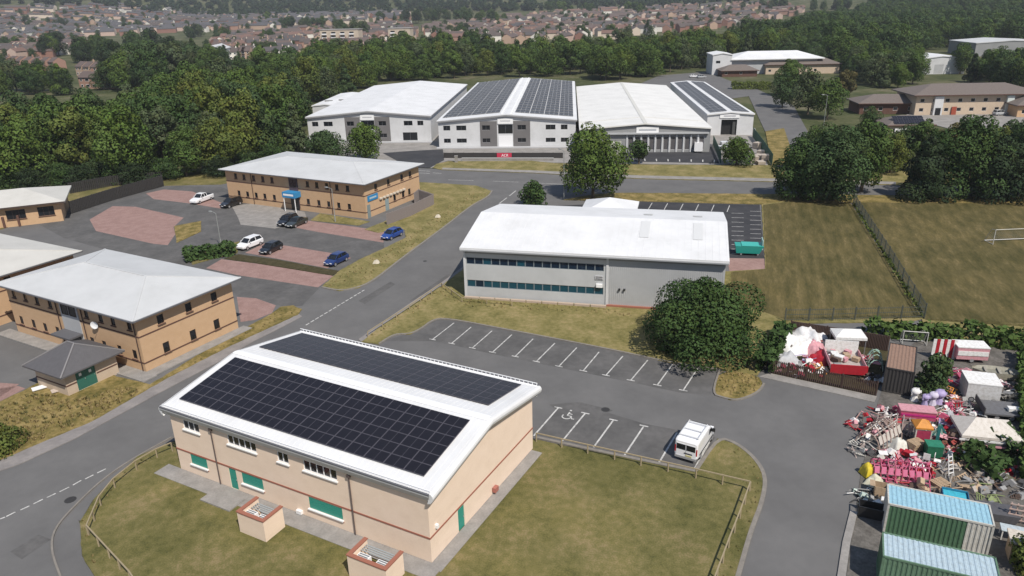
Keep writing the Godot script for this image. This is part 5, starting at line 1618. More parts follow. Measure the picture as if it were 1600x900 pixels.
	hedge("overgrown hedge behind the fenced compound and goal", gp(1352, 522), gp(1500, 533), 1.7, 1.8, 0, 8)
	hedge("overgrown hedge behind the striped boards and trailer", gp(1505, 532), gp(1640, 548), 2.0, 2.4, 0, 8)
	hedge("tall unkempt hedge along the far side of the carnival yard", gp(1608, 560), gp(1618, 760), 1.7, 2.0, 0, 9)
	hedge("dark undergrowth beside the fenced compound", gp(1192, 586), gp(1226, 524), 2.2, 1.5, 2, 4)
	hedge("weedy growth along the wire fence between the fields", gp(1334, 320), gp(1444, 498), 0.32, 0.4, 3, 14)
	hedge("shrubby growth in the yard behind the green containers", gp(1500, 716), gp(1570, 748), 1.6, 2.4, 2, 5)
	hedge("dark brambles beside the brown pallets", gp(1540, 690), gp(1596, 712), 1.6, 2.2, 4, 4)
	# -------- tufts of long dry grass
	tufts()

func hedge(label: String, a: Vector3, b: Vector3, h: float, w: float, leafm: int, lobes: int) -> void:
	var t := thing("hedge", label, "hedge", Vector3(a.x, 0.05, a.z), -atan2(b.z - a.z, b.x - a.x))
	var L := Vector2(a.x, a.z).distance_to(Vector2(b.x, b.z))
	var r := RandomNumberGenerator.new()
	r.seed = int(L * 100)
	var st := SurfaceTool.new()
	st.begin(Mesh.PRIMITIVE_TRIANGLES)
	var n := int(L * (h * 2 + w) * (16.0 if h > 0.5 else 8.0))
	n = mini(n, 9000)
	for i in n:
		var x := r.randf() * L
		var top := h * (0.85 + 0.15 * sin(x * 1.7) * sin(x * 0.63 + 1.0))
		var s := r.randf() * (2 * top + w)
		var p := Vector3(x, s, w / 2)
		var d := Vector3.BACK
		if s > top and s < top + w:
			p = Vector3(x, top, w / 2 - (s - top)); d = Vector3.UP
		elif s >= top + w:
			p = Vector3(x, s - top - w, -w / 2); d = Vector3.FORWARD
		p += Vector3(r.randfn(), r.randfn(), r.randfn()) * 0.12 - d * r.randf() * 0.25
		var nn := (d + Vector3(r.randfn(), r.randfn() + 0.3, r.randfn()) * 0.6).normalized()
		var u := nn.cross(Vector3(r.randfn(), r.randfn(), r.randfn())).normalized()
		var v := nn.cross(u)
		var sz := r.randf_range(0.18, 0.42)
		var br := r.randf_range(0.62, 1.3)
		st.set_color(Color(br, br, br * 0.9))
		for q in [p - u * sz, p + v * sz * 0.7, p + u * sz, p - u * sz, p + u * sz, p - v * sz * 0.7]:
			st.set_normal(nn); st.add_vertex(q)
	part(t, "foliage", st.commit(), M["leaf%d" % leafm])
	var st2 := new_st()
	for i in lobes: tube(st2, [Vector3((i + 0.5) * L / lobes, -0.1, 0), Vector3((i + 0.5) * L / lobes + 0.1, h * 0.7, 0)], [0.06, 0.02], 5)
	part(t, "stems", done(st2), M.bark)

func tufts() -> void:
	var r := RandomNumberGenerator.new()
	r.seed = 321
	var st := SurfaceTool.new()
	st.begin(Mesh.PRIMITIVE_TRIANGLES)
	for i in 26:
		var a := r.randf() * TAU
		var lean := Vector3(cos(a), 0, sin(a)) * r.randf_range(0.1, 0.4)
		var base := Vector3(r.randfn(), 0, r.randfn()) * 0.12
		var h := r.randf_range(0.5, 1.0)
		var sd := Vector3(-sin(a), 0, cos(a)) * 0.022
		var br := r.randf_range(0.75, 1.3)
		st.set_color(Color(br, br * r.randf_range(0.9, 1.05), br * 0.9))
		for q in [base - sd, base + lean * 0.5 * h + Vector3(0, h * 0.7, 0), base + sd, base + sd, base + lean * 0.5 * h + Vector3(0, h * 0.7, 0), base + lean * h + Vector3(0, h, 0)]:
			st.set_normal(Vector3(cos(a) * 0.3, 0.9, sin(a) * 0.3)); st.add_vertex(q)
	var tuft := st.commit()
	var tm := mat("straw_tuft", lin(0.33, 0.25, 0.11), 0.9)
	tm.vertex_color_use_as_albedo = true
	var gm := mat("green_tuft", lin(0.16, 0.15, 0.05), 0.9)
	gm.vertex_color_use_as_albedo = true
	var areas := [
		[[-120, 770, 0, 716, 60, 690, 150, 652, 200, 624, 225, 610, 190, 606, 160, 618, 110, 628, 60, 612, 0, 640, -120, 700], 0.5, 0.4, 0],
		[[262, 592, 400, 519, 465, 489, 440, 484, 392, 516, 312, 564], 0.7, 0.28, 1],
		[[1127, 580, 1180, 588, 1190, 600, 1183, 611, 1150, 622, 1116, 614], 0.4, 0.25, 0],
		[[566, 532, 692, 447, 726, 468, 800, 476, 800, 484, 720, 480, 690, 462, 600, 520], 0.7, 0.26, 0],
		[[730, 468, 1000, 488, 1000, 496, 730, 480], 0.7, 0.26, 0],
		[[505, 449, 560, 446, 690, 354, 760, 303, 740, 300, 690, 330, 600, 395, 535, 425], 0.8, 0.25, 0],
		[[126, 815, 180, 747, 262, 694, 262, 704, 190, 752, 140, 812, 140, 860, 170, 905, 152, 905], 0.5, 0.22, 0],
		[[1122, 690, 1150, 698, 1178, 720, 1192, 746, 1186, 785, 1168, 830, 1146, 905, 1130, 905, 1155, 830, 1172, 770, 1160, 740], 0.6, 0.2, 1],
	]
	var xa := []
	var xb := []
	for ar in areas:
		for p in scatter_poly(ar[0], ar[1], int(ar[0][0]) + 900):
			if r.randf() < 0.25: continue
			var s: float = ar[2] * r.randf_range(0.5, 1.2)
			var xf := Transform3D(Basis(Vector3.UP, r.randf() * TAU).scaled(Vector3(s * 1.5, s, s * 1.5)), p + Vector3(0, 0.08, 0))
			if (ar[3] == 0) == (r.randf() < 0.72): xa.append(xf)
			else: xb.append(xf)
	multimesh("dry_grass", tuft, tm, xa, "long straw coloured grass on the parched verges", "grass")
	multimesh("long_grass", tuft, gm, xb, "long green grass on the verges", "grass")
	print("tufts ", xa.size() + xb.size())

# ------------------------------------------------------------------ the town
func house_meshes() -> Array:
	var st := new_st()
	sbox(st, Vector3(0, 2.6, 0), Vector3(6.0, 5.6, 8.0))
	tri(st, Vector3(3.0, 5.4, 4.0), Vector3(3.0, 5.4, -4.0), Vector3(3.0, 7.6, 0))
	tri(st, Vector3(-3.0, 5.4, -4.0), Vector3(-3.0, 5.4, 4.0), Vector3(-3.0, 7.6, 0))
	var w := done(st)
	st = new_st()
	for s in [-1.0, 1.0]:
		var a := Vector3(-3.06, 5.15, s * 4.4)
		var b := Vector3(3.06, 5.15, s * 4.4)
		var c := Vector3(3.06, 7.75, 0)
		var d := Vector3(-3.06, 7.75, 0)
		if s > 0: quad(st, a, b, c, d)
		else: quad(st, b, a, d, c)
		var k := Vector3(0, -0.18, 0)
		quad(st, a + k, b + k, b, a)
	var rf := done(st)
	st = new_st()
	sbox(st, Vector3(2.5, 7.9, 0), Vector3(0.7, 1.5, 0.9))
	for s in [-0.2, 0.2]: tube(st, [Vector3(2.5, 8.6, s), Vector3(2.5, 9.0, s)], [0.13, 0.11], 6)
	var ch := done(st)
	return [w, rf, ch]

func town() -> void:
	var hm := house_meshes()
	var r := RandomNumberGenerator.new()
	r.seed = 4242
	var wm := [flat(0.44, 0.31, 0.23, 0.9), flat(0.32, 0.19, 0.145, 0.9), flat(0.58, 0.49, 0.4, 0.9), flat(0.24, 0.125, 0.095, 0.9), flat(0.5, 0.37, 0.31, 0.9), flat(0.68, 0.65, 0.59, 0.9)]
	var rm := [flat(0.105, 0.078, 0.07, 0.9), flat(0.085, 0.068, 0.062, 0.9), flat(0.07, 0.064, 0.065, 0.9), flat(0.075, 0.072, 0.077, 0.9), flat(0.15, 0.09, 0.072, 0.9)]
	var hs := []   # [pos, turn, wall, roof, district]
	# hand placed terraces near the wood: pixel of each row's ends
	for row in [[10, 106, 98, 110, 7, 1], [130, 118, 188, 120, 5, 0], [138, 137, 190, 138, 5, 1],  [8, 78, 40, 80, 5, 2], [345, 76, 420, 74, 9, 0], [350, 92, 392, 91, 5, 0], [560, 86, 600, 85, 5, 4], [400, 74, 460, 72, 7, 0], [405, 92, 470, 88, 7, 4], [542, 74, 600, 73, 6, 4]]:
		var a := gt(row[0], row[1])
		var b := gt(row[2], row[3])
		var n: int = row[4]
		for i in n: hs.append([a.lerp(b, (i + 0.5) / n), -atan2(b.z - a.z, b.x - a.x), row[5], 0 if row[5] != 3 else 1, 0])
	# terraces of the town, street after street
	for dist in [[[640, 48, 690, 66, 830, 70, 960, 62, 1060, 51, 1190, 40, 1262, 20, 1240, 8, 1150, 8, 950, 16, 760, 30], 0], [[-60, 20, -60, 66, 130, 58, 300, 52, 420, 46, 640, 32, 640, 10, 300, 8, 60, 12], 1], [[380, 54, 640, 38, 650, 62, 600, 86, 480, 92, 340, 98, 330, 70], 0], [[-60, 66, 130, 60, 140, 84, 60, 92, -60, 96], 0]]:
		var poly := PackedVector2Array()
		for i in range(0, dist[0].size(), 2): poly.append(Vector2(dist[0][i], dist[0][i + 1]))
		var z := -400.0
		while z > -1560.0:
			var x := -900.0 + r.randf() * 30.0
			while x < 700.0:
				var n := r.randi_range(2, 6) if dist[1] == 1 else r.randi_range(1, 5)
				var turn := r.randf_range(-0.35, 0.35) + (0.0 if r.randf() < (0.55 if dist[1] == 0 else 0.7) else 1.35)
				var wk := r.randi() % 6
				var rk: int = ([0, 1, 0, 4, 2][r.randi() % 5] if dist[1] == 0 else [2, 3, 3, 1, 3][r.randi() % 5])
				for i in n:
					var p := Vector3(x, 0, z) + Basis(Vector3.UP, turn) * Vector3(i * 6.05, 0, 0)
					p.y = terrain(p.x, p.z)
					var d := p - Vector3(0, CAM_H, 0)
					var zz := d.dot(cam_fwd)
					var q := Vector2(800 + CAM_F * d.dot(cam_right) / zz, 450 - CAM_F * d.dot(cam_up) / zz)
					if Geometry2D.is_point_in_polygon(q, poly): hs.append([p, turn, wk, rk, 1 + dist[1]])
				x += n * 6.05 * (1.0 if absf(turn) < 0.6 else 0.35) + r.randf_range(6, 15)
			z -= r.randf_range(26, 38) * (1.0 + maxf(0.0, -z - 640) / 2600.0)
	# garden trees between the houses
	var gt_xf := []
	for i in range(0, hs.size(), 5):
		var gs := r.randf_range(0.35, 0.75)
		var gpos: Vector3 = hs[i][0] + Vector3(r.randf_range(-5, 5), 0, r.randf_range(9, 14))
		gt_xf.append(Transform3D(Basis(Vector3.UP, r.randf() * TAU).scaled(Vector3.ONE * gs), gpos))
	multimesh("garden_trees", crowns[3], M.leaf4, gt_xf, "small dark garden trees between the town houses", "trees")
	hs.sort_custom(func(a, b): return a[0].length() < b[0].length())
	print("houses ", hs.size())
	var groups := ["terraced houses at the edge of town", "red roofed terraces", "slate roofed terraces"]
	var wall_words := ["buff", "brown brick", "cream", "dark red brick", "pinkish", "whitewashed"]
	var roof_words := ["red brown", "dark brown", "charcoal", "slate grey", "bright terracotta"]
	var rest := {}
	var win_w := flat(0.7, 0.7, 0.7, 0.5)
	for i in hs.size():
		var h: Array = hs[i]
		if i < 290:
			var t := thing("terraced_house", "%s house with %s roof %s" % [wall_words[h[2]], roof_words[h[3]], ["in a terrace behind the wood", "in the red roofed town streets", "in the hazy slate roofed streets"][h[4]]], "house", h[0], h[1], groups[h[4]])
			part(t, "wall", hm[0], wm[h[2]])
			part(t, "roof", hm[1], rm[h[3]])
			if i % 2 == 0: part(t, "chimney", hm[2], wm[h[2]])
			if h[0].length() < 620.0:
				for k in 4:
					var wn := box(t, "window", Vector3(-1.4 + 2.8 * (k % 2), 1.3 + 2.7 * (k / 2), 4.02), Vector3(1.3, 1.25, 0.08), win_w)
					box(wn, "pane", Vector3(0, 0, 0.03), Vector3(1.0, 0.95, 0.06), M.glass_dark)
		else:
			var key := "%d_%d" % [h[2], h[3]]
			if not rest.has(key): rest[key] = []
			rest[key].append(Transform3D(Basis(Vector3.UP, h[1]), h[0]))
	var wl := {}
	var rl := {}
	for key in rest:
		var a: PackedStringArray = key.split("_")
		if not wl.has(a[0]): wl[a[0]] = []
		if not rl.has(a[1]): rl[a[1]] = []
		wl[a[0]].append_array(rest[key]); rl[a[1]].append_array(rest[key])
	for k in wl: multimesh("distant_house_walls", hm[0], wm[int(k)], wl[k], "walls of the distant terraces", "houses")
	for k in rl: multimesh("distant_house_roofs", hm[1], rm[int(k)], rl[k], "roofs of the distant terraces", "houses")
	# landmarks of the town
	var w := thing("white_gabled_hall", "hall with white gable and pale roof above the wood", "building", gt(322, 98), 0.1)
	shell(w, 0, 11, 0, 26, 8.0, 10.5, [[2.0, 1.5, 2.5, 3.0], [6.5, 1.5, 2.5, 3.0]], M.white, M.white)
	for x in [2.0, 6.5]: window(w, Vector3(x, 1.5, 0), Vector3.RIGHT, Vector3.BACK, 2.5, 3.0, 1, M.pvc, M.glass_dark, null)
	part(w, "roof", gable_roof(-0.4, 11.4, -0.4, 26.4, 8.2, 10.9, 0.4), M.pale_roof)
	for e in [["pale flat block with stacked balconies among the trees", 502, 74, 34.0, 14.0], ["small pale flat block with stacked balconies near the tree belt", 608, 72, 19.0, 14.0]]:
		var f := thing("block_of_flats", e[0], "flats", gt(e[1], e[2]), -0.12)
		var st := new_st()
		sbox(st, Vector3(e[3] / 2, e[4] / 2, -6), Vector3(e[3], e[4], 12))
		part(f, "wall", done(st), flat(0.5, 0.42, 0.33))
		box(f, "roof", Vector3(e[3] / 2, e[4] + 0.2, -6), Vector3(e[3] + 0.8, 0.4, 12.8), flat(0.3, 0.28, 0.26))
		for fl in 4:
			for c in int(e[3] / 8.0):
				var bl := box(f, "balcony", Vector3(4 + c * 8.0, 1.6 + fl * 3.0, 0.7), Vector3(4.0, 1.0, 1.4), M.white)
				box(bl, "opening", Vector3(0, 1.1, -0.6), Vector3(3.6, 1.3, 0.2), M.glass_dark)

# ------------------------------------------------------------------ vehicles
func loft(st: SurfaceTool, rings: Array) -> void:
	for i in rings.size() - 1:
		var n: int = rings[i].size()
		for k in n:
			var k2 := (k + 1) % n
			quad(st, rings[i][k], rings[i][k2], rings[i + 1][k2], rings[i + 1][k])
	for e in [0, rings.size() - 1]:
		for k in range(1, rings[e].size() - 1): tri(st, rings[e][0], rings[e][k], rings[e][k + 1])

func ring_at(x: float, w: float, y0: float, y1: float, top := 0.9) -> Array:
	var o := []
	var half := [Vector2(w * 0.88, y0), Vector2(w, y0 + 0.14), Vector2(w, y1 - 0.2), Vector2(w * 0.97, y1 - 0.06), Vector2(w * top, y1)]
	for p in half: o.append(Vector3(x, p.y, p.x))
	for i in range(half.size() - 1, -1, -1): o.append(Vector3(x, half[i].y, -half[i].x))
	return o

func wheel_meshes(r: float, w: float) -> Array:
	var key := "wheel%.2f_%.2f" % [r, w]
	if not mesh_cache.has(key):
		var st := new_st()
		tube(st, [Vector3(0, 0, -w / 2), Vector3(0, 0, -w / 2 + 0.03), Vector3(0, 0, w / 2 - 0.03), Vector3(0, 0, w / 2)], [r * 0.9, r, r, r * 0.9], 18)
		var a := done(st)
		st = new_st()
		tube(st, [Vector3(0, 0, -w / 2 - 0.012), Vector3(0, 0, w / 2 + 0.012)], [r * 0.62, r * 0.62], 14)
		mesh_cache[key] = [a, done(st)]
	return mesh_cache[key]

func add_wheel(t: Node3D, p: Vector3, r: float, w: float) -> void:
	var m := wheel_meshes(r, w)
	var o := part(t, "wheel", m[0], M.rubber, Transform3D(Basis.IDENTITY, p))
	part(o, "rim", m[1], M.steel)

# front of the car points along +x
func car(label: String, at: Vector3, turn: float, paint_m: Material, kind := "hatch", group := "") -> Node3D:
	var t := thing("parked_car", label, "car", at + Vector3(0, 0.012, 0), turn, group)
	var L: float = {"hatch": 4.2, "saloon": 4.6, "suv": 4.5, "pickup": 5.2}[kind]
	var w: float = {"hatch": 0.88, "saloon": 0.9, "suv": 0.93, "pickup": 0.93}[kind]
	var belt: float = {"hatch": 0.95, "saloon": 0.92, "suv": 1.05, "pickup": 1.1}[kind]
	var roof: float = {"hatch": 1.48, "saloon": 1.44, "suv": 1.65, "pickup": 1.75}[kind]
	var h := L / 2
	var rear := belt if kind != "saloon" else belt + 0.02
	var st := new_st()
	loft(st, [ring_at(-h, w * 0.8, 0.42, rear - 0.12, 0.85), ring_at(-h + 0.12, w * 0.93, 0.3, rear, 0.9), ring_at(-h + 0.7, w, 0.24, rear + 0.02), ring_at(0, w, 0.22, belt), ring_at(h * 0.42, w, 0.22, belt - 0.02), ring_at(h * 0.72, w * 0.98, 0.24, belt - 0.14), ring_at(h - 0.18, w * 0.9, 0.3, belt - 0.26, 0.85), ring_at(h, w * 0.76, 0.4, belt - 0.38, 0.85)])
	part(t, "body", done(st), paint_m)
	# glasshouse
	var g0: float = {"hatch": -h + 0.28, "saloon": -h + 1.0, "suv": -h + 0.22, "pickup": -0.75}[kind]
	var g1: float = {"hatch": h * 0.5, "saloon": h * 0.42, "suv": h * 0.48, "pickup": h * 0.45}[kind]
	var t0: float = {"hatch": g0 + 0.45, "saloon": g0 + 0.6, "suv": g0 + 0.3, "pickup": g0 + 0.15}[kind]
	var t1: float = g1 - 0.75
	var gh := func(x: float, ww: float, y: float) -> Array: return [Vector3(x, belt - 0.06, w * 0.9), Vector3(x, y, ww), Vector3(x, y, -ww), Vector3(x, belt - 0.06, -w * 0.9)]
	st = new_st()
	loft(st, [gh.call(g0, w * 0.82, belt), gh.call(t0, w * 0.7, roof - 0.05), gh.call((t0 + t1) / 2, w * 0.72, roof - 0.01), gh.call(t1, w * 0.7, roof - 0.04), gh.call(g1, w * 0.84, belt)])
	part(t, "windows", done(st), M.glass_dark)
	st = new_st()
	var rr := func(x: float, y: float) -> Array: return [Vector3(x, y - 0.05, w * 0.73), Vector3(x, y + 0.015, w * 0.64), Vector3(x, y + 0.015, -w * 0.64), Vector3(x, y - 0.05, -w * 0.73)]
	loft(st, [rr.call(t0 - 0.1, roof - 0.06), rr.call(t0 + 0.1, roof - 0.01), rr.call((t0 + t1) / 2, roof + 0.01), rr.call(t1 - 0.05, roof - 0.01), rr.call(t1 + 0.08, roof - 0.05)])
	part(t, "roof_panel", done(st), paint_m)
	st = new_st()
	for s in [-1, 1]:
		bar(st, Vector3(t0, roof - 0.04, s * w * 0.715), Vector3(g0, belt, s * w * 0.84), 0.09, 0.09)
		bar(st, Vector3(t1, roof - 0.04, s * w * 0.715), Vector3(g1, belt, s * w * 0.86), 0.07, 0.07)
		bar(st, Vector3((t0 + t1) / 2 + 0.1, roof - 0.03, s * w * 0.735), Vector3((t0 + t1) / 2 + 0.1, belt, s * w * 0.91), 0.09, 0.05)
	part(t, "pillars", done(st), paint_m)
	if kind == "pickup":
		box(t, "load_bed", Vector3(-h + 0.95, belt + 0.03, 0), Vector3(1.5, 0.06, w * 1.5), M.black)
	for s in [-1, 1]:
		box(t, "headlight", Vector3(h - 0.14, belt - 0.36, s * w * 0.62), Vector3(0.2, 0.14, 0.34), M.white_gloss)
		box(t, "tail_light", Vector3(-h + 0.06, rear - 0.22, s * w * 0.66), Vector3(0.12, 0.22, 0.22), flat(0.35, 0.01, 0.01, 0.3))
		box(t, "mirror", Vector3(g1 - 0.35, belt + 0.06, s * (w + 0.07)), Vector3(0.14, 0.13, 0.16), paint_m)
		add_wheel(t, Vector3(h * 0.62, 0.31, s * (w - 0.08)), 0.32, 0.2)
		add_wheel(t, Vector3(-h * 0.6, 0.31, s * (w - 0.08)), 0.32, 0.2)
	box(t, "number_plate", Vector3(h + 0.0, 0.5, 0), Vector3(0.03, 0.11, 0.5), M.white)
	return t

func clearcoat(key: String, r: float, g: float, b: float) -> Material:
	var m := mat(key, lin(r, g, b), 0.3)
	m.clearcoat_enabled = true
	m.clearcoat = 0.7
	m.clearcoat_roughness = 0.08
	return m

# heading from one ground pixel to another
func head(ax: float, ay: float, bx: float, by: float) -> float:
	var a := gp(ax, ay)
	var b := gp(bx, by)
	return -atan2(b.z - a.z, b.x - a.x)

func vehicles() -> void:
	var blue := clearcoat("car_blue", 0.012, 0.05, 0.24)
	var navy := clearcoat("car_navy", 0.008, 0.028, 0.13)
	var blk := clearcoat("car_black", 0.006, 0.006, 0.007)
	var wht := clearcoat("car_white", 0.78, 0.78, 0.79)
	var gry := clearcoat("car_grey", 0.025, 0.03, 0.026)
	var slv := clearcoat("car_silver", 0.4, 0.41, 0.42)
	car("bright blue hatchback parked beside the grass verge, nearest the office", gp(613, 371), head(632, 362, 597, 377), blue)
	car("dark blue hatchback parked at the end of the brick bays", gp(526, 411), head(548, 400, 506, 420), navy)
	car("white car with black roof and windows beside the clipped hedge", gp(391, 386), head(412, 376, 370, 392), wht, "suv")
	car("black hatchback parked next to the white car", gp(424, 393), head(443, 383, 404, 401), blk)
	car("dark car with pale roof on the forecourt edge", gp(450, 350), head(466, 342, 436, 356), blk, "suv")
	car("dark grey green saloon parked close beside another dark car", gp(464, 352), head(482, 344, 449, 358), gry, "saloon")
	car("black car parked alone at the corner of the office forecourt", gp(362, 322), head(379, 316, 347, 326), blk, "suv")
	car("white pickup parked on the brick bays by the wood", gp(316, 315), head(335, 308, 298, 321), wht, "pickup")
	car("white car on the forecourt of the brown roofed office", gp(1512, 177), 0.1, wht)
	car("silver car on the forecourt of the brown roofed office, beside the white car", gp(1550, 176), 0.3, slv, "saloon")
	car("pale car under the brown roof end of the forecourt", gp(1562, 180), 0.2, slv, "suv")
	car("silver car behind the narrow warehouse on the access road", gp(1096, 122), 0.2, slv)
	car("white car behind the narrow warehouse on the access road", gp(1084, 121), 0.1, wht)
	# ---------------- the white van
	var c := gp(1062, 723).lerp(gp(1108, 676), 0.5)
	var tr := head(1058, 726, 1090, 679)
	van(c, tr)
	# box van before the warehouses
	var bv := thing("box_van", "small white box van parked before the cream roofed warehouse", "van", gp(1089, 236), 1.45)
	var st := new_st()
	loft(st, [ring_at(-2.6, 1.0, 0.4, 2.5, 0.97), ring_at(1.0, 1.0, 0.35, 2.5, 0.97), ring_at(1.5, 0.98, 0.35, 2.3, 0.9), ring_at(2.1, 0.96, 0.35, 1.3, 0.9), ring_at(2.6, 0.86, 0.4, 1.0, 0.85)])
	part(bv, "body", done(st), wht)
	box(bv, "windscreen", Vector3(1.84, 1.75, 0), Vector3(0.1, 0.7, 1.6), M.glass_dark)
	for s in [-1, 1]:
		add_wheel(bv, Vector3(1.6, 0.34, s * 0.9), 0.34, 0.22)
		add_wheel(bv, Vector3(-1.6, 0.34, s * 0.9), 0.34, 0.22)

func van(c: Vector3, tr: float) -> void:
	var wht: Material = M.car_white
	var t := thing("white_van", "white panel van with roof rack parked nose out in the end bay", "van", Vector3(c.x, 0.016, c.z), tr)
	var st := new_st()
	var w := 0.98
	loft(st, [ring_at(-2.5, w * 0.9, 0.45, 1.85, 0.82), ring_at(-2.4, w, 0.36, 1.97, 0.86), ring_at(-2.0, w, 0.28, 2.02, 0.86), ring_at(0.2, w, 0.26, 2.04, 0.86), ring_at(0.75, w, 0.26, 1.98, 0.84), ring_at(1.05, w, 0.26, 1.82, 0.82), ring_at(1.62, w * 0.99, 0.26, 1.22, 0.88), ring_at(2.1, w * 0.95, 0.28, 1.08, 0.86), ring_at(2.42, w * 0.85, 0.34, 0.9, 0.84), ring_at(2.52, w * 0.76, 0.42, 0.72, 0.84)])
	part(t, "body", done(st), wht)
	# windscreen
	st = new_st()
	quad(st, Vector3(1.6, 1.27, 0.82), Vector3(1.6, 1.27, -0.82), Vector3(1.09, 1.83, -0.72), Vector3(1.09, 1.83, 0.72))
	for s in [-1.0, 1.0]:
		quad(st, Vector3(1.5, 1.22, s * 0.992), Vector3(0.45, 1.22, s * 0.992), Vector3(0.5, 1.74, s * 0.988), Vector3(1.02, 1.72, s * 0.985))
	part(t, "windscreen_and_side_windows", done(st), M.glass_dark)
	# rear doors: windows, seam, handle, plate, lights
	for s in [-1, 1]:
		var rd := box(t, "rear_door", Vector3(-2.5, 1.05, s * 0.42), Vector3(0.05, 1.25, 0.8), wht)
		box(rd, "pane", Vector3(-0.02, 0.32, 0.0), Vector3(0.04, 0.5, 0.74), M.glass_dark)
		box(t, "tail_light", Vector3(-2.46, 1.1, s * 0.9), Vector3(0.1, 0.6, 0.1), flat(0.4, 0.01, 0.015, 0.3))
		box(t, "mirror", Vector3(1.35, 1.3, s * 1.12), Vector3(0.14, 0.3, 0.24), M.black)
		box(t, "headlight", Vector3(2.36, 0.86, s * 0.66), Vector3(0.3, 0.16, 0.3), M.white_gloss)
		box(t, "side_moulding", Vector3(-0.2, 0.62, s * 0.99), Vector3(3.4, 0.12, 0.03), M.black)
		add_wheel(t, Vector3(1.62, 0.34, s * 0.87), 0.34, 0.22)
		add_wheel(t, Vector3(-1.5, 0.34, s * 0.87), 0.34, 0.22)
	box(t, "rear_door_seam", Vector3(-2.527, 1.05, 0), Vector3(0.012, 1.25, 0.03), flat(0.2, 0.2, 0.2))
	box(t, "number_plate", Vector3(-2.54, 0.62, 0.25), Vector3(0.03, 0.12, 0.52), flat(0.5, 0.45, 0.2))
	box(t, "rear_lettering", Vector3(-2.53, 0.82, 0.2), Vector3(0.02, 0.12, 0.7), flat(0.05, 0.05, 0.06))
	box(t, "rear_bumper", Vector3(-2.52, 0.42, 0), Vector3(0.14, 0.2, 1.8), flat(0.3, 0.3, 0.3))
	st = new_st()
	for x in [-1.9, -0.8, 0.35]: sbox(st, Vector3(x, 2.14, 0), Vector3(0.06, 0.06, 1.6))
	for s in [-1, 1]: sbox(st, Vector3(-0.75, 2.18, s * 0.78), Vector3(2.6, 0.05, 0.05))
	for x in [-1.9, 0.35]:
		for s in [-1, 1]: sbox(st, Vector3(x, 2.07, s * 0.78), Vector3(0.06, 0.16, 0.06))
	part(t, "roof_rack", done(st), flat(0.6, 0.6, 0.6, 0.4))

# ------------------------------------------------------------------ street furniture
func lamp_post(label: String, at: Vector3, h: float, turn: float, double := false) -> void:
	var t := thing("lamp_post", label, "lamp post", at, turn)
	var st := new_st()
	tube(st, [Vector3(0, 0, 0), Vector3(0, 1.2, 0), Vector3(0, 1.25, 0), Vector3(0, h, 0)], [0.11, 0.11, 0.075, 0.055], 8)
	part(t, "column", done(st), M.lamp_steel)
	st = new_st()
	tube(st, [Vector3(0, h - 0.05, 0), Vector3(0.5, h + 0.12, 0), Vector3(1.0, h + 0.16, 0)], [0.045, 0.04, 0.035], 6)
	part(t, "arm", done(st), M.lamp_steel)
	st = new_st()
	loft(st, [[Vector3(0.85, h + 0.1, 0.08), Vector3(0.85, h + 0.22, 0.06), Vector3(0.85, h + 0.22, -0.06), Vector3(0.85, h + 0.1, -0.08)], [Vector3(1.2, h + 0.08, 0.16), Vector3(1.2, h + 0.26, 0.1), Vector3(1.2, h + 0.26, -0.1), Vector3(1.2, h + 0.08, -0.16)], [Vector3(1.6, h + 0.14, 0.08), Vector3(1.6, h + 0.22, 0.05), Vector3(1.6, h + 0.22, -0.05), Vector3(1.6, h + 0.14, -0.08)]])
	var ln := part(t, "lantern", done(st), M.lamp_steel)
	box(ln, "lens", Vector3(1.22, h + 0.07, 0), Vector3(0.5, 0.03, 0.2), flat(0.6, 0.6, 0.55, 0.2))

func goal(label: String, a: Vector3, b: Vector3, h: float, depth: float) -> void:
	var t := thing("goal_posts", label, "goal", Vector3(a.x, 0.1, a.z), -atan2(b.z - a.z, b.x - a.x))
	var L := Vector2(a.x, a.z).distance_to(Vector2(b.x, b.z))
	for x in [0.0, L]:
		var st := new_st()
		tube(st, [Vector3(x, 0, 0), Vector3(x, h, 0)], [0.05, 0.05], 8)
		part(t, "post", done(st), flat(0.5, 0.49, 0.45))
		st = new_st()
		tube(st, [Vector3(x, h, 0), Vector3(x, h * 0.95, -depth * 0.4), Vector3(x, 0.05, -depth), Vector3(x, 0.05, 0)], [0.04, 0.04, 0.04, 0.04], 6)
		part(t, "side_frame", done(st), flat(0.35, 0.34, 0.32))
	var s2 := new_st()
	tube(s2, [Vector3(0, h, 0), Vector3(L, h, 0)], [0.05, 0.05], 8)
	part(t, "crossbar", done(s2), flat(0.5, 0.49, 0.45))
	s2 = new_st()
	tube(s2, [Vector3(0, 0.05, -depth), Vector3(L, 0.05, -depth)], [0.04, 0.04], 6)
	part(t, "ground_bar", done(s2), M.white)
	s2 = new_st()
	var n := int(L / 0.3)
	for i in n: bar(s2, Vector3(i * L / n, h, -0.02), Vector3(i * L / n, 0.1, -depth), 0.012)
	for j in 8: bar(s2, Vector3(0, h * (1 - j / 8.0), -depth * j / 8.0), Vector3(L, h * (1 - j / 8.0), -depth * j / 8.0), 0.012)
	part(t, "net", done(s2), flat(0.25, 0.25, 0.24))

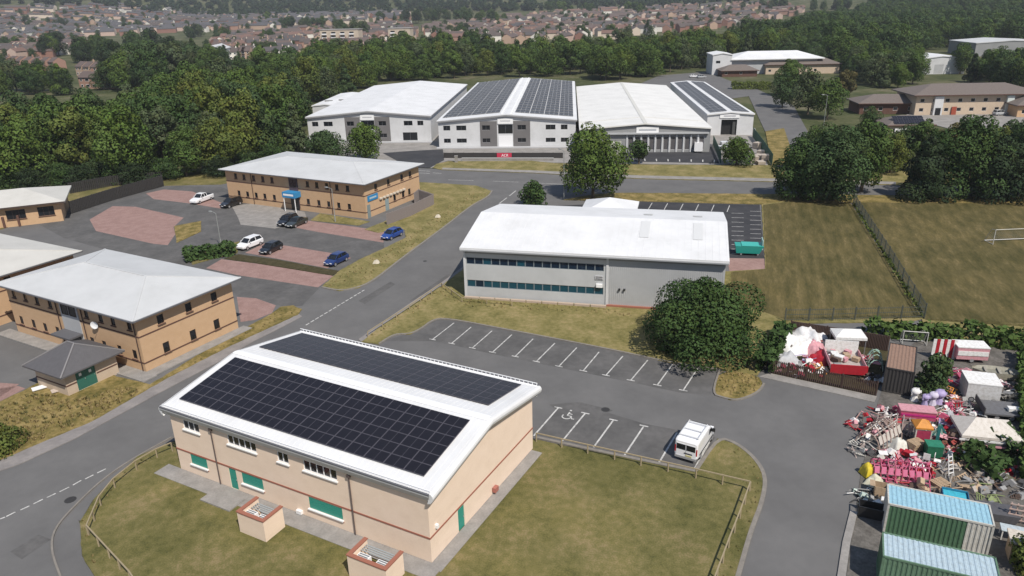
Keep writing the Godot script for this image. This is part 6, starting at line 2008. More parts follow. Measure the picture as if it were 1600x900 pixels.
# wire or palisade fence: posts with joined infill bars per panel
func panel_fence(called: String, label: String, px: Array, h: float, spacing: float, pitch: float, bw: float, m: Material, rails := 2, base_y := 0.08) -> void:
	var pts := gpts(px, 0.0)
	var t := thing(called, label, "fence", Vector3(pts[0].x, base_y, pts[0].z))
	var o: Vector3 = Vector3(pts[0].x, 0, pts[0].z)
	for i in pts.size() - 1:
		var a: Vector3 = pts[i] - o
		var b: Vector3 = pts[i + 1] - o
		var n := maxi(1, roundi(a.distance_to(b) / spacing))
		for k in n:
			var p := a.lerp(b, float(k) / n)
			var q := a.lerp(b, float(k + 1) / n)
			box(t, "post", p + Vector3(0, h / 2 + 0.05, 0), Vector3(0.1, h + 0.1, 0.1), m)
			var st := new_st()
			var nb := maxi(2, int(p.distance_to(q) / pitch))
			for j in nb:
				var c := p.lerp(q, (j + 0.5) / nb)
				sbox(st, c + Vector3(0, h / 2, 0), Vector3(bw, h, bw))
			for j in rails:
				var y := h * (0.15 + 0.75 * j / maxf(1.0, rails - 1.0))
				bar(st, p + Vector3(0, y, 0), q + Vector3(0, y, 0), 0.04, 0.05)
			part(t, "panel", done(st), m)
		if i == pts.size() - 2: box(t, "post", b + Vector3(0, h / 2 + 0.05, 0), Vector3(0.1, h + 0.1, 0.1), m)

func street() -> void:
	lamp_post("slim grey lamp post on the car park island behind the hedge", gp(346, 386), 5.6, 2.6)
	lamp_post("tall pale lamp post in front of the bright green tree", gp(881, 312), 9.4, 2.2)
	lamp_post("dark lamp post standing before the long buff office front", gp(524, 347), 6.0, 2.6)
	lamp_post("grey lamp post beside the trees of the access road", gp(1287, 196), 8.5, 2.8)
	lamp_post("slim lamp post at the edge of the wood", gp(20, 290), 8.0, 0.4)
	goal("white full size football goal on the dry playing field", gp(1551, 383), gp(1624, 380), 2.3, 2.0)
	goal("small white framed goal behind the brown roofed container", gp(1409, 538), gp(1447, 541), 1.5, 1.0)
	var wire := flat(0.06, 0.07, 0.06)
	panel_fence("wire_fence", "dark wire fence between hay field and playing field", [1333, 318, 1388, 405, 1444, 498], 1.8, 3.0, 0.22, 0.02, wire, 3)
	panel_fence("wire_fence", "dark wire fence along the end of the hay field", [1444, 498, 1370, 500, 1300, 502, 1226, 503], 1.6, 3.0, 0.25, 0.02, wire, 3)
	panel_fence("palisade_fence", "dark slatted fence between grass and brick bays by the wood", [112, 334, 180, 312, 256, 291], 2.3, 3.0, 0.34, 0.24, M.dark_timber, 2)
	panel_fence("palisade_fence", "dark fence at the foot of the wood behind the grass patch", [110, 303, 175, 291, 255, 284], 2.2, 3.0, 0.4, 0.25, M.dark_timber, 2)
	panel_fence("bin_compound", "grey slatted bin compound fence at the end of the long office", [605, 352, 642, 338, 678, 320, 655, 312, 648, 318], 2.0, 1.8, 0.2, 0.14, flat(0.22, 0.19, 0.18), 2)
	panel_fence("green_fence", "green mesh fence beside the access road bank", [1176, 214, 1192, 236, 1206, 258], 2.4, 3.0, 0.3, 0.12, flat(0.02, 0.07, 0.045), 3)
	panel_fence("green_fence", "green mesh fence beside the marked warehouse car park", [1114, 226, 1120, 240, 1126, 256], 2.2, 3.0, 0.3, 0.12, flat(0.02, 0.07, 0.045), 3)
	panel_fence("brown_fence", "brown slatted compound fence with gaps along the concrete strip", [1203, 583, 1258, 595, 1314, 607, 1368, 619], 1.45, 2.1, 0.17, 0.09, M.brown_timber, 2)
	panel_fence("brown_fence", "pale railed fence on the bush side of the compound", [1203, 583, 1219, 552, 1234, 524], 1.5, 2.0, 0.6, 0.05, flat(0.28, 0.25, 0.2), 2)
	panel_fence("brown_fence", "brown slatted fence at the back of the compound", [1234, 524, 1290, 533, 1340, 541, 1386, 549], 1.7, 2.1, 0.15, 0.12, M.brown_timber, 2)
	# entrance pier and boulder wall of the warehouses
	var g := thing("entrance_pier", "pale stone pier beside the warehouse entry", "pier", gp(713, 254), 0.0)
	box(g, "shaft", Vector3(0, 0.75, 0), Vector3(0.7, 1.5, 0.7), M.concrete_t)
	box(g, "cap", Vector3(0, 1.56, 0), Vector3(0.85, 0.12, 0.85), M.concrete_t)
	# teal skip in the grey building's car park
	var s := gp(1170, 397)
	var k := thing("teal_skip", "turquoise wheeled skip in the dark car park behind the grey building", "skip", s, -0.2)
	var st := new_st()
	loft(st, [[Vector3(-1.9, 0.35, 0.8), Vector3(-2.1, 1.5, 1.0), Vector3(-2.1, 1.5, -1.0), Vector3(-1.9, 0.35, -0.8)], [Vector3(1.4, 0.35, 0.8), Vector3(1.9, 1.5, 1.0), Vector3(1.9, 1.5, -1.0), Vector3(1.4, 0.35, -0.8)]])
	part(k, "hopper", done(st), flat(0.02, 0.3, 0.25, 0.4))
	box(k, "lid", Vector3(0.3, 1.56, 0), Vector3(3.0, 0.08, 2.05), flat(0.04, 0.4, 0.34, 0.35))
	box(k, "rear_guard", Vector3(1.75, 1.7, 0), Vector3(0.12, 1.4, 1.9), flat(0.35, 0.5, 0.46, 0.35))
	for a in [-1.2, 1.2]:
		for b in [-0.7, 0.7]: add_wheel(k, Vector3(a, 0.2, b), 0.2, 0.14)
	# pallet stacks beside the narrow warehouse
	var ps := [[1132, 226], [1139, 232], [1128, 236], [1183, 232], [1190, 240], [1186, 248], [1196, 250], [1178, 254], [1188, 257]]
	for i in ps.size():
		var q := thing("pallet_stack", "stack of pale pallets beside the narrow warehouse", "pallets", gp(ps[i][0], ps[i][1]) + Vector3(0, 0.1, 0), 0.2 * i, "pallet stacks of the narrow warehouse")
		for j in 3 + i % 4: box(q, "pallet", Vector3(0.04 * sin(i + j * 2.0), 0.12 + j * 0.24, 0.0), Vector3(1.9, 0.2, 1.7), flat(0.42, 0.36, 0.3) if i > 2 else flat(0.55, 0.56, 0.58))
	# boulders and signs on the verges
	for b in [[684, 340, 0.5, "pale stone on the verge beside the road"], [588, 412, 0.4, "pale stone on the verge beside the dark blue car"]]:
		var bo := thing("verge_stone", b[3], "stone", gp(b[0], b[1]) + Vector3(0, 0.12, 0))
		var sst := new_st()
		loft(sst, [[Vector3(-0.5, 0, 0.4), Vector3(-0.3, 0.35, 0.2), Vector3(-0.3, 0.33, -0.2), Vector3(-0.45, 0, -0.4)], [Vector3(0.1, 0, 0.5), Vector3(0.05, 0.5, 0.25), Vector3(0.1, 0.45, -0.3), Vector3(0, 0, -0.5)], [Vector3(0.55, 0, 0.3), Vector3(0.4, 0.3, 0.15), Vector3(0.4, 0.28, -0.2), Vector3(0.5, 0, -0.35)]])
		part(bo, "rock", done(sst), flat(0.5, 0.45, 0.36, 0.9))
	for b in [[40, 609, "white cabinet lid lying on the verge beside the kiosk"], [70, 612, "pale slab leaning beside the kiosk wall"]]:
		var bo := thing("loose_slab", b[2], "slab", gp(b[0] + 22, b[1]) + Vector3(0, 0.14, 0), 0.7)
		box(bo, "board", Vector3(0, 0.1, 0), Vector3(1.3, 0.08, 0.8), M.white if b[0] == 40 else flat(0.5, 0.42, 0.36))
		box(bo, "batten", Vector3(0, 0.03, 0), Vector3(0.2, 0.07, 0.7), M.timber)

# ------------------------------------------------------------------ the carnival store yard
# corrugated shipping container: origin at the front left bottom corner, x along its length, -z its width
func container(label: String, at: Vector3, turn: float, L: float, W: float, H: float, side: Material, roof: Material, end: Material, split := -1.0, side2: Material = null) -> Node3D:
	var t := thing("shipping_container", label, "container", at, turn)
	var X := Vector3.RIGHT
	var corr := func(p0: Vector3, dx: Vector3, n: Vector3, len: float, h: float) -> ArrayMesh:
		var st := new_st()
		var pitch := 0.28
		var k := int(len / pitch)
		var up := Vector3(0, h, 0)
		for i in k:
			var a: Vector3 = p0 + dx * (len * i / k)
			var s := len / k
			var q := [a, a + dx * s * 0.3, a + dx * s * 0.45 - n * 0.04, a + dx * s * 0.85 - n * 0.04, a + dx * s]
			for j in 4: quad(st, q[j], q[j + 1], q[j + 1] + up, q[j] + up)
		return done(st)
	var ls := L if split < 0 else split
	part(t, "front_side", corr.call(Vector3(0.06, 0.12, 0), X, Vector3.BACK, ls - 0.06, H - 0.24), side)
	if split > 0: part(t, "pale_front_side", corr.call(Vector3(ls, 0.12, 0), X, Vector3.BACK, L - ls - 0.06, H - 0.24), side2)
	part(t, "rear_side", corr.call(Vector3(L - 0.06, 0.12, -W), -X, Vector3.FORWARD, L - 0.12, H - 0.24), side)
	part(t, "left_end", corr.call(Vector3(0, 0.12, -W + 0.06), Vector3.BACK, -X, W - 0.12, H - 0.24), end)
	part(t, "right_end", corr.call(Vector3(L, 0.12, -0.06), Vector3.FORWARD, X, W - 0.12, H - 0.24), side2 if side2 else end)
	var st := new_st()
	var k := int(L / 0.3)
	for i in k:
		var a := L * i / k
		var s := L / k
		var q := [Vector3(a, H, 0), Vector3(a + s * 0.35, H, 0), Vector3(a + s * 0.5, H - 0.03, 0), Vector3(a + s * 0.85, H - 0.03, 0), Vector3(a + s, H, 0)]
		for j in 4: quad(st, q[j], q[j + 1], q[j + 1] + Vector3(0, 0, -W), q[j] + Vector3(0, 0, -W))
	part(t, "roof", done(st), roof)
	st = new_st()
	for x in [0.05, L - 0.05]:
		for z in [-0.05, -W + 0.05]: sbox(st, Vector3(x, H / 2, z), Vector3(0.14, H + 0.02, 0.14))
	for y in [0.07, H - 0.03]:
		for z in [-0.03, -W + 0.03]: sbox(st, Vector3(L / 2, y, z), Vector3(L, 0.13, 0.1))
		for x in [0.03, L - 0.03]: sbox(st, Vector3(x, y, -W / 2), Vector3(0.1, 0.13, W))
	part(t, "frame", done(st), side2 if side2 else side)
	return t

# cloth sheet draped in rough folds over a hump
func tarp(called: String, label: String, at: Vector3, w: float, d: float, h: float, m: Material, sd: int, turn := 0.0) -> void:
	var t := thing(called, label, "sheet", at, turn)
	var n := FastNoiseLite.new()
	n.seed = sd
	n.frequency = 0.55
	var st := SurfaceTool.new()
	st.begin(Mesh.PRIMITIVE_TRIANGLES)
	st.set_smooth_group(0)
	var k := 12
	for j in k + 1:
		for i in k + 1:
			var u := float(i) / k - 0.5
			var v := float(j) / k - 0.5
			var edge := maxf(absf(u), absf(v)) * 2.0
			var y := h * (1.0 - pow(edge, 3.0)) * (0.75 + 0.5 * n.get_noise_2d(u * w * 1.3, v * d * 1.3)) + 0.22 * n.get_noise_2d(u * w * 4.0 + 20, v * d * 4.0) * (1.0 - edge * 0.5)
			st.add_vertex(Vector3(u * w * (1 + 0.12 * n.get_noise_2d(v * 9, sd)), maxf(y, 0.02), v * d * (1 + 0.12 * n.get_noise_2d(u * 9, sd + 5.0))))
	for j in k:
		for i in k:
			var a := j * (k + 1) + i
			for q in [a, a + 1, a + k + 1, a + 1, a + k + 2, a + k + 1]: st.add_index(q)
	st.generate_normals()
	part(t, "cloth", st.commit(), m)
	box(t, "underlying_frame", Vector3(0, h * 0.25, 0), Vector3(w * 0.5, h * 0.5, d * 0.5), flat(0.12, 0.1, 0.09))

func pallet_mesh(w: float, d: float) -> ArrayMesh:
	var st := new_st()
	for i in 7: sbox(st, Vector3(0, 0.13, (i - 3) * d / 7), Vector3(w, 0.025, d / 7 - 0.05))
	for i in 3:
		sbox(st, Vector3((i - 1) * w * 0.45, 0.07, 0), Vector3(0.1, 0.09, d))
		sbox(st, Vector3((i - 1) * w * 0.45, 0.015, 0), Vector3(0.12, 0.025, d))
	return done(st)

# skeleton of a carnival float: arched ribs over long rails
func float_frame(label: String, at: Vector3, turn: float, L: float, W: float, H: float, m: Material, m2: Material, ribs := 6) -> Node3D:
	var t := thing("float_frame", label, "carnival float", at, turn)
	var st := new_st()
	for i in ribs:
		st = new_st()
		var x := (float(i) / (ribs - 1) - 0.5) * L
		var hh := H * (0.6 + 0.4 * sin(PI * (i + 0.5) / ribs))
		var pts := []
		for k in 9:
			var a := PI * k / 8.0
			pts.append(Vector3(x + 0.05 * sin(k * 3.0 + i), hh * sin(a) + 0.1, W / 2 * cos(a)))
		tube(st, pts, [0.05, 0.05, 0.05, 0.05, 0.05, 0.05, 0.05, 0.05, 0.05], 5)
		part(t, "rib", done(st), m)
	st = new_st()
	for s in [-0.5, -0.2, 0.2, 0.5]:
		var y := H * 0.85 if absf(s) < 0.3 else 0.25
		bar(st, Vector3(-L / 2, y * 0.8, s * W * 0.95), Vector3(L / 2, y, s * W * 0.95), 0.07, 0.07)
	part(t, "rails", done(st), m2)
	st = new_st()
	for i in ribs - 1:
		var x := (float(i) / (ribs - 1) - 0.5) * L
		quad(st, Vector3(x, H * 0.4, W * 0.49), Vector3(x + L / ribs * 0.8, H * 0.42, W * 0.49), Vector3(x + L / ribs * 0.8, H * 0.75, W * 0.36), Vector3(x, H * 0.72, W * 0.36))
	part(t, "skin_panels", done(st), m2)
	for s in [-1, 1]:
		for x in [-L * 0.32, L * 0.32]: add_wheel(t, Vector3(x, 0.2, s * W * 0.4), 0.2, 0.12)
	return t

# heap of mixed scrap poles and boards, each piece a part
func scrap_heap(label: String, at: Vector3, r: float, h: float, n: int, mats: Array, sd: int) -> void:
	var t := thing("scrap_heap", label, "scrap", at)
	var g := RandomNumberGenerator.new()
	g.seed = sd
	for i in int(n * 1.7):
		var a := g.randf() * TAU
		var rr := sqrt(g.randf()) * r * 1.15
		var y := h * (1.0 - rr / r) * g.randf() + 0.08
		var c := Vector3(cos(a) * rr, y, sin(a) * rr)
		var m: Material = mats[i % mats.size()]
		var kind := g.randi() % 4
		var bs := Basis.from_euler(Vector3(g.randf_range(-0.7, 0.7), g.randf() * TAU, g.randf_range(-0.7, 0.7)))
		var st := new_st()
		if kind == 0: tube(st, [Vector3(-0.9, 0, 0), Vector3(0, 0.12, 0), Vector3(0.9, 0, 0)], [0.05, 0.06, 0.05], 6)
		elif kind == 1: sbox(st, Vector3.ZERO, Vector3(g.randf_range(0.6, 1.3), 0.05, g.randf_range(0.3, 0.8)))
		elif kind == 2:
			loft(st, [[Vector3(-0.4, -0.2, 0.3), Vector3(-0.3, 0.25, 0.2), Vector3(-0.3, 0.25, -0.2), Vector3(-0.4, -0.2, -0.3)], [Vector3(0.4, -0.2, 0.25), Vector3(0.3, 0.3, 0.15), Vector3(0.35, 0.3, -0.2), Vector3(0.4, -0.2, -0.3)]])
		else:
			for k in 4: sbox(st, Vector3((k - 1.5) * 0.28, 0, 0), Vector3(0.09, 0.05, 1.0))
			for k in 2: sbox(st, Vector3(0, 0.04, (k - 0.5) * 0.8), Vector3(1.1, 0.05, 0.09))
		part(t, ["pole", "board", "carton", "lattice"][kind], done(st), m, Transform3D(bs.scaled_local(Vector3.ONE * g.randf_range(0.45, 0.95)), c))

func frame_box(t: Node3D, called: String, c: Vector3, s: Vector3, m: Material, th := 0.07) -> void:
	var st := new_st()
	var h := s / 2
	for a in [-1, 1]:
		for b in [-1, 1]:
			sbox(st, c + Vector3(0, a * h.y, b * h.z), Vector3(s.x + th, th, th))
			sbox(st, c + Vector3(a * h.x, 0, b * h.z), Vector3(th, s.y - th, th))
			sbox(st, c + Vector3(a * h.x, b * h.y, 0), Vector3(th * 0.98, th * 0.98, s.z - th))
	part(t, called, done(st), m)

func chair(label: String, at: Vector3, turn: float, m: Material) -> void:
	var t := thing("garden_chair", label, "chair", at, turn)
	box(t, "seat", Vector3(0, 0.45, 0), Vector3(0.5, 0.05, 0.5), m)
	box(t, "backrest", Vector3(-0.24, 0.75, 0), Vector3(0.05, 0.55, 0.5), m)
	for a in [-0.22, 0.22]:
		for b in [-0.22, 0.22]: box(t, "leg", Vector3(a, 0.22, b), Vector3(0.05, 0.44, 0.05), m)

func on_yard(px: float, py: float) -> Vector3:
	var p := gp(px, py)
	return Vector3(p.x, 0.04, p.z)

func carnival_yard() -> void:
	var green := dirty(0.075, 0.16, 0.09, 0.5)
	var palegreen := dirty(0.12, 0.21, 0.135, 0.5)
	var sky_blue := dirty(0.3, 0.52, 0.64, 0.45)
	var pale_blue := dirty(0.42, 0.53, 0.6, 0.45)
	var ivory := dirty(0.55, 0.54, 0.5, 0.5)
	var white := dirty(0.78, 0.78, 0.77)
	var red := dirty(0.42, 0.012, 0.025, 0.5)
	var pink := dirty(0.48, 0.08, 0.16, 0.5)
	var rose := dirty(0.6, 0.3, 0.34, 0.6)
	var tan := dirty(0.45, 0.33, 0.22, 0.8)
	var brown := dirty(0.12, 0.08, 0.06, 0.8)
	var yellow := dirty(0.62, 0.48, 0.03, 0.6)
	var orange := dirty(0.6, 0.24, 0.03, 0.6)
	var teal_c := dirty(0.03, 0.2, 0.2, 0.5)
	var lilac := dirty(0.42, 0.36, 0.6, 0.6)
	var greyc := dirty(0.3, 0.3, 0.3, 0.7)
	var dgrey := dirty(0.08, 0.08, 0.085, 0.7)
	# containers
	var tr := -deg_to_rad(24.0)
	var a := gp(1388, 787, 2.6)
	container("green corrugated container with pale blue roof and ivory end section", Vector3(a.x, 0.04, a.z), tr, 6.45, 2.5, 2.56, green, sky_blue, ivory, 4.9, ivory)
	a = gp(1380, 869, 2.6)
	container("green corrugated container with streaked blue white roof", Vector3(a.x, 0.04, a.z), tr, 6.5, 2.5, 2.56, palegreen, pale_blue, green)
	a = gp(1384, 574, 2.6)
	container("tall dark container with brown rusty roof beside the fenced compound", Vector3(a.x, 0.04, a.z), -deg_to_rad(29.0), 2.5, 6.1, 2.56, M.dark_timber, dirty(0.27, 0.17, 0.125, 0.8), dgrey)
	# ------- inside the fenced compound
	tarp("white_tarpaulin", "crumpled white tarpaulin heap near the compound corner", on_yard(1240, 545), 4.6, 3.6, 1.7, white, 5, 0.3)
	tarp("white_tarpaulin", "white sheet spread over poles at the back of the compound", on_yard(1262, 530), 3.4, 4.2, 1.6, dirty(0.72, 0.72, 0.74, 0.6), 9, 0.8)
	tarp("white_tarpaulin", "pale grey sheet hanging at the front of the compound", on_yard(1226, 566), 3.0, 2.0, 1.3, dirty(0.45, 0.46, 0.48, 0.6), 14, 0.2)
	tarp("red_cloth", "bright red cloth heap beside the white tarpaulins", on_yard(1286, 562), 2.6, 2.6, 1.0, red, 19, 0.5)
	tarp("pink_cloth", "pale pink cloth draped beside the red heap", on_yard(1272, 550), 2.4, 1.8, 1.3, rose, 23, 0.9)
	scrap_heap("red and yellow scraps in front of the red cloth heap", on_yard(1272, 578), 1.3, 0.5, 14, [red, white, orange, tan], 31)
	scrap_heap("white and crimson scraps along the compound front", on_yard(1240, 578), 1.6, 0.6, 16, [white, dirty(0.3, 0.02, 0.06), rose, greyc], 33)
	var p := on_yard(1322, 582)
	var tl := thing("red_trailer", "trailer float with bright red front and cluttered pale bed", "trailer", p, -deg_to_rad(12.0))
	box(tl, "bed", Vector3(0, 0.55, -1.2), Vector3(3.4, 0.14, 4.2), dirty(0.45, 0.4, 0.38))
	box(tl, "front_board", Vector3(0, 0.75, 0.93), Vector3(3.5, 1.0, 0.1), red)
	for s in [-1, 1]:
		box(tl, "side_board", Vector3(s * 1.7, 0.85, -1.2), Vector3(0.08, 0.5, 4.2), rose)
		add_wheel(tl, Vector3(s * 1.3, 0.3, -1.2), 0.3, 0.18)
	box(tl, "back_screen", Vector3(0, 1.3, -3.3), Vector3(3.3, 1.4, 0.1), white)
	var sc := RandomNumberGenerator.new()
	sc.seed = 71
	for i in 12: box(tl, "load_box", Vector3(sc.randf_range(-1.3, 1.3), 0.85 + sc.randf() * 0.3, sc.randf_range(-2.8, 0.5)), Vector3(0.5 + sc.randf() * 0.5, 0.4, 0.4 + sc.randf() * 0.4), [white, rose, brown, greyc, tan][i % 5], sc.randf() * 3.0)
	var gz := thing("white_canopy", "white pop up canopy roof at the back of the compound", "canopy", on_yard(1322, 546), -deg_to_rad(8.0))
	part(gz, "canopy_sheet", hip_roof(-1.6, 1.6, -1.2, 1.2, 1.9, 2.4, 1.0, 0.3), white)
	for s in [-1, 1]:
		for z in [-1.1, 1.1]: box(gz, "leg", Vector3(s * 1.5, 0.9, z), Vector3(0.06, 1.8, 0.06), M.steel)
	float_frame("dark green and white bird shaped float frame beside the rusty container", on_yard(1366, 572), 1.2, 2.6, 1.4, 1.6, dirty(0.4, 0.6, 0.5), dgrey, 5)
	scrap_heap("dark tangle with a white wheel beside the container wall", on_yard(1360, 595), 1.2, 0.7, 14, [dgrey, white, brown, M.black], 41)
	scrap_heap("crimson poles beside the trailer float", on_yard(1352, 566), 0.9, 1.0, 10, [red, rose, white], 43)
	scrap_heap("dark clutter along the compound back fence", on_yard(1285, 540), 1.5, 0.7, 16, [brown, dgrey, M.black, dirty(0.2, 0.05, 0.05)], 45)
	# ------- behind the container: stripes, trailer, boat, white top
	var sb := thing("striped_screen", "upright red and white striped boards by the hedge", "screen", on_yard(1456, 560), -deg_to_rad(9.0))
	for i in 7: box(sb, "board", Vector3(i * 0.34, 1.1, 0.03 * (i % 2)), Vector3(0.32, 2.2, 0.06), white if i % 2 == 0 else red)
	var wt := thing("pink_white_trailer", "pale pink and white box trailer beside the striped boards", "trailer", on_yard(1512, 562), -deg_to_rad(10.0))
	box(wt, "box_body", Vector3(0, 1.05, 0), Vector3(3.0, 1.3, 1.8), rose)
	box(wt, "white_top", Vector3(0, 1.74, 0), Vector3(3.06, 0.1, 1.86), white)
	box(wt, "white_band", Vector3(0, 1.1, 0.92), Vector3(2.9, 0.5, 0.05), white)
	for s in [-1, 1]: add_wheel(wt, Vector3(0, 0.3, s * 0.8), 0.3, 0.18)
	scrap_heap("deep pink props piled below the box trailer", on_yard(1502, 588), 1.3, 1.0, 18, [pink, dirty(0.3, 0.01, 0.06), rose, white], 51)
	var bt := thing("upturned_boat", "long grey olive boat hull lying by the hedge", "boat", on_yard(1556, 588), -deg_to_rad(20.0))
	var st := new_st()
	var rings := []
	for i in 9:
		var x := (i / 8.0 - 0.5) * 4.4
		var ww := 0.9 * sqrt(maxf(0.02, 1.0 - pow(x / 2.25, 2)))
		rings.append([Vector3(x, 0.1, ww), Vector3(x, 0.7, ww * 0.95), Vector3(x, 0.45, ww * 0.6), Vector3(x, 0.45, -ww * 0.6), Vector3(x, 0.7, -ww * 0.95), Vector3(x, 0.1, -ww)])
	loft(st, rings)
	part(bt, "hull", done(st), dirty(0.26, 0.25, 0.2, 0.6))
	for x in [-1.0, 0.2, 1.2]: box(bt, "thwart", Vector3(x, 0.6, 0), Vector3(0.25, 0.05, 1.4), dirty(0.35, 0.33, 0.28))
	var wv := thing("white_lorry_body", "plain white box body with clean flat top in the yard", "lorry body", on_yard(1533, 630), -deg_to_rad(17.0))
	box(wv, "box_body", Vector3(0, 1.0, -1.2), Vector3(2.8, 1.8, 2.6), dirty(0.6, 0.6, 0.6))
	box(wv, "top", Vector3(0, 1.95, -1.2), Vector3(2.86, 0.1, 2.66), white)
	for s in [-1, 1]: add_wheel(wv, Vector3(s * 0.9, 0.3, 0.0), 0.3, 0.2)
	scrap_heap("grey and ivory debris beside the white box body", on_yard(1572, 625), 1.2, 0.9, 16, [greyc, ivory, dirty(0.18, 0.17, 0.15)], 53)
	var fl := thing("flat_deck", "dark grey flat deck trailer with a white case on it", "trailer", on_yard(1566, 655), -deg_to_rad(14.0))
	box(fl, "deck", Vector3(0, 0.6, -0.8), Vector3(3.4, 0.16, 2.6), dirty(0.14, 0.14, 0.15))
	for s in [-1, 1]: add_wheel(fl, Vector3(s * 0.6, 0.3, 0.3), 0.3, 0.18)
	box(fl, "white_case", Vector3(0.9, 0.86, -0.4), Vector3(1.0, 0.3, 0.6), white)
	box(fl, "headboard", Vector3(-1.7, 0.9, -0.8), Vector3(0.08, 0.6, 2.6), dgrey)
	var cn := thing("collapsed_canopy", "collapsed white marquee canopy leaning in the yard", "canopy", on_yard(1536, 690), -deg_to_rad(14.0))
	part(cn, "canopy_sheet", hip_roof(-2.3, 2.3, -1.6, 1.8, 1.3, 2.2, 1.4, 0.25), dirty(0.62, 0.58, 0.53, 0.7))
	for k in 3: box(cn, "sagging_valance", Vector3(-0.4 + k * 0.5, 1.0 - k * 0.16, 1.75 + k * 0.1), Vector3(4.2 - k * 0.6, 0.16, 0.06), [white, dgrey, rose][k])
	for s in [-1, 1]:
		for z in [-1.5, 1.4]: box(cn, "leg", Vector3(s * 2.2, 0.6, z), Vector3(0.07, 1.2, 0.07), M.steel)
	# small bright props
	for e in [[1428, 626, white, "round white prop ball beside the dark container", 0.42], [1444, 634, lilac, "lilac flower shaped prop on the yard path", 0.34], [1456, 632, dirty(0.6, 0.56, 0.7), "pale lilac prop head beside the lilac flower", 0.42], [1466, 630, lilac, "tall lilac prop figure near the orange props", 0.5]]:
		var o := thing("carnival_prop", e[3], "prop", on_yard(e[0], e[1]))
		var sm := SphereMesh.new()
		sm.radius = e[4]
		sm.height = e[4] * 1.7
		sm.radial_segments = 14
		sm.rings = 8
		part(o, "head", sm, e[2], Transform3D(Basis.IDENTITY, Vector3(0, 0.7 + e[4] * 0.6, 0)))
		var s2 := new_st()
		tube(s2, [Vector3(0, 0, 0), Vector3(0, 0.4, 0), Vector3(0, 0.9, 0)], [e[4] * 0.9, e[4] * 0.6, 0.1], 8)
		part(o, "stand", done(s2), e[2])
		for k in 5:
			var an := TAU * k / 5
			box(o, "petal", Vector3(cos(an) * e[4] * 0.9, 0.7 + e[4] * 0.6 + sin(an) * e[4] * 0.7, 0.1), Vector3(0.24, 0.24, 0.1), e[2])
	scrap_heap("orange and coral props beside the lilac figures", on_yard(1478, 618), 1.0, 0.9, 16, [orange, dirty(0.5, 0.14, 0.08), rose, dirty(0.6, 0.3, 0.2)], 57)
	# ------- second row
	var mb := thing("magenta_wagon", "long magenta wagon body with pale edges", "wagon", on_yard(1430, 656), -deg_to_rad(14.0))
	box(mb, "body", Vector3(0, 0.7, 0), Vector3(2.9, 0.8, 1.2), pink)
	box(mb, "rim", Vector3(0, 1.13, 0), Vector3(3.0, 0.08, 1.3), rose)
	box(mb, "side_stripe", Vector3(0, 0.75, 0.62), Vector3(2.8, 0.16, 0.04), dirty(0.5, 0.02, 0.2))
	for s in [-1, 1]: add_wheel(mb, Vector3(s * 1.0, 0.25, 0.5), 0.25, 0.14)
	float_frame("brown and white ribbed float skeleton at the yard edge", on_yard(1372, 690), 0.6, 3.4, 2.2, 2.0, dirty(0.4, 0.3, 0.26), dirty(0.5, 0.46, 0.42), 7)
	float_frame("pale ribbed wing frame behind the brown skeleton", on_yard(1398, 672), -0.5, 3.0, 1.8, 1.5, dirty(0.36, 0.3, 0.28), dirty(0.3, 0.22, 0.2), 7)
	scrap_heap("tangled rose and white poles on the brown skeleton", on_yard(1362, 668), 1.8, 1.6, 30, [dirty(0.4, 0.25, 0.22), white, rose, brown, red], 61)
	scrap_heap("broken pale boards at the road edge of the yard", on_yard(1352, 704), 1.2, 0.6, 16, [ivory, dirty(0.4, 0.33, 0.3), dgrey], 63)
	tarp("white_tarpaulin", "small white sheet over a frame beside the skeleton float", on_yard(1402, 698), 1.7, 1.4, 1.0, dirty(0.66, 0.66, 0.6), 27, 0.4)
	var yo := thing("orange_canopy_prop", "orange and crimson booth prop with pale posts", "booth", on_yard(1436, 690), -0.2)
	part(yo, "top", hip_roof(-0.7, 0.7, -0.7, 0.7, 1.7, 2.2, 0.6, 0.14), orange)
	for s in [-1, 1]:
		for z in [-0.6, 0.6]: box(yo, "post", Vector3(s * 0.6, 0.85, z), Vector3(0.09, 1.7, 0.09), ivory)
	box(yo, "crimson_panel", Vector3(0, 0.8, 0.6), Vector3(1.1, 1.2, 0.06), dirty(0.35, 0.03, 0.08))
	var gw := thing("green_wing_prop", "dark teal wing prop with pale green feathers", "prop", on_yard(1458, 696), -0.5)
	for k in 7: part(gw, "feather", done_box(Vector3.ZERO, Vector3(0.16, 1.0, 0.05)), dirty(0.45, 0.65, 0.55) if k % 2 else teal_c, Transform3D(Basis(Vector3.BACK, -0.9 + k * 0.25), Vector3(-0.3 + k * 0.12, 1.2 + 0.1 * k, 0.1)))
	box(gw, "spine", Vector3(0.2, 1.0, 0), Vector3(0.25, 2.0, 0.3), teal_c)
	box(gw, "base", Vector3(0.1, 0.15, 0), Vector3(0.9, 0.3, 0.7), teal_c)
	var pm := pallet_mesh(1.2, 1.0)
	for e in [[1430, 702, 5, "stack of tan pallets in front of the orange booth", 0.1], [1512, 700, 3, "weathered brown pallets leaning near the collapsed canopy", 0.5], [1468, 758, 2, "low pair of pallets behind the blue crate", 0.3]]:
		var o := thing("pallet_stack", e[3], "pallets", on_yard(e[0], e[1]), e[4])
		for k in e[2]: part(o, "pallet", pm, tan, Transform3D(Basis(Vector3.UP, 0.06 * k), Vector3(0, 0.15 * k, 0)))
	var gb := thing("green_box_prop", "dark green wheeled bin box beside the pallets", "bin", on_yard(1456, 712), -0.2)
	box(gb, "body", Vector3(0, 0.6, 0), Vector3(1.2, 1.0, 1.0), dirty(0.01, 0.12, 0.06))
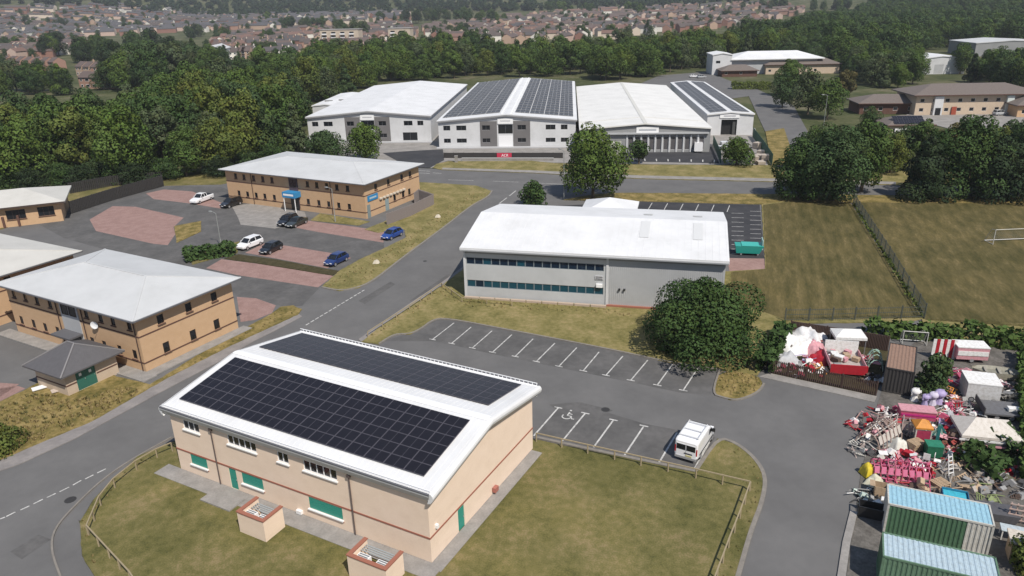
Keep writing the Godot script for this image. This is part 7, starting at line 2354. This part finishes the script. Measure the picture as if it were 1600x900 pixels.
	box(gb, "lid", Vector3(0, 1.13, 0), Vector3(1.26, 0.08, 1.06), dirty(0.02, 0.2, 0.12))
	for s in [-1, 1]: add_wheel(gb, Vector3(s * 0.45, 0.12, 0.4), 0.12, 0.08)
	scrap_heap("dull red prop pile beside the green bin box", on_yard(1481, 692), 1.1, 1.2, 18, [dirty(0.3, 0.05, 0.04), dirty(0.25, 0.12, 0.08), rose, brown], 67)
	scrap_heap("red and purple poles behind the dull red pile", on_yard(1478, 672), 0.9, 1.2, 12, [red, lilac, tan, white], 69)
	# ------- third row
	float_frame("bright pink carnival car frame with arched ribs", on_yard(1404, 744), -deg_to_rad(16.0), 4.0, 2.0, 1.5, pink, dirty(0.6, 0.16, 0.28), 9)
	scrap_heap("pink and crimson panels on the pink car frame", on_yard(1408, 738), 1.6, 1.0, 22, [pink, red, rose, dirty(0.4, 0.03, 0.1)], 73)
	chair("bright red plastic chair beside the pink car frame", on_yard(1453, 746), 0.4, red)
	chair("white plastic chair near the green bin box", on_yard(1446, 724), 1.0, white)
	chair("second white plastic chair tipped near the ladder", on_yard(1463, 728), -0.6, white)
	var ld := thing("step_ladder", "white step ladder standing on the yard", "ladder", on_yard(1478, 740), 0.3)
	for s in [-1, 1]:
		st = new_st()
		bar(st, Vector3(s * 0.25, 0, 0.5), Vector3(s * 0.18, 1.8, 0), 0.06)
		bar(st, Vector3(s * 0.25, 0, -0.5), Vector3(s * 0.18, 1.8, 0), 0.05)
		part(ld, "stile", done(st), white)
	for k in 5: box(ld, "rung", Vector3(0, 0.3 + k * 0.32, 0.42 - k * 0.09), Vector3(0.42, 0.04, 0.08), white)
	scrap_heap("small grey stones and sticks around the step ladder", on_yard(1500, 742), 2.0, 0.2, 26, [greyc, dirty(0.4, 0.36, 0.32), tan], 75)
	scrap_heap("dark branches and planks under the yard shrubs", on_yard(1545, 728), 2.4, 0.6, 26, [brown, dgrey, dirty(0.1, 0.1, 0.06), greyc], 76)
	tarp("yellow_cloth", "bright yellow cloth over a dummy at the road edge", on_yard(1356, 742), 1.1, 1.1, 1.3, yellow, 29, 0.2)
	tarp("white_tarpaulin", "pale cream cloth pile beside the yellow cloth", on_yard(1364, 756), 1.3, 1.1, 0.8, dirty(0.6, 0.58, 0.45), 37, 0.7)
	var cb := thing("cardboard_box", "open cardboard box beside the blue roofed container", "box", on_yard(1376, 772), -0.4)
	for s in [-1, 1]:
		box(cb, "side", Vector3(s * 0.5, 0.4, 0), Vector3(0.04, 0.8, 0.8), tan)
		box(cb, "end", Vector3(0, 0.4, s * 0.4), Vector3(0.96, 0.8, 0.04), tan)
		box(cb, "flap", Vector3(s * 0.68, 0.84, 0), Vector3(0.36, 0.03, 0.8), tan)
	scrap_heap("white and black oddments at the container's corner", on_yard(1360, 782), 1.2, 0.5, 18, [white, M.black, greyc, dirty(0.5, 0.6, 0.55)], 77)
	var bb := thing("black_crate", "black open crate against the end of the green container", "crate", on_yard(1362, 806), tr)
	frame_box(bb, "frame", Vector3(0, 0.45, 0), Vector3(1.9, 0.8, 0.9), M.black)
	for s in [-1, 1]: box(bb, "side", Vector3(0, 0.45, s * 0.45), Vector3(1.85, 0.75, 0.04), M.black)
	box(bb, "base", Vector3(0, 0.08, 0), Vector3(1.8, 0.06, 0.8), M.black)
	var bc := thing("blue_crate", "bright blue open crate behind the blue roofed container", "crate", on_yard(1490, 786), tr)
	for s in [-1, 1]:
		box(bc, "side", Vector3(0, 0.4, s * 0.6), Vector3(1.7, 0.8, 0.06), dirty(0.02, 0.24, 0.4))
		box(bc, "end", Vector3(s * 0.85, 0.4, 0), Vector3(0.06, 0.8, 1.2), dirty(0.015, 0.12, 0.25))
	box(bc, "contents", Vector3(0, 0.6, 0), Vector3(1.6, 0.1, 1.1), dirty(0.05, 0.42, 0.55))
	var ds := thing("dark_sheet_stack", "stack of dark grey sheets behind the container", "sheets", on_yard(1552, 806), tr)
	for k in 6: box(ds, "sheet", Vector3(0.03 * k, 0.1 + k * 0.1, 0), Vector3(2.6, 0.08, 1.5), dirty(0.09, 0.09, 0.1), 0.02 * k)
	var rk := thing("lattice_rack", "rusty pink lattice rack beside the dark sheets", "rack", on_yard(1594, 818), tr)
	for i in 5: box(rk, "upright", Vector3(-0.8 + i * 0.4, 0.8, 0), Vector3(0.08, 1.6, 0.08), dirty(0.45, 0.34, 0.3))
	for i in 4: box(rk, "shelf", Vector3(0, 0.25 + i * 0.42, 0.09), Vector3(1.8, 0.07, 0.08), dirty(0.45, 0.34, 0.3))
	var tb := thing("pale_table_frame", "pale blue metal trestle table beside the container end", "table", on_yard(1588, 844), tr)
	box(tb, "top", Vector3(0, 0.8, 0), Vector3(2.2, 0.06, 0.9), dirty(0.45, 0.52, 0.56))
	for a2 in [-1.0, 1.0]:
		for b2 in [-0.38, 0.38]: box(tb, "leg", Vector3(a2, 0.39, b2), Vector3(0.07, 0.78, 0.07), white)
	var th := thing("tan_hut", "small tan hut with flat pale roof by the green containers", "hut", on_yard(1594, 872), tr)
	box(th, "wall", Vector3(0, 0.75, 0), Vector3(1.6, 1.5, 1.3), tan)
	box(th, "roof", Vector3(0, 1.55, 0), Vector3(1.9, 0.12, 1.6), dirty(0.6, 0.55, 0.48))
	door(th, Vector3(-0.4, 0.02, 0.68), Vector3.RIGHT, Vector3.BACK, 0.7, 1.35, brown)
	# oddments strewn over the back of the yard
	for e in [[1492, 630, 41, [white, greyc, rose]], [1518, 664, 42, [dgrey, brown, tan]], [1588, 690, 43, [brown, greyc, red]], [1576, 760, 44, [brown, dgrey, greyc]], [1530, 766, 45, [greyc, tan, dirty(0.2, 0.25, 0.1)]], [1596, 744, 46, [red, brown, dgrey]]]:
		scrap_heap(["pale scraps beside the white box body", "dark planks beside the collapsed canopy", "brown and red scraps beside the far hedge", "brown branches near the dark sheet stack", "grey rubble behind the blue crate", "red scraps under the far hedge"][e[2] - 41], on_yard(e[0], e[1]), 1.3, 0.5, 14, e[3], e[2])
	# close-packed fairground pieces between the larger things
	var packs := [[1490, 646, [red, white, pink], "red and white fairground panels behind the magenta wagon"], [1478, 652, [pink, white, tan], "pink and white cut-outs beside the magenta wagon"], [1512, 652, [white, rose, greyc], "white frames behind the collapsed canopy"], [1420, 718, [red, white, rose], "red and white boards before the tan pallets"], [1390, 716, [rose, white, brown], "rose and white boards below the skeleton float"], [1440, 734, [pink, red, white], "pink scraps between the chairs and the pink car frame"], [1496, 716, [red, tan, white], "red and tan boards beside the step ladder"], [1380, 650, [red, rose, white], "crimson hoops at the top of the skeleton float"], [1410, 646, [pink, lilac, white], "pink and lilac hoops beside the magenta wagon"], [1560, 606, [rose, white, brown], "rose and white boards beside the boat"], [1490, 606, [pink, red, white], "crimson boards below the pink trailer"], [1530, 716, [tan, brown, red], "tan and red boards below the collapsed canopy"], [1432, 764, [pink, brown, tan], "pink and brown pieces behind the blue roofed container"], [1302, 566, [white, red, greyc], "white and red pieces beside the trailer float"], [1256, 566, [white, rose, lilac], "white and lilac pieces before the tarpaulin heap"]]
	for i in packs.size():
		scrap_heap(packs[i][3], on_yard(packs[i][0], packs[i][1]), 1.2, 0.9, 9, packs[i][2], 200 + i)
	# cone-like bits of kerb along the yard edge
	var ke := part(self, "kerb", strip_mesh(gpts([1334, 800, 1322, 850, 1314, 905, 1300, 1000]), 0.5, 0.12, 0.14), M.concrete_t)
	ke.set_meta("kind", "structure")
	ke.set_meta("label", "broken pale concrete edge of the carnival yard")

func _ready() -> void:
	setup()
	materials()
	ground()
	main_building()
	fences()
	offices()
	grey_building()
	warehouses()
	right_buildings()
	trees()
	town()
	vehicles()
	street()
	carnival_yard()
